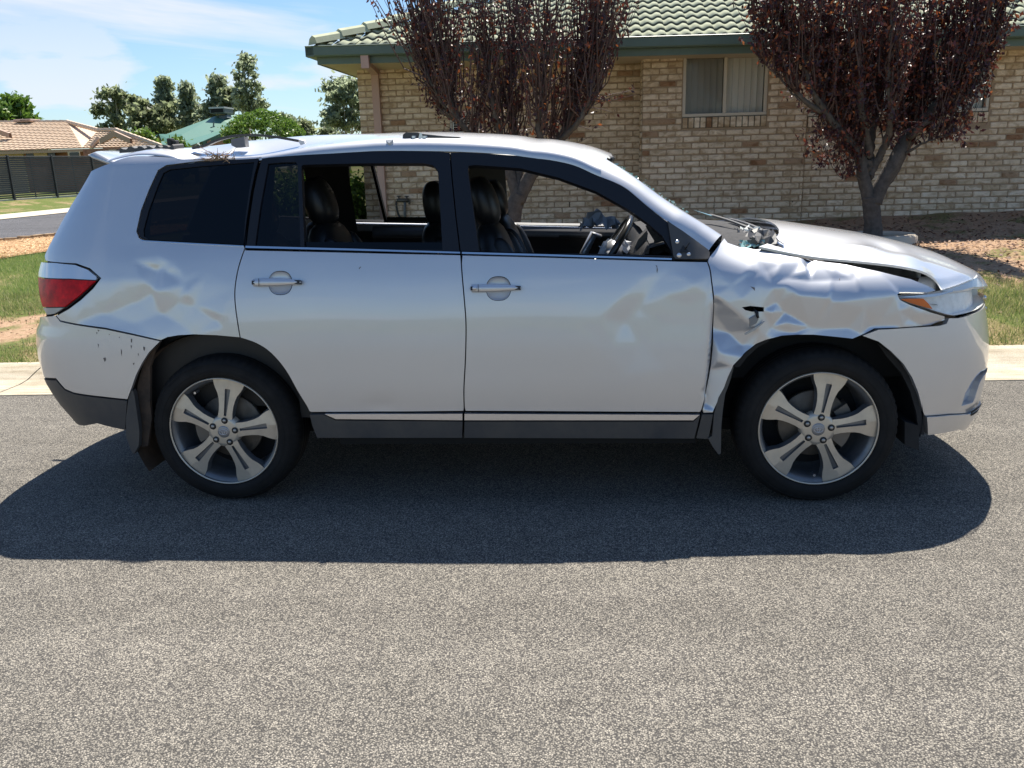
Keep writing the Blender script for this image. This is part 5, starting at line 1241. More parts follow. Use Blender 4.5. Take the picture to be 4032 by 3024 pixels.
fp = [*Q(k5(150, 248, 200, 185, 238, 135, 262, 165, 330, 190, 430, 208)), *Q(k5(470, 205, 640, 243, 760, 268, 850, 280, 1000, 298, 1200, 340, 1400, 390, 1500, 430, 1560, 464)), *Q(k5(1500, 480, 1400, 478, 1335, 478, 1318, 492, 1335, 520, 1400, 552, 1530, 600, 1612, 622, 1612, 650, 1540, 684, 1300, 700, 1180, 706, 1092, 746)), *Q(k5(1040, 768, 920, 756, 800, 745, 700, 744, 600, 750, 500, 775, 440, 800, 380, 850, 300, 930, 268, 1000, 235, 1090, 205, 1150, 170, 1226, 108, 1228)), *seamF[::-1][1:-1], Q(k5(138, 268))[0]]
slot = Q(k5(356, 570, 400, 564, 482, 572, 482, 592, 410, 592, 370, 582))

def cup_hole(cx_, cy_):
    c = inv(cx_*1.8228, cy_*1.8228); return np.array([(c[0]+.012+.054*math.copysign(abs(math.cos(a))**.75, math.cos(a)), c[1]-.001+.051*math.sin(a)) for a in np.linspace(0, 2*math.pi, 33)[:-1]])
def build_sides(near):
    g = 1 if near else 2.2
    dl = side_mesh('rear_quarter', qp_outer, m_paint, car, near, grid=.014*g)
    fr = side_mesh('window_frame', qwin_o, m_frame, dl, near, [qwin_i], grid=.06, dent=False, inset=.0045, flange=.015)
    side_mesh('belt_trim', [*Q(k1(905, 1497, 1200, 1513, 1518, 1529)), *Q(k1(1518, 1535, 1200, 1520, 890, 1503, 866, 1490))], m_chrome, dl, near, grid=.2, dent=False, depth=.004, inset=.0, flange=.012)
    side_mesh('quarter_window', offset(qwin_i, -.012), m_tint if near else m_tintf, car, near, grid=.08, dent=False, depth=-.006, inset=0, flange=0)
    # rear door
    rd = side_mesh('rear_door', rd_poly, m_paint, car, near, [cup_hole(600, 611)], grid=.028*g)
    side_mesh('door_frame', rdf, m_frame, rd, near, [fix_win, r_open], grid=.06, dent=False, depth=.001, flange=.035)
    side_mesh('fixed_glass', offset(fix_win, -.01), m_tintl if near else m_tintf, rd, near, grid=.08, dent=False, depth=-.008, inset=0, flange=0)
    gl = Q(q1(430, 994, 1637, 998, 1640, 1075, 440, 1052)); side_mesh('lowered_glass', gl, m_tint, rd, near, grid=.08, dent=False, depth=-.014, inset=0, flange=0)
    side_mesh('belt_trim', [*Q(dD(531, 531.5, 760, 537.5)), Q(dD(994.5, 544.5))[0], Q(dD(994.5, 548.5))[0], *Q(dD(760, 542, 531, 536.5))], m_chrome, rd, near, grid=.2, dent=False, depth=.006, inset=.0005, flange=.02)
    # front door
    fd = side_mesh('front_door', fd_poly, m_paint, car, near, [cup_hole(1071, 623)], grid=.016*g)
    side_mesh('door_frame', fdf, m_frame, fd, near, [f_open], grid=.06, dent=False, depth=.001, flange=.035)
    side_mesh('belt_trim', [*Q(dD(998, 544.6, 1200, 550, 1451, 558)), *Q(dD(1451, 562, 1200, 554.5, 998, 549))], m_chrome, fd, near, grid=.2, dent=False, depth=.006, inset=.0005, flange=.02)
    # sill mouldings
    c1 = side_mesh('sill_cladding', Q(dD(669, 893, 699, 892.5, 727, 905, 1001, 907.5, 1000, 944.5, 686, 944.5, 676, 920)), m_plast, car, near, grid=.07, dent=False, depth=.012, flange=.05)
    side_mesh('sill_trim', Q(dD(701, 891.5, 1001, 890, 1001, 906, 727, 903.5)), m_satin, c1, near, grid=.1, dent=False, depth=.017, flange=.02)
    c2 = side_mesh('sill_cladding', Q(dD(1003, 907.5, 1497, 907.5, 1513, 893, 1500, 946, 1002, 944.5)), m_plast, car, near, grid=.07, dent=False, depth=.012, flange=.05)
    side_mesh('sill_trim', Q(dD(1003, 890, 1513, 892.5, 1497, 906, 1003, 906)), m_satin, c2, near, grid=.1, dent=False, depth=.017, flange=.02)
    side_mesh('sill_end', Q(dD(1515, 893, 1541, 893, 1531, 948, 1502, 946)), m_plast, car, near, grid=.1, dent=False, depth=.008, flange=.04)
    # fender
    side_mesh('front_fender', fp, m_paint, car, near, [slot] if near else [], grid=.0095*g)
    # bumpers
    fb = [*Q(k7(190, 668, 330, 614, 600, 597, 830, 582, 885, 566)), *Q(k7(905, 520, 980, 520, 1060, 500)), *[np.array([s_, z_]) for s_, z_ in ((3.95, .86), (4.1, .845), (4.25, .84), (4.35, .84), (4.35, .50), (4.35, .335))], *Q(k7(1055, 1300, 900, 1308, 705, 1325)), *Q(k7(690, 1290, 650, 1130, 600, 1010, 530, 900, 430, 800, 330, 720))]
    fogp = Q(k7(1015, 1232, 1040, 1150, 1090, 1060, 1130, 1000, 1165, 965, 1215, 935, 1228, 950, 1190, 985, 1155, 1040, 1130, 1110, 1112, 1170, 1098, 1205))
    fbo = side_mesh('front_bumper', fb, m_paint, car, near, [fogp], grid=.035*g, dent=False)
    side_mesh('fog_lamp_recess', fogp, m_paint, fbo, near, grid=.03, dent=False, depth=-.028, inset=-.004, flange=-.03)
    lip = [*Q(k7(707, 1322, 900, 1306, 1055, 1296)), *[np.array([s_, z_]) for s_, z_ in ((4.0, .345), (4.35, .345), (4.35, .15), (4.0, .155))], *Q(k7(960, 1428, 715, 1473))]
    side_mesh('bumper_lip', lip, m_paint, car, near, grid=.05, dent=False, depth=.012, flange=.05)
    for dy in (0, 45): side_mesh('grille_slot_shade', Q(k7(1058, 1298-dy*.45, 1110, 1268-dy*.5, 1165, 1215-dy*.6, 1163, 1228-dy*.6, 1112, 1284-dy*.5, 1062, 1316-dy*.45)), m_dark, fbo, near, grid=.05, dent=False, depth=.0135, inset=0, flange=0)  # flat dark decals paint the darkness inside the slots
    rb = [*Q(k4(197, 566, 228, 606, 520, 655, 700, 693, 885, 735)), *Q(k4(860, 760, 810, 810, 765, 880, 725, 960, 690, 1060, 668, 1118)), *Q(k4(500, 1100, 320, 1075, 260, 1050, 200, 980)), *[np.array([s_, z_]) for s_, z_ in ((-1.10, .585), (-1.4, .56), (-1.92, .55), (-1.92, .84), (-1.4, .845))], *Q(k4(150, 572))]
    side_mesh('rear_bumper', rb, m_paint, car, near, grid=.035*g, dent=False)
    rl = [*Q(k4(200, 988, 260, 1055, 320, 1079, 500, 1104, 668, 1122, 655, 1320, 470, 1275)), *[np.array([s_, z_]) for s_, z_ in ((-.74, .372), (-.95, .35), (-1.2, .345), (-1.92, .345), (-1.92, .55), (-1.4, .555), (-1.10, .575))]]
    side_mesh('bumper_cladding', rl, m_plast, car, near, grid=.06, dent=False, depth=.001, flange=.04)
    # tail lamp
    T_ = lambda *P: Q(k4(*P))
    tl = side_mesh('tail_light', [*T_(125, 215, 200, 222, 260, 230, 340, 235, 415, 265, 484, 325, 430, 385, 350, 458, 270, 520, 195, 562, 150, 568, 125, 520)], m_frame, car, near, grid=.05, dent=False, depth=-.004, flange=.02)
    bk = lambda z0, z1: [np.array([-1.5, z0]), np.array([-1.5, z1])]
    side_mesh('clear_lens', [*T_(112, 220, 200, 225, 330, 238, 412, 269, 465, 312, 472, 325, 464, 338, 300, 329, 90, 312)], m_clearl, tl, near, grid=.05, dent=False, depth=.006, inset=.001, flange=.01)
    side_mesh('red_lens', [*T_(92, 318, 300, 333, 462, 342, 420, 382, 345, 448, 262, 512, 120, 512)], m_red, tl, near, grid=.05, dent=False, depth=.006, inset=.001, flange=.01)
    side_mesh('reversing_lens', [*T_(122, 516, 255, 516, 225, 540, 195, 557, 150, 563)], m_greyl, tl, near, grid=.05, dent=False, depth=.006, inset=.001, flange=.01)
    # head lamp
    hl_out = [*Q(k7(492, 345, 520, 325, 620, 318, 700, 316, 800, 300, 900, 270, 1000, 235, 1070, 205)), *[np.array([s_, z_]) for s_, z_ in ((3.86, .985), (3.97, .94), (3.99, .86))], *Q(k7(1050, 488, 950, 508, 890, 497, 800, 470, 700, 438, 600, 410, 520, 385))]
    hb = side_mesh('headlight', hl_out, m_reflector, car, near, grid=.03, dent=False, depth=-.05, flange=-.045, inset=.003)
    side_mesh('headlight_lens', hl_out, m_lens, hb, near, grid=.03, dent=False, depth=.002, flange=.01, inset=.003)
    side_mesh('amber_reflector', Q(k7(520, 368, 600, 362, 720, 362, 760, 400, 800, 452, 700, 432, 600, 400)), m_amber, hb, near, grid=.04, dent=False, depth=-.018, flange=.012, inset=.001)
    side_mesh('lamp_divider', Q(k7(500, 350, 620, 340, 800, 322, 960, 290, 965, 300, 820, 345, 720, 354, 600, 354)), m_clearl, hb, near, grid=.05, dent=False, depth=-.014, flange=.02, inset=.0)
    c_ = inv(*k7(1010, 370)[0]); P = S(*c_)+np.array([-.07, .10, 0]); P[1] = P[1] if near else 2*YC-P[1]
    MB().lathe([(.0, .0), (.045, -.004), (.075, .0), (.085, .02), (.085, .07)], P, axis=(-.75, .6 if near else -.6, 0), n=24).build('projector_lamp', m_reflector, hb, True)
    for zc_, w_ in ((.92, .05), (.86, .03)):
        pass
    return rd, fd
rdN, fdN = build_sides(True); rdF, fdF = build_sides(False)

# mirror mounting plate with its screws and wires (mirror torn off)
mp = side_mesh('mirror_mount', Q(q2(1760, 640, 1800, 668, 2085, 878, 2100, 905, 2096, 940, 2080, 957, 1830, 952, 1808, 930)), m_plast, fdN, True, grid=.05, dent=False, depth=.012, flange=.02)
for (a, b, r_) in ((1840, 808, .010), (1856, 915, .012), (1930, 906, .010)):
    P = S(*inv(*q2(a, b)[0]))+[0, -.016, 0]; MB().lathe([(0, 0), (r_*.6, 0), (r_, .004), (r_, .012)], P, axis=(0, 1, 0), n=10).build('screw', m_satin, mp, True)
tri = Q(q2(1880, 835, 1945, 905, 1850, 900)); side_mesh('mount_recess', tri, m_seal, mp, True, grid=.1, dent=False, depth=.015, flange=.008)
P = S(*inv(*q2(1895, 840)[0])); MB().tube([P+[0, -.01, -.02], P+[.01, -.035, .0], P+[.02, -.03, .015]], .004, 5).build('wire', m_seal, mp)

# door handles with their scooped cups
def handle(parent, cx_, cy_, lock, near):
    c = inv(cx_*1.8228, cy_*1.8228); m = parent
    def PT(u, w, d):
        P = S(c[0]+u, c[1]+w+u*-.006); n = Sn(np.array(c[0]+u), np.array(c[1]+w)); q = P+n*d
        if not near: q = q*[1, -1, 1]+[0, 2*YC, 0]
        return q
    # grip: a tapered bar standing off the door
    n = 22; m_ = 10; V = []
    for i in range(n+1):
        t = i/n; u = -.115+.23*t; hw_ = .0175*(1-.55*max(0, (t-.45)/.55)**1.7)*min(1, (t/.035)**.5 if t > 0 else 0.05)*min(1, ((1-t)/.03)**.5 if t < 1 else .05)
        st = .030+.012*math.sin(math.pi*t)
        for j in range(m_): a = 2*math.pi*j/m_; V.append(PT(u, hw_*math.sin(a), st-.012*(1-math.cos(a))*.9+.0))
    Fc = [(i*m_+j, i*m_+(j+1) % m_, (i+1)*m_+(j+1) % m_, (i+1)*m_+j) for i in range(n) for j in range(m_)]+[tuple(range(m_)), tuple(n*m_+j for j in range(m_))]
    h = mk('door_handle', V, Fc, m_paint, m, True)
    # feet under both ends
    mb = MB()
    for u in (-.098, .10):
        V = [PT(u-.012, -.009, 0), PT(u+.012, -.009, 0), PT(u+.012, .009, 0), PT(u-.012, .009, 0), PT(u-.012, -.008, .032), PT(u+.012, -.008, .032), PT(u+.012, .008, .032), PT(u-.012, .008, .032)]
        mb.add(V, [(0,3,2,1),(4,5,6,7),(0,1,5,4),(1,2,6,5),(2,3,7,6),(3,0,4,7)])
    mb.build('handle_foot', m_seal, m)
    # rubber gasket outline
    V = []; k = 40
    for r_, d_ in ((1.0, .004), (1.16, .002)):
        for i in range(k): a = 2*math.pi*i/k; V.append(PT(.118*math.copysign(abs(math.cos(a))**.8, math.cos(a))*(1+(r_-1)*.25), .0185*r_*math.copysign(abs(math.sin(a))**.7, math.sin(a))*(1-.25*max(0, math.cos(a))), d_))
    V = []; rings = [(1.0, .0006), (.97, -.001), (.90, -.0035), (.80, -.0055), (.62, -.0078), (.40, -.009), (.2, -.0095)]
    for (r_, d_) in rings:
        for i in range(k):
            a = 2*math.pi*i/k; V.append(PT(.012+.054*r_*math.copysign(abs(math.cos(a))**.75, math.cos(a)), -.001+.051*r_*math.sin(a), d_))
    Fc = [(q*k+i, q*k+(i+1) % k, (q+1)*k+(i+1) % k, (q+1)*k+i) for q in range(len(rings)-1) for i in range(k)]+[tuple((len(rings)-1)*k+i for i in range(k))]
    mk('handle_cup', V, Fc, m_paint, m, True)
    P0 = [PT(-.075, w, .0375) for w in (-.0165, .0165)]; MB().tube([P0[0]+[0, 0, 0], P0[1]], .0012, 4).build('handle_joint', m_seal, h)
    if lock:
        P = PT(-.092, 0, .034); MB().lathe([(0, -.007), (.008, -.007), (.010, 0)], P, axis=(0, 1 if near else -1, 0), n=14).build('key_lock', m_satin, h, True)
# cups are real recesses in the photo; the dimple is carried by the door's own skin
handle(rdN, 600, 611, False, True); handle(fdN, 1071, 623, True, True); handle(rdF, 600, 611, False, False); handle(fdF, 1071, 623, True, False)

# ---- upper shell: roof, A-pillars, bonnet
railx = RAIL
o_ = np.argsort(RAIL[:, 0]); Rx = RAIL[o_, 0]; Rz = RAIL[o_, 1]
def railP(x): z = np.interp(x, Rx, Rz); return S(x, z)
zc_f = cubic([-.95, -.75, -.5, 0, .4, .9, 1.25, 1.55, 1.75, 1.90, 2.1], [1.63, 1.645, 1.672, 1.708, 1.720, 1.734, 1.716, 1.682, 1.645, 1.59, 1.48])
def roofP(x, v):
    """v 0 = near rail ... 1 = centre line"""
    R0 = railP(x); y0 = R0[..., 1]; z0 = R0[..., 2]; v = np.asarray(v, float)
    vb = .32; th = np.clip(v/vb, 0, 1)*R(80); ry = .075; rz_ = np.interp(np.asarray(x, float), [-.5, 0, .5, 1], [.018, .026, .048, .060]); t = np.clip((v-vb)/(1-vb), 0, 1)
    y1 = y0+ry*(1-math.cos(R(80))); z1 = z0+rz_*math.sin(R(80))
    ya = y0+ry*(1-np.cos(th)); za = z0+rz_*np.sin(th); yb = y1+(YC-y1)*t; zb = z1+(zc_f(x)-z1)*(1-(1-t)**2.2)
    return np.stack([x+0*v, np.where(v < vb, ya, yb), np.where(v < vb, za, zb)], -1)
def rdent(x, y):
    """the crushed rear corner of the roof"""
    d = -.030*np.exp(-((x-.16)/.30)**2-((y-.36)/.13)**2)+.020*np.exp(-((x-.30)/.35)**2-((y-.62)/.14)**2)-.020*np.exp(-((x+.12)/.05)**2-((y-.27)/.12)**2)+.014*np.exp(-((x+.30)/.12)**2-((y-.40)/.12)**2)
    d += -.012*np.exp(-((x-1.5)/.05)**2-((y-.6)/.5)**2)*.6+.008*np.exp(-np.abs((x-.02)/.05)-((y-.5)/.2)**2)
    return d
NX, NV = 150, 30
xs_ = np.linspace(Rx[0]+.005, 1.93, NX)
def header_v(x):  # how far inboard the roof reaches at each station (the screen aperture starts at x ~ 1.83)
    return 1.0
V = []; vv = np.concatenate([np.linspace(0, 1, NV), 2-np.linspace(1, 0, NV)[1:][::-1]*0-np.linspace(0, 1, NV)[::-1][1:]*0]) if False else None
vs = np.concatenate([np.linspace(0, .32, 12)[:-1], .32+.68*np.linspace(0, 1, NV-11)])
for x in xs_:
    for side in (0, 1):
        pts = roofP(np.full(NV, x), vs)
        if side == 1: pts = pts[::-1][1:]*[1, -1, 1]+[0, 2*YC, 0]
        V.append(pts)
W_ = 2*NV-1
V = np.concatenate(V).reshape(len(xs_), W_, 3)
V[..., 2] += rdent(V[..., 0], V[..., 1])
# header line: near x=1.84 at the pillar, bowing forward in the middle
hdr = lambda y: 1.845+.055*(1-((y-YC)/.62)**2)
Fc = []; idx = np.arange(len(xs_)*W_).reshape(len(xs_), W_); Vf = V.reshape(-1, 3)
# pull the last stations onto the header curve, keep pillars beyond for the outer strip
for j in range(W_):
    y = V[-1, j, 1]; 
ypl = .165
pil_v = 0
for i in range(len(xs_)-1):
    for j in range(W_-1):
        c = V[i, j]
        if c[0] > hdr(c[1])-.012: continue
        Fc.append((idx[i, j], idx[i+1, j], idx[i+1, j+1], idx[i, j+1]))
roofo = mk('roof', Vf, Fc, m_paint, car, True)
Vh = Vf-[0, 0, .035]; mk('headliner', Vh, [f for f in Fc if .06 < abs(Vf[f[0]][1]-YC) < .60], m_int, car, True)
# dark lip of the header and bits of the shattered screen along it
mb = MB(); pts = [np.array([hdr(y)-.006, y, float(zc_f(hdr(y)))-.022-.05*((y-YC)/.62)**4]) for y in np.linspace(YC-.46, YC+.46, 24)]
mb.tube(pts, .012, 6); mb.build('header_seal', m_seal, roofo, True)
# A-pillars: outer skin from the door frame to the screen edge
for near in (True, False):
    st = RAIL[(RAIL[:, 0] > 1.775)]; st = st[np.argsort(st[:, 0])]
    up_px = catspline(np.array(q2(1278, 170, 1390, 240, 1480, 300, 1590, 372, 1700, 450, 1820, 528, 1950, 605, 2080, 680, 2200, 757)), 4)
    yup = np.linspace(.41, .175, len(up_px)); U = np.array([aty(*p, y) for p, y in zip(up_px, yup)])
    n = 34; La = np.array([S(*p) for p in st]); tL = np.linspace(0, 1, len(La)); tU = np.linspace(0, 1, len(U)); V = []; m = 9
    dl = np.concatenate([[0], np.cumsum(np.linalg.norm(np.diff(La, axis=0), axis=1))]); dl /= dl[-1]; du = np.concatenate([[0], np.cumsum(np.linalg.norm(np.diff(U, axis=0), axis=1))]); du /= du[-1]
    for i in range(n+1):
        t = i/n; a = np.array([np.interp(t, dl, La[:, k]) for k in range(3)]); b = np.array([np.interp(t, du, U[:, k]) for k in range(3)])
        bul = np.array([.25, -.62, .75]); bul /= np.linalg.norm(bul); wdt = np.linalg.norm(b-a)
        for j in range(m+1): s_ = j/m; V.append(a+(b-a)*s_+bul*wdt*.20*math.sin(math.pi*s_)**.8)
        V.append(b+[0, .03, -.035])
    M1 = m+2; Fc = [(i*M1+j, (i+1)*M1+j, (i+1)*M1+j+1, i*M1+j+1) for i in range(n) for j in range(M1-1)]
    V = np.array(V)
    if not near: V = V*[1, -1, 1]+[0, 2*YC, 0]
    pil = mk('windscreen_pillar', V, Fc, m_paint, car, True)
    inn = np.array([V[i*M1+M1-1] for i in range(n+1)]); sg = 1 if near else -1
    MB().tube(inn+[0, .008*sg, -.012], .016, 6).build('screen_seal', m_seal, pil, True)
    if near:   # torn strip of laminated glass left in the aperture
        rs = np.random.default_rng(3); gl = MB()
        for k in range(150):
            i = rs.integers(3, int(n*.72)); c = V[i*M1+M1-2]+(V[(i+1)*M1+M1-2]-V[i*M1+M1-2])*rs.random()+np.array([.003, .015, .002])+rs.normal(0, .006, 3)*[1, 1.6, 1]; s_ = rs.uniform(.004, .013)*(2.0 if i < 8 else 1)
            d = rs.normal(0, 1, (3, 3)); d /= np.linalg.norm(d, axis=1)[:, None]; gl.add([c+d[0]*s_, c+d[1]*s_, c+d[2]*s_], [(0, 1, 2)])
        gl.build('glass_shards', m_teal, pil)
# bonnet ------------------------------------------------------
ed_px = k5(455, 190, 560, 212, 640, 228, 760, 248, 900, 265, 1100, 284, 1300, 308, 1420, 330, 1480, 348, 1530, 375, 1582, 410)
edge = catspline(np.array([aty(*p, .135) for p in ed_px]), 4)
exs = edge[:, 0]; ezs = edge[:, 2]
sil = [(2.35, 1.235), (2.544, 1.235), (2.767, 1.212), (3.013, 1.173), (3.30, 1.121), (3.506, 1.063), (3.623, 1.011), (3.715, .962), (3.76, .93)]
zb_ = cubic([a for a, b in sil], [b for a, b in sil])
# plan outline of the nose: x of the bonnet's front edge at each y (near corner 3.31 at y=.135)
def nose(y): t = abs(y-YC)/.80; return 3.80-.47*t**2.3
def rearx(y): t = abs(y-YC)/.80; return 2.705-.19*t**3.5
V = []; ny, nxb = 44, 60
for side in range(1):
    for i in range(nxb+1):
        for j in range(ny+1):
            y = YC-.80+1.60*j/ny; yy = abs(y-YC)/.80; xr_ = rearx(y); xn = nose(y); x = xr_+(xn-xr_)*(i/nxb)
            ze = np.interp(min(x, exs[-1]), exs, ezs) if x <= exs[-1] else ezs[-1]-(x-exs[-1])*.45
            zc = float(zb_(x))+.008
            crown_ = 1-yy**2.6
            # character crease running fore and aft near the edge
            z = ze+(zc-ze)*crown_+.006*math.exp(-((yy-.78)/.05)**2)
            if y < YC:   # buckles of the near half
                z += -.012*math.exp(-((x-3.16)/.07)**2-((y-.42)/.12)**2)+.008*math.exp(-((x-3.05)/.10)**2-((y-.30)/.10)**2)-.006*math.exp(-((x-2.75)/.10)**2-((y-.28)/.10)**2)
            dn = (x-xr_)/(xn-xr_); z -= .035*max(0, (dn-.93)/.07)**2
            V.append((x, y, z))
g_ = lambda i, j: i*(ny+1)+j
Fc = [(g_(i, j), g_(i+1, j), g_(i+1, j+1), g_(i, j+1)) for i in range(nxb) for j in range(ny)]; nsm = len(Fc)
ring_ = [g_(i, 0) for i in range(nxb+1)]+[g_(nxb, j) for j in range(1, ny+1)]+[g_(i, ny) for i in range(nxb-1, -1, -1)]+[g_(0, j) for j in range(ny-1, 0, -1)]
b0 = len(V); V += [V[i] for i in ring_]; V += [tuple(np.array(V[i])-[0, 0, .010]) for i in ring_]; k = len(ring_); Fc += [(b0+i, b0+(i+1) % k, b0+k+(i+1) % k, b0+k+i) for i in range(k)]
bon = mk('bonnet', V, Fc, m_paint, car, True); bon.data.polygons.foreach_set('use_smooth', [i < nsm for i in range(len(Fc))])
# black box for the darkness under the lifted bonnet, and the inner wing rail
MB().box((2.25, .20, .55), (3.25, 1.67, .90)).build('engine_bay_dark', m_dark, car)
mb = MB()
for y0, y1 in ((.10, .22), (1.65, 1.77)): mb.add([(2.3, y0, 1.06), (3.3, y0, .90), (3.3, y1, .90), (2.3, y1, 1.06)], [(0, 1, 2, 3)])
mb.add([(3.3, .3, .85), (3.62, .45, .80), (3.62, 1.42, .80), (3.3, 1.57, .85)], [(0, 1, 2, 3)])
mb.build('inner_wing', m_liner, car)
# fender top return (inner edge, both sides)
# cowl: dash mat, scuttle grille, torn screen rubber and shreds
V = []; n_, m_ = 26, 26
for i in range(n_+1):
    for j in range(m_+1):
        y = .20+1.47*j/m_; u = i/n_; x = 2.04+(2.55-2.04-.04*abs(y-YC))*u; z = 1.205+.012*math.sin(u*3)+.004*math.sin(9*y+5*u)
        V.append((x, y, z-.04*(abs(y-YC)/.73)**4))
mk('dash_mat', V, [(i*(m_+1)+j, (i+1)*(m_+1)+j, (i+1)*(m_+1)+j+1, i*(m_+1)+j+1) for i in range(n_) for j in range(m_)], m_felt, car, True)
V = []
for i in range(9):
    for j in range(41): y = .16+1.55*j/40; u = i/8; V.append((2.52+.20*u-.10*(abs(y-YC)/.78)**3, y, 1.165+.010*math.sin(u*6)-.05*(abs(y-YC)/.78)**3-.03*u))
mk('scuttle', V, [(i*41+j, (i+1)*41+j, (i+1)*41+j+1, i*41+j+1) for i in range(8) for j in range(40)], m_plast, car, True)
rs = np.random.default_rng(12)
def crumple(name, cx_, cy_, cz_, lx, ly, lz, n, mat, parent, seed, amp=.03, m=None):
    rs = np.random.default_rng(seed); m = m or n; V = []
    H_ = rs.normal(0, amp, (n+1, m+1)); D_ = rs.normal(0, amp*.6, (n+1, m+1, 2))
    for i in range(n+1):
        for j in range(m+1): V.append((cx_+lx*(i/n-.5)+D_[i, j, 0], cy_+ly*(j/m-.5)+D_[i, j, 1], cz_+lz*math.sin(math.pi*i/n)*math.sin(math.pi*j/m)+H_[i, j]))
    return mk(name, V, [(i*(m+1)+j, (i+1)*(m+1)+j, (i+1)*(m+1)+j+1, i*(m+1)+j+1) for i in range(n) for j in range(m)], mat, parent)
crumple('torn_screen_rubber', 2.56, .42, 1.185, .14, .46, .03, 8, m_plast, car, 3, .014, 14)
crumple('shredded_glass', 2.50, .25, 1.165, .12, .14, .02, 9, m_teal, car, 4, .009)
crumple('shredded_glass', 2.57, .60, 1.19, .12, .4, .02, 9, simple('milky_glass', (.35, .38, .38), .3), car, 5, .012, 16)
for k, (a, b, c_) in enumerate((((2.42, .95, 1.262), (2.50, .70, 1.24), (2.60, .42, 1.20)), ((2.53, 1.0, 1.235), (2.58, .72, 1.225), (2.65, .40, 1.19)), ((2.50, .24, 1.20), (2.58, .33, 1.19), (2.62, .55, 1.19)))):
    MB().tube(catspline([a, b, c_], 8), .011, 6, flat=.5).build('wiper_arm', m_plast, car, True)
# screen glass remnant lying on the scuttle's far side
MB().add([(2.34, 1.05, 1.285), (2.42, .95, 1.250), (2.50, .80, 1.240), (2.41, .92, 1.262)], [(0, 1, 2, 3)]).build('glass_remnant', m_teal, car)

# ---- tailgate, spoiler, grille
def patch(name, fn, nu, nv, mat, parent, smooth=True):
    V = [fn(i/nu, j/nv) for i in range(nu+1) for j in range(nv+1)]
    return mk(name, V, [(i*(nv+1)+j, (i+1)*(nv+1)+j, (i+1)*(nv+1)+j+1, i*(nv+1)+j+1) for i in range(nu) for j in range(nv)], mat, parent, smooth)
def tail(u, v, off=0, z0=.85, z1=1.60, smin=-1.92, s0=-1.30):
    z = z0+(z1-z0)*v; sd = 2*u-1; s = s0+(smin-s0)*(1-abs(sd)); P = S(np.array(s), np.array(z)).copy(); P[0] -= off
    if sd > 0: P[1] = 2*YC-P[1]
    return P
tg = patch("tailgate", lambda u, v: tail(u, v, -.005, s0=-1.22), 40, 16, m_paint, car)
patch('rear_window', lambda u, v: tail(.2+.6*u, v, .006, 1.13, 1.53), 30, 8, m_tint, tg)
patch('tailgate_inner', lambda u, v: tail(u, v, -.05, .5, 1.12), 20, 6, m_int, car)
# spoiler: wing lip overhanging the glass, its near end showing as a pale fin
V = []; Fc = []; n = 30
a1 = aty(*k1(590, 966)[0], .42); a2 = aty(*k1(640, 1032)[0], .42)
for j in range(n+1):
    y = .36+1.15*j/n; t = abs(y-YC)/.575; xb = a1[0]-.16*(1-t**2.2); z = a1[2]+.018*(1-t**2)
    ztop_ = float(zc_f(-.60))-.035*t**3
    V += [(-.44, y, ztop_-.006), (-.55, y, ztop_-.002), (xb+.04, y, z+.012), (xb, y, z), (xb+.02, y, z-.014), (xb+.10, y, a2[2]+.005), (-.50, y, a2[2]-.01)]
M_ = 7; Fc = [(j*M_+i, j*M_+(i+1) % M_, (j+1)*M_+(i+1) % M_, (j+1)*M_+i) for j in range(n) for i in range(M_)]+[tuple(range(M_))[::-1], tuple(n*M_+i for i in range(M_))]
mk('spoiler', V, Fc, m_paint, car, True)
# front grille, badge bar and the chrome wings seen past the near headlight
mb = MB()
def frontP(s, z, d=0): P = S(np.array(float(s)), np.array(float(z))); n = Sn(np.array(float(s)), np.array(float(z))); return P+n*d
patch('grille_backing', lambda u, v: (lambda sd: (lambda P: P if sd <= 0 else P*[1, -1, 1]+[0, 2*YC, 0])(frontP(4.0+.35*(1-abs(sd)), .70+.24*v, -.03)))(2*u-1), 24, 4, m_dark, car)
for zc_, s0_ in ((.905, 3.93), (.85, 3.95), (.79, 3.99)):
    V = []; 
    for k in range(25):
        sd = 2*k/24-1; P = frontP(s0_+(4.35-s0_)*(1-abs(sd)), zc_, .012); 
        if sd > 0: P = P*[1, -1, 1]+[0, 2*YC, 0]
        V.append(P)
    MB().tube(V, .015, 8, flat=.8).build('grille_bar', m_chrome, car, True)

# ---- roof rail remains, feet and torn brackets
def roof_at(x, y, dz=0):
    v = .32+.68*(y-float(railP(x)[1])-.062)/(YC-float(railP(x)[1])-.062); P = roofP(np.array(x), np.array(v)); return np.array([P[0], P[1], P[2]+float(rdent(P[0], P[1]))+dz])
g5n = lambda x, y: (600+x/2.602, 150+y/2.602)
rl_px = [g5n(420, 1128), g5n(540, 1105), g5n(650, 1055), g5n(760, 1020), g5n(860, 1002), g5n(950, 997), g5n(1050, 996), g5n(1150, 1000), g5n(1280, 1015), g5n(1400, 1035), g5n(1510, 1055)]
rl_pts = catspline(np.array([aty(*p, .40) for p in rl_px]), 5)
rr_ = MB(); k = len(rl_pts); V = []
for i, p in enumerate(rl_pts):
    t = rl_pts[min(i+1, k-1)]-rl_pts[max(0, i-1)]; t /= np.linalg.norm(t); nrm = np.array([-t[2], 0, t[0]]); a = .006; b = .016
    V += [p-nrm*a+[0, -b, 0], p+nrm*a+[0, -b, 0], p+nrm*a*.8+[0, b, 0], p-nrm*a*.8+[0, b, 0]]
rr_.add(V, [(i*4+j, i*4+(j+1) % 4, (i+1)*4+(j+1) % 4, (i+1)*4+j) for i in range(k-1) for j in range(4)]+[(3, 2, 1, 0), tuple((k-1)*4+j for j in range(4))])
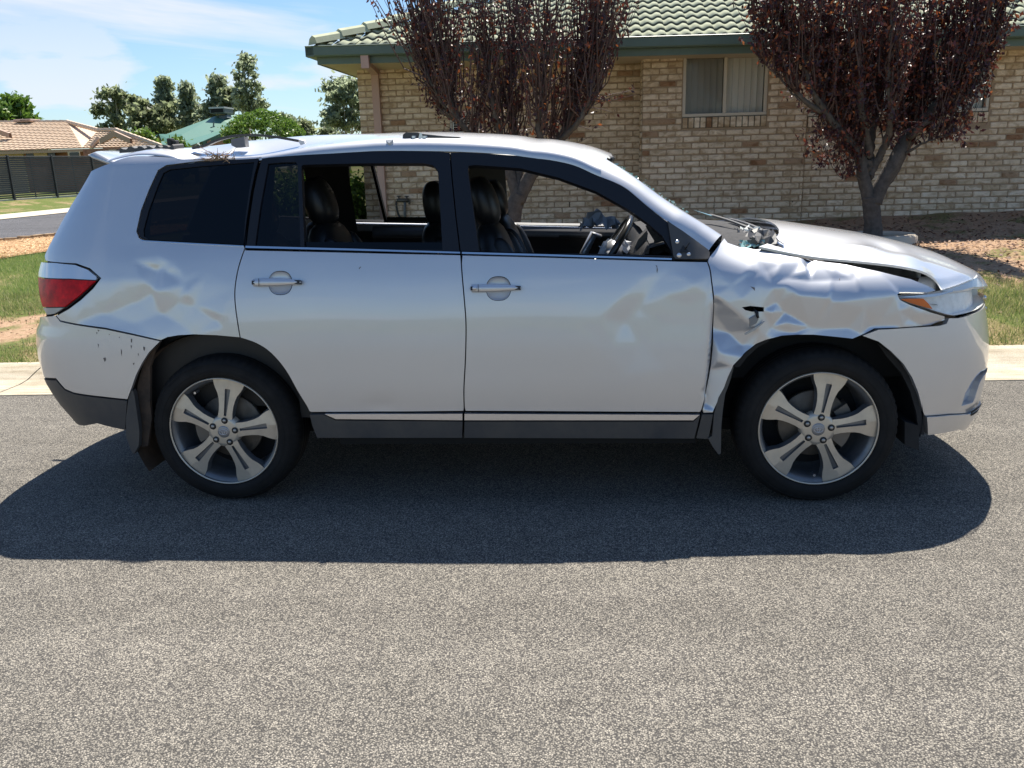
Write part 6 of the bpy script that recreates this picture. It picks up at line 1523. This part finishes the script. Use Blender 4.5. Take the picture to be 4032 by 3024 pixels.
rail_o = rr_.build('roof_rail', m_plast, car)
c0 = aty(*g5n(875, 1060), .40); mb = MB(); p = [aty(*g5n(*q), .385) for q in ((805, 1035), (940, 1010), (953, 1115), (860, 1125), (808, 1098))]; p2 = [np.array(q)+[0, .05, 0] for q in p]
mb.add(p+p2, [(0, 1, 2, 3, 4), (9, 8, 7, 6, 5)]+[(i, (i+1) % 5, 5+(i+1) % 5, 5+i) for i in range(5)]); mb.build('rail_foot', simple('dull_grey_cover', (.15, .15, .165), .5), rail_o)
# torn white end cap and tape on the roof edge
p = [aty(*g5n(*q), .33) for q in ((1500, 1040), (1555, 1055), (1560, 1085), (1520, 1098), (1505, 1075))]; MB().add(p+[np.array(q)+[0, .03, .004] for q in p], [(0, 1, 2, 3, 4), (9, 8, 7, 6, 5)]+[(i, (i+1) % 5, 5+(i+1) % 5, 5+i) for i in range(5)]).build('torn_cap', simple('white_plastic', (.65, .65, .66), .5), car)
tape = MB(); V = []
tp_px = [q1(1148, 112)[0], q1(1215, 108)[0], q1(1212, 168)[0], q1(1185, 172)[0], q1(1155, 150)[0]]
p = [aty(*q, .262) for q in tp_px]; rs = np.random.default_rng(2); c = sum(p)/5+[0, -.014, 0]; MB().add(p+[c], [(i, (i+1) % 5, 5) for i in range(5)]).build('torn_tape', simple('grey_tape', (.55, .55, .56), .6), car)
# forward bracket: black tray with two bolts
br_px = k2(450, 868, 452, 838, 470, 824, 545, 824, 565, 832, 700, 846, 800, 852, 850, 872)
p = [aty(*q, .31) for q in br_px]; q_ = [np.array(a)+[0, .05, 0] for a in p]; n = len(p); brk = MB().add(p+q_, [tuple(range(n)), tuple(range(2*n-1, n-1, -1))]+[(i, (i+1) % n, n+(i+1) % n, n+i) for i in range(n)]).build('rail_bracket', m_plast, car)
p0, p1 = aty(*k2(448, 869)[0], .295), aty(*k2(900, 873)[0], .295); MB().tube([p0, (p0+p1)/2+[0, 0, .003], p1], .009, 6, flat=.5).build('bracket_plate', m_satin, brk)
for a, b in ((520, 862), (590, 862)): c = aty(*k2(a, b)[0], .30); MB().lathe([(0, .012), (.012, .012), (.012, 0)], c, axis=(0, 0, 1), n=6).build('bolt', m_satin, brk)
c = [aty(*q, .30) for q in k2(562, 826, 556, 850, 548, 866, 582, 866)]; MB().add([c[0]+[-.004, 0, 0], c[0]+[.004, 0, 0], c[3], c[2]], [(0, 1, 2, 3)]).build('bracket_tab', m_satin, brk)
p = [aty(*q, .95) for q in k2(670, 822, 760, 822, 880, 830, 920, 838, 800, 836, 690, 831)]; n = len(p); q_ = [np.array(a)+[0, .05, 0] for a in p]
MB().add(p+q_, [tuple(range(n)), tuple(range(2*n-1, n-1, -1))]+[(i, (i+1) % n, n+(i+1) % n, n+i) for i in range(n)]).build('rail_remnant', m_seal, car)
# rear strip: crushed black rail end lying over the rear corner
rs = np.random.default_rng(8); base_px = [k1(775, 938)[0], k1(870, 925)[0], k1(960, 925)[0], k1(1040, 920)[0], k1(1110, 915)[0]]
p = catspline(np.array([aty(*q, .42) for q in base_px]), 6); V = []
for i, a in enumerate(p): h_ = .006+.006*math.sin(i*1.7); V += [a+[0, -.05, -.012], a+[0, -.05, h_], a+[0, .06, h_+.006], a+[0, .06, -.008]]
end = MB().add(V, [(i*4+j, i*4+(j+1) % 4, (i+1)*4+(j+1) % 4, (i+1)*4+j) for i in range(len(p)-1) for j in range(4)]+[(3, 2, 1, 0), tuple((len(p)-1)*4+j for j in range(4))]).build('crushed_rail_end', m_plast, car)
for a, b, w_, h_ in ((1065, 900, .012, .03), (1095, 905, .01, .025), (1015, 918, .03, .012), (900, 922, .03, .01), (835, 925, .025, .008)):
    c = aty(*k1(a, b)[0], .43); MB().bbox(c-[w_, .02, h_], c+[w_, .02, h_], .004).build('rail_clip', m_seal, end)
# dried grass caught at the quarter window's top corner
rs = np.random.default_rng(9); c0 = aty(*k1(1370, 985)[0], .235); mb = MB()
for k in range(70):
    a = c0+rs.normal(0, 1, 3)*[.03, .006, .009]; d = rs.normal(0, 1, 3)*[.05, .008, .022]; mb.tube([a, a+d*.5+rs.normal(0, .004, 3), a+d], [.0018, .0016, .0008], 3, cap=False)
c1_ = aty(*k1(1245, 915)[0], .30); mb.tube([c1_, (c1_+c0)/2+[0, -.02, .004], c0], .0018, 4); c2_ = aty(*k1(1430, 1015)[0], .225); mb.tube([c0, c0*.4+c2_*.6+[0, -.01, .01], c2_], .002, 4)
straw_o = mb.build('grass_clump', simple('dry_straw', (.30, .20, .12), .9), None, origin=tuple(c0)); tag(straw_o, 'tuft of dried grass caught on the roof edge above the rear side window', 'dry grass')

# ---- wheels
m_lug = simple('lug_nut', (.42, .40, .38), .35, metal=.8); m_cap = simple('centre_cap', (.30, .30, .31), .35, metal=.6)
def wheel(cx_, near, a0, parent):
    yf = .0 if near else 2*YC; sg = 1 if near else -1      # sg: direction from the face into the car
    C0 = np.array([cx_, yf, .355]); rim = .262
    w = MB().lathe([(rim+.004, .020), (rim-.012, .024), (rim-.022, .05), (rim-.032, .12), (rim-.035, .20), (.20, .205)], C0, axis=(0, sg, 0), n=64).build('wheel', m_alloyg, parent, True)
    MB().lathe([(rim-.001, .006), (rim+.002, .000), (rim+.006, .002), (rim+.007, .014)], C0, axis=(0, sg, 0), n=72).build('rim_lip', m_alloy, w, True)
    # tyre with shoulder lugs
    pr = [(rim+.006, .020), (rim+.010, .002), (rim+.030, -.006), (rim+.060, -.004), (rim+.083, .012), (rim+.096, .030), (rim+.101, .045), (rim+.104, .075), (rim+.104, .17), (rim+.098, .205), (rim+.07, .235), (rim+.02, .225)]
    def sh(i, j): return (.006 if (j % 4 == 0 and i in (5, 6)) else 0)
    ty = MB().lathe([(min(r, .3655), h) for r, h in pr], C0, axis=(0, sg, 0), n=240, shoulder=sh); Vt = np.array(ty.V); Vt[:, 2] = np.maximum(Vt[:, 2], -.004); ty.V = list(Vt)
    ty.build('tyre', m_tyre, w, True)
    gr = MB()
    for h in (.085, .12, .155): gr.lathe([(.3662, h), (.3662, h+.007)], C0, axis=(0, sg, 0), n=96)
    gr.build('tread_groove', m_seal, w)
    sr = MB().lathe([(.300, -.0058), (.3015, -.0078), (.303, -.0058)], C0, axis=(0, sg, 0), n=96).lathe([(.3335, -.0052), (.335, -.0070), (.3365, -.0050)], C0, axis=(0, sg, 0), n=96); sr.build('sidewall_rib', m_tyre, w, True)
    # spokes
    ang = [a0+72*k for k in range(5)]
    prof = [(.066, .036), (.10, .0335), (.13, .035), (.16, .040), (.185, .048), (.205, .060), (.225, .070), (.245, .076), (.2575, .077)]
    sl_o = [(.080, .0060), (.13, .0085), (.17, .0108), (.206, .0132), (.214, .0125)]
    for a in ang:
        ca, sa = math.cos(R(a)), math.sin(R(a))
        out = [(r, -h) for r, h in prof]+[(.2605, -.035), (.2620, 0), (.2605, .035)]+[(r, h) for r, h in prof[::-1]]
        slot_ = [(r, -h) for r, h in sl_o]+[(r, h) for r, h in sl_o[::-1]]
        V2, T2, loops = fill(np.array(out), [np.array(slot_)], .03)
        def dep(r, h): return .012+.010*math.cos(min(1, r/.26)*math.pi)*-1*.5-.004+.006*(abs(h)/.07)
        def P3(r, h, d): return C0+np.array([r*ca-h*sa, sg*d, r*sa+h*ca])
        V = [P3(r, h, dep(r, h)) for r, h in V2]; Fc = [tuple(t) for t in T2]; mi = [0]*len(Fc)
        for li, l in enumerate(loops):
            b = len(V); dd_ = .038 if li == 0 else .014; sc_ = .86 if li == 0 else .8
            cen = np.mean([V2[i] for i in l], axis=0)
            V += [P3(*V2[i], dep(*V2[i])) for i in l]
            for i in l:
                r, h = V2[i]; 
                if li == 0: h2 = h*1.10 if r > .1 else h; r2 = r
                else: h2 = h*.7; r2 = cen[0]+(r-cen[0])*.97
                V.append(P3(r2, h2, dep(r, h)+dd_))
            k = len(l); Fc += [(b+i, b+(i+1) % k, b+k+(i+1) % k, b+k+i) for i in range(k)]; mi += [1]*k
            if li == 1: Fc.append(tuple(b+k+i for i in range(k))); mi.append(1)
        sp = mk('spoke', V, Fc, [m_alloy, m_alloyg], w, mi=mi)
    MB().lathe([(.028, .004), (.060, .005), (.076, .008), (.080, .05)], C0, axis=(0, sg, 0), n=50).build('hub_face', m_alloy, w, True)
    cap = MB().lathe([(0, .0), (.024, .0005), (.0285, .002), (.031, .006)], C0, axis=(0, sg, 0), n=32).build('centre_cap', m_cap, w, True)
    em = MB()   # three interlaced ovals of the maker's emblem
    def oval(cz_, rx_, rz_, r_=.0011): em.tube([C0+np.array([rx_*math.cos(t), sg*-.001, cz_+rz_*math.sin(t)]) for t in np.linspace(0, 2*math.pi, 25)], r_, 5)
    oval(0, .0195, .013, .0014); oval(0.001, .0058, .0125); oval(.0065, .0125, .0058)
    em.build('emblem', m_satin, cap, True)
    for k in range(5):
        a = R(a0+72*k+(0)); p = C0+np.array([.0572*math.cos(a), 0, .0572*math.sin(a)])
        MB().lathe([(.0160, .003), (.0150, .0022), (.006, .0022), (0, .0022)], p, axis=(0, sg, 0), n=18).build('lug_hole_shade', m_seal, w, True)  # flat black disc paints the shade of the recessed hole
        MB().lathe([(0, -.003), (.0065, -.003), (.0082, -.001), (.0082, .003)], p, axis=(0, sg, 0), n=12).build('lug_nut', m_lug, w, True)
    a = R(a0-170 if cx_ > 1 else a0+44); p = C0+np.array([.228*math.cos(a), sg*.028, .228*math.sin(a)]); MB().tube([p+[0, sg*.03, 0], p-[0, sg*.012, 0]], .006, 8).build('valve', m_satin, w)
    br = MB().lathe([(.05, .10), (.155, .10), (.158, .103), (.158, .125), (.05, .125)], C0, axis=(0, sg, 0), n=48).build('brake_disc', m_disc, parent, True)
    cal = MB(); 
    for k in range(8):
        a = R(-38+k*10); 
    V = []
    for k in range(9):
        a = R(-40+k*9.5) if cx_ > 1 else R(150+k*7)
        for r_, h in ((.105, .075), (.172, .075), (.178, .15), (.105, .15)): V.append(C0+np.array([r_*math.cos(a), sg*h, r_*math.sin(a)]))
    cal.add(V, [(i*4+j, i*4+(j+1) % 4, (i+1)*4+(j+1) % 4, (i+1)*4+j) for i in range(8) for j in range(4)]+[(0, 1, 2, 3), (35, 34, 33, 32)]).build('brake_caliper', simple('caliper_metal', (.20, .18, .16), .5, metal=.5) if 'caliper_metal' not in MATS else MATS['caliper_metal'], br)
    MB().lathe([(.05, .19), (.235, .195)], C0, axis=(0, sg, 0), n=40).build('backing_plate', m_liner, br, True)
    return w
wheel(2.79, True, 80, car); wheel(0.0, True, 79, car); wheel(2.79, False, 80, car); wheel(0.0, False, 50, car)
# wheel housings
for cx_, mt in ((2.79, m_liner), (0.0, m_liner)):
    for near in (True, False):
        sg = 1 if near else -1; yf = .035 if near else 2*YC-.035; ax = cx_+(.0 if cx_ > 1 else -.02)
        h = MB().lathe([(.468, 0), (.468, .30), (.10, .30)], np.array([ax, yf, .37]), axis=(0, sg, 0), n=40, a0=R(-188), a1=R(8)).build('wheel_housing', mt, car, True)
        if near and cx_ < 1:   # muddy rear half of the liner
            def mud(u, v):
                a = R(98+v*112); r = .462-.10*u*0; return np.array([ax+r*math.cos(a), .035+.22*u, .37+r*math.sin(a)])
            patch('muddy_liner', mud, 5, 24, m_mud, h)
# splash guards
def flap(pts, y, t, mat, name='mud_flap'):
    p = [aty(*q, y) for q in pts]; q_ = [np.array(a)+[0, t, 0] for a in p]; n = len(p)
    return MB().add(p+q_, [tuple(range(n)), tuple(range(2*n-1, n-1, -1))]+[(i, (i+1) % n, n+(i+1) % n, n+i) for i in range(n)]).build(name, mat, car)
flap(k4(672, 1120, 690, 1062, 700, 1055, 712, 1090, 735, 1250, 745, 1330, 740, 1420, 708, 1475, 690, 1450, 660, 1370, 655, 1250), -.012, .03, m_plast)
flap(k4(735, 1010, 780, 850, 860, 740, 880, 735, 850, 800, 815, 900, 815, 1150, 825, 1240, 800, 1420, 745, 1430, 720, 1300, 705, 1240), .03, .02, m_mud)
flap(k5(235, 1075, 262, 1010, 285, 945, 300, 938, 275, 1030, 245, 1110, 232, 1200, 222, 1300, 218, 1480, 205, 1485, 170, 1440, 140, 1385, 165, 1370, 175, 1240, 205, 1130), -.015, .03, m_plast)
flap(k7(545, 1370, 650, 1400, 662, 1420, 660, 1605, 620, 1590, 545, 1560), .03, .22, m_liner)
flap(k7(330, 735, 420, 800, 520, 905, 590, 1010, 640, 1130, 680, 1290, 705, 1475, 660, 1475, 640, 1300, 590, 1120, 520, 980, 400, 840), .04, .02, m_liner, 'arch_lip')
flap(k5(500, 770, 440, 795, 380, 845, 300, 925, 305, 940, 335, 940, 380, 880, 450, 815, 520, 780), .012, .012, m_liner, 'torn_arch_strip')

# floor, bulkheads and interior
fl = MB(); fl.box((-.50, .30, .26), (3.15, 1.57, .32)); fl.build('floor_pan', m_dark, car)
MB().box((-1.0, .30, .54), (.5, 1.57, .58)).build('load_floor_blocker', m_dark, car)  # unseen box added to stop sun leaking through the rear body
for y0 in (.065, 1.75): MB().box((.55, y0, .27), (2.25, y0+.055, .46)).build('sill_box', m_dark, car)
MB().box((2.30, .12, .33), (2.33, 1.75, 1.15)).build('bulkhead', m_dark, car)
def offs(poly): return poly
for near in (True, False):
    sg = 1 if near else -1
    # door trims: black panel, top roll greyed to paint the light it catches
    for (x0, x1, nm) in ((.36, 1.07, 'rear_door_trim'), (1.19, 2.24, 'front_door_trim')):
        def tr_(u, v, x0=x0, x1=x1):
            x = x0+(x1-x0)*u; zt = float(np.interp(x, [0, 1.2, 2.3], [1.188, 1.165, 1.115]))
            prof_ = [(.088, zt-.012), (.095, zt+.002), (.10, zt-.004), (.122, zt-.03), (.125, zt-.06), (.105, zt-.075), (.10, zt-.30), (.10, .40)]
            f = v*(len(prof_)-1); i = min(int(f), len(prof_)-2); a, b = prof_[i], prof_[i+1]; t = f-i; yo = a[0]*(1-t)+b[0]*t; z = a[1]*(1-t)+b[1]*t
            yb = YC-.905; y = yb+yo-.045; return np.array([x, y if sg > 0 else 2*YC-y, z])
        o = patch(nm, tr_, 8, 14, [m_int], car); o.data.materials.append(m_trimtop)
        mi = np.zeros(len(o.data.polygons), dtype=np.int32)
        for p in o.data.polygons:
            z = sum(o.data.vertices[v].co.z for v in p.vertices)/4; zt = 1.10
            if z > zt-.005: mi[p.index] = 1
        o.data.polygons.foreach_set('material_index', mi)
        if nm.startswith('front') and not near:
            P0 = aty(1750+1105/2.011, 550+900/2.011, 1.70); P1 = aty(1750+1180/2.011, 550+748/2.011, 1.70); t = P1-P0; nn = np.array([t[2], 0, -t[0]]); nn /= np.linalg.norm(nn); 
            MB().tube([P0-t*.5, P0, P1, P1+nn*.05+[0, .03, .0]], [.022, .022, .022, .015], 8, flat=1.2).build('grab_handle', m_silvertrim, o, True)
    # centre pillar trim
    ys = .16 if near else 2*YC-.16
    def bp_(u, v, sg=sg, near=near): 
        z = .5+1.08*v; P = S(np.array((1.09+.11*u) if near else (1.02+.26*u-.02*v)), np.array(z)); y = P[1]+.075; return np.array([P[0], y if sg > 0 else 2*YC-y, z])
    patch('pillar_trim', bp_, 4, 10, m_int if near else m_trimtop, car)
    def cp_(u, v, sg=sg):
        z = .9+.70*v; P = S(np.array(-.02+.28*u+.02*v), np.array(z)); y = P[1]+.08; return np.array([P[0], y if sg > 0 else 2*YC-y, z])
    patch('pillar_trim', cp_, 4, 8, m_int, car)
    def lp_(u, v, sg=sg): z = .45+.66*v; P = S(np.array(-.9+1.25*u), np.array(z)); y = P[1]+.13; return np.array([P[0], y if sg > 0 else 2*YC-y, z])
    patch('load_bay_trim', lp_, 8, 6, m_int, car)
# seatbelt on the far pillar
def seat(hx, hz, y, w_, tilt, parent, name='seat', post=False, hr=1.0):
    """hx,hz: headrest centre; backrest runs down and forward of it"""
    t = np.array([math.sin(tilt), 0, math.cos(tilt)])   # along the backrest, upward
    n = np.array([t[2], 0, -t[0]])                       # forward
    def ell(c, a, b, cc, p=2.6, k=14):
        V = []; F_2 = []
        for i in range(k+1):
            th = math.pi*i/k
            for j in range(2*k):
                ph = math.pi*j/k; sx_ = math.copysign(abs(math.sin(th)*math.cos(ph))**(2/p), math.cos(ph)); sy_ = math.copysign(abs(math.sin(th)*math.sin(ph))**(2/p), math.sin(ph)); sz_ = math.copysign(abs(math.cos(th))**(2/p), math.cos(th))
                V.append(np.array(c)+n*a*sx_+np.array([0, 1, 0])*b*sy_+t*cc*sz_)
        for i in range(k):
            for j in range(2*k): F_2.append((i*2*k+j, i*2*k+(j+1) % (2*k), (i+1)*2*k+(j+1) % (2*k), (i+1)*2*k+j))
        return V, F_2
    h = np.array([hx, y, hz]); bc = h-t*.455-n*.02
    V, F_2 = ell(bc, .085, w_, .36, 3.4); s = MB().add(V, F_2)
    for sd in (-1, 1): V, F_2 = ell(bc+n*.045+np.array([0, sd*(w_-.055), 0])-t*.03, .075, .05, .31, 2.6); s.add(V, F_2)
    cu = bc-t*.36+n*.22; V = []
    s.bbox(cu+[-.25, -w_, -.10], cu+[.28, w_, .06], .05)
    so_ = s.build(name, m_leather, parent, True)
    V, F_2 = ell(h, .062*hr, .125*hr, .115*hr, 2.5); MB().add(V, F_2).build('headrest', m_leather, so_, True)
    MB().tube([h-t*.06+[0, -.05, 0], h-t*.20+[0, -.05, 0]], .006, 6).tube([h-t*.06+[0, .05, 0], h-t*.20+[0, .05, 0]], .006, 6).build('headrest_post', m_satin, so_, True)
    # pale piping along the bolster
    return so_
P = aty(1045*1.8228, 437*1.8228, .52); seat(P[0], P[2], .52, .25, -.30, car, 'front_seat', hr=1.12)
P = aty(1045*1.8228, 437*1.8228, .52); seat(P[0]-.02, P[2]-.02, 1.36, .25, -.30, car, 'front_seat')
P = aty(692*1.8228, 437*1.8228, .50); seat(P[0], P[2], .50, .24, -.28, car, 'rear_seat', hr=1.1)
P = aty(942*1.8228, 440*1.8228, 1.25); seat(P[0], P[2], 1.25, .26, -.1, car, 'rear_seat', hr=1.15)
P = aty(605*1.8228, 437*1.8228, .45); seat(P[0]-.1, P[2]-.05, .45, .22, -.2, car, 'third_row_seat')
seat(P[0]-.1, P[2]-.05, 1.35, .22, -.2, car, 'third_row_seat')
# dashboard body, steering wheel, instrument hood, spent airbag
db = MB(); V = []
for j in range(15):
    y = .17+1.53*j/14; bul = .05*math.exp(-((y-.55)/.22)**2)
    V += [(2.06-bul, y, .80), (2.02-bul, y, .98), (2.0-bul, y, 1.12), (2.03, y, 1.17+bul*.4), (2.10, y, 1.19), (2.28, y, 1.185), (2.29, y, .6)]
db.add(V, [(j*7+i, (j+1)*7+i, (j+1)*7+i+1, j*7+i+1) for j in range(14) for i in range(6)]); dash = db.build('dashboard', m_int, car, True)
sw = aty(1750+1400/2.011, 550+775/2.011, .50); c = np.array([1.865, .50, 1.127]); ax = np.array([-.84, 0, .54]); ax /= np.linalg.norm(ax)
e1 = np.array([0, 1., 0]); e2 = np.cross(ax, e1); V = []
st = MB().tube([c+(e1*math.cos(t)+e2*math.sin(t))*.188 for t in np.linspace(0, 2*math.pi, 41)], .0165, 10, cap=False).build('steering_wheel', simple('worn_leather_rim', (.02, .02, .02), .25), car, True)
MB().add(*sphere(c-ax*.02, (.05, .075, .065), 14, 8)).build('wheel_boss', m_silvertrim, st, True)
for a in (0, math.pi, -math.pi/2*1): MB().tube([c, c+(e1*math.cos(a)+e2*math.sin(a))*.185], [.022, .014], 8, flat=.5).build('wheel_spoke', m_silvertrim, st, True)
crumple('airbag', c[0]+.04, .62, c[2]-.01, .16, .30, .06, 8, m_cloth, car, 21, .018, 12)
p_ = aty(1750+1560/2.011, 550+800/2.011, .5)
crumple('airbag', c[0]-.02, 1.58, 1.17, .24, .22, .07, 9, simple('grey_cloth', (.22, .24, .27), .7), car, 22, .02, 9)
for q_ in ((1500, 860, 1535, 790, 1600, 720, 1610, 740, 1560, 900), (1575, 905, 1585, 800, 1625, 790, 1620, 905)):
    pts = [aty(1750+q_[i]/2.011, 550+q_[i+1]/2.011, .40) for i in range(0, len(q_), 2)]; n = len(pts); b_ = [np.array(a)+[.02, .22, 0] for a in pts]
    MB().add(pts+b_, [tuple(range(n)), tuple(range(2*n-1, n-1, -1))]+[(i, (i+1) % n, n+(i+1) % n, n+i) for i in range(n)]).build('broken_trim', m_silvertrim if q_[0] == 1575 else m_plast, dash)
# torn felt hanging from the dash at the near side
V = []; fpx = q2(1590, 680, 1640, 668, 1700, 700, 1770, 755, 1790, 900, 1740, 880, 1690, 910, 1640, 900, 1660, 800, 1610, 720)
pts = [aty(*p, .30) for p in fpx]; n = len(pts); b_ = [np.array(a)+[.01, .012, 0] for a in pts]
MB().add(pts+b_, [tuple(range(n)), tuple(range(2*n-1, n-1, -1))]+[(i, (i+1) % n, n+(i+1) % n, n+i) for i in range(n)]).build('torn_dash_felt', m_felt, dash)
# indicator repeater dangling from its torn slot
c = S(*inv(*k5(440, 590)[0])); lamp = MB().tube([c+[-.01, .02, .005], c+[.0, -.012, -.006], c+[.004, -.016, -.03]], .007, 7).build('repeater_lead', m_seal, car, True)
a = [aty(*q, -.03) for q in k5(398, 640, 430, 622, 455, 640, 440, 668, 400, 690)]; n = 5; MB().add(a+[np.array(q)+[0, .02, 0] for q in a], [tuple(range(n)), tuple(range(2*n-1, n-1, -1))]+[(i, (i+1) % n, n+(i+1) % n, n+i) for i in range(n)]).build('repeater_body', simple('dull_lens', (.22, .22, .22), .4), lamp)
a = [aty(*q, -.035) for q in k5(366, 735, 440, 690, 492, 655, 480, 672, 430, 712, 372, 742)]; n = 6; MB().add(a+[np.array(q)+[0, .012, 0] for q in a], [tuple(range(n)), tuple(range(2*n-1, n-1, -1))]+[(i, (i+1) % n, n+(i+1) % n, n+i) for i in range(n)]).build('repeater_lens', m_greyl, lamp)
# black sheets added to darken the gaps behind the fender and inside shut lines
def lin_(u, v):
    return None
for near in (True, False):
    bk_ = Q(dD(520, 560, 1530, 580, 1530, 880, 690, 885, 640, 800, 560, 740))
    side_mesh('gap_dark_sheet', bk_, m_dark, car, near, grid=.2, dent=False, depth=-.045, flange=0, inset=0)
    bk_ = Q(dD(1530, 560, 1600, 560, 1800, 600, 1900, 650, 1980, 680, 1850, 712, 1700, 715, 1640, 735, 1590, 770, 1545, 880, 1500, 880))
    side_mesh('gap_dark_sheet', bk_, m_dark, car, near, grid=.2, dent=False, depth=-.10, flange=0, inset=0)
# small scrapes on the paint and a painted crease shade
def decal(name, pts, par, d=.0012):
    sz = Q(pts); side_mesh(name, sz, m_scuff_shade, par, True, grid=.02, dent=True, depth=d, inset=0, flange=0)
decal('scrape_and_crease_shade', q1(918, 1240, 914, 1230, 930, 1215, 932, 1222), rdN)

for P_ in ((470, 660, 484, 664, 478, 674), (462, 676, 472, 680, 466, 690), (545, 688, 552, 690, 549, 697), (690, 718, 698, 722, 696, 745, 690, 742), (688, 762, 696, 765, 692, 786), (508, 846, 524, 842, 528, 858, 518, 872), (625, 785, 631, 800, 630, 835, 625, 815), (770, 770, 782, 776, 779, 800, 772, 790), (702, 880, 714, 876, 708, 893), (735, 815, 741, 818, 739, 834), (472, 752, 480, 757, 478, 780), (610, 706, 618, 708, 614, 716)):
    decal('mud_splash', k4(*P_), car, .0016)
decal('scrape_and_crease_shade', k8(455, 692, 485, 700, 486, 722, 478, 712), car); decal('scrape_and_crease_shade', k8(1038, 638, 1042, 638, 1042, 648, 1038, 648), car)
decal('scrape_and_crease_shade', q2(1672, 990, 1684, 1000, 1690, 1030, 1684, 1060, 1680, 1040, 1682, 1015), fdN)  # dark decal paints the shade along the door crease

# the far-side rail, torn loose and sticking out over the tailgate
p = [aty(492, 594, 1.50), aty(560, 590, 1.48), aty(640, 586, 1.46), aty(700, 580, 1.44)]
MB().tube(catspline(p, 4), [.010]*13, 6, flat=1.8).build('roof_rail', m_plast, car)
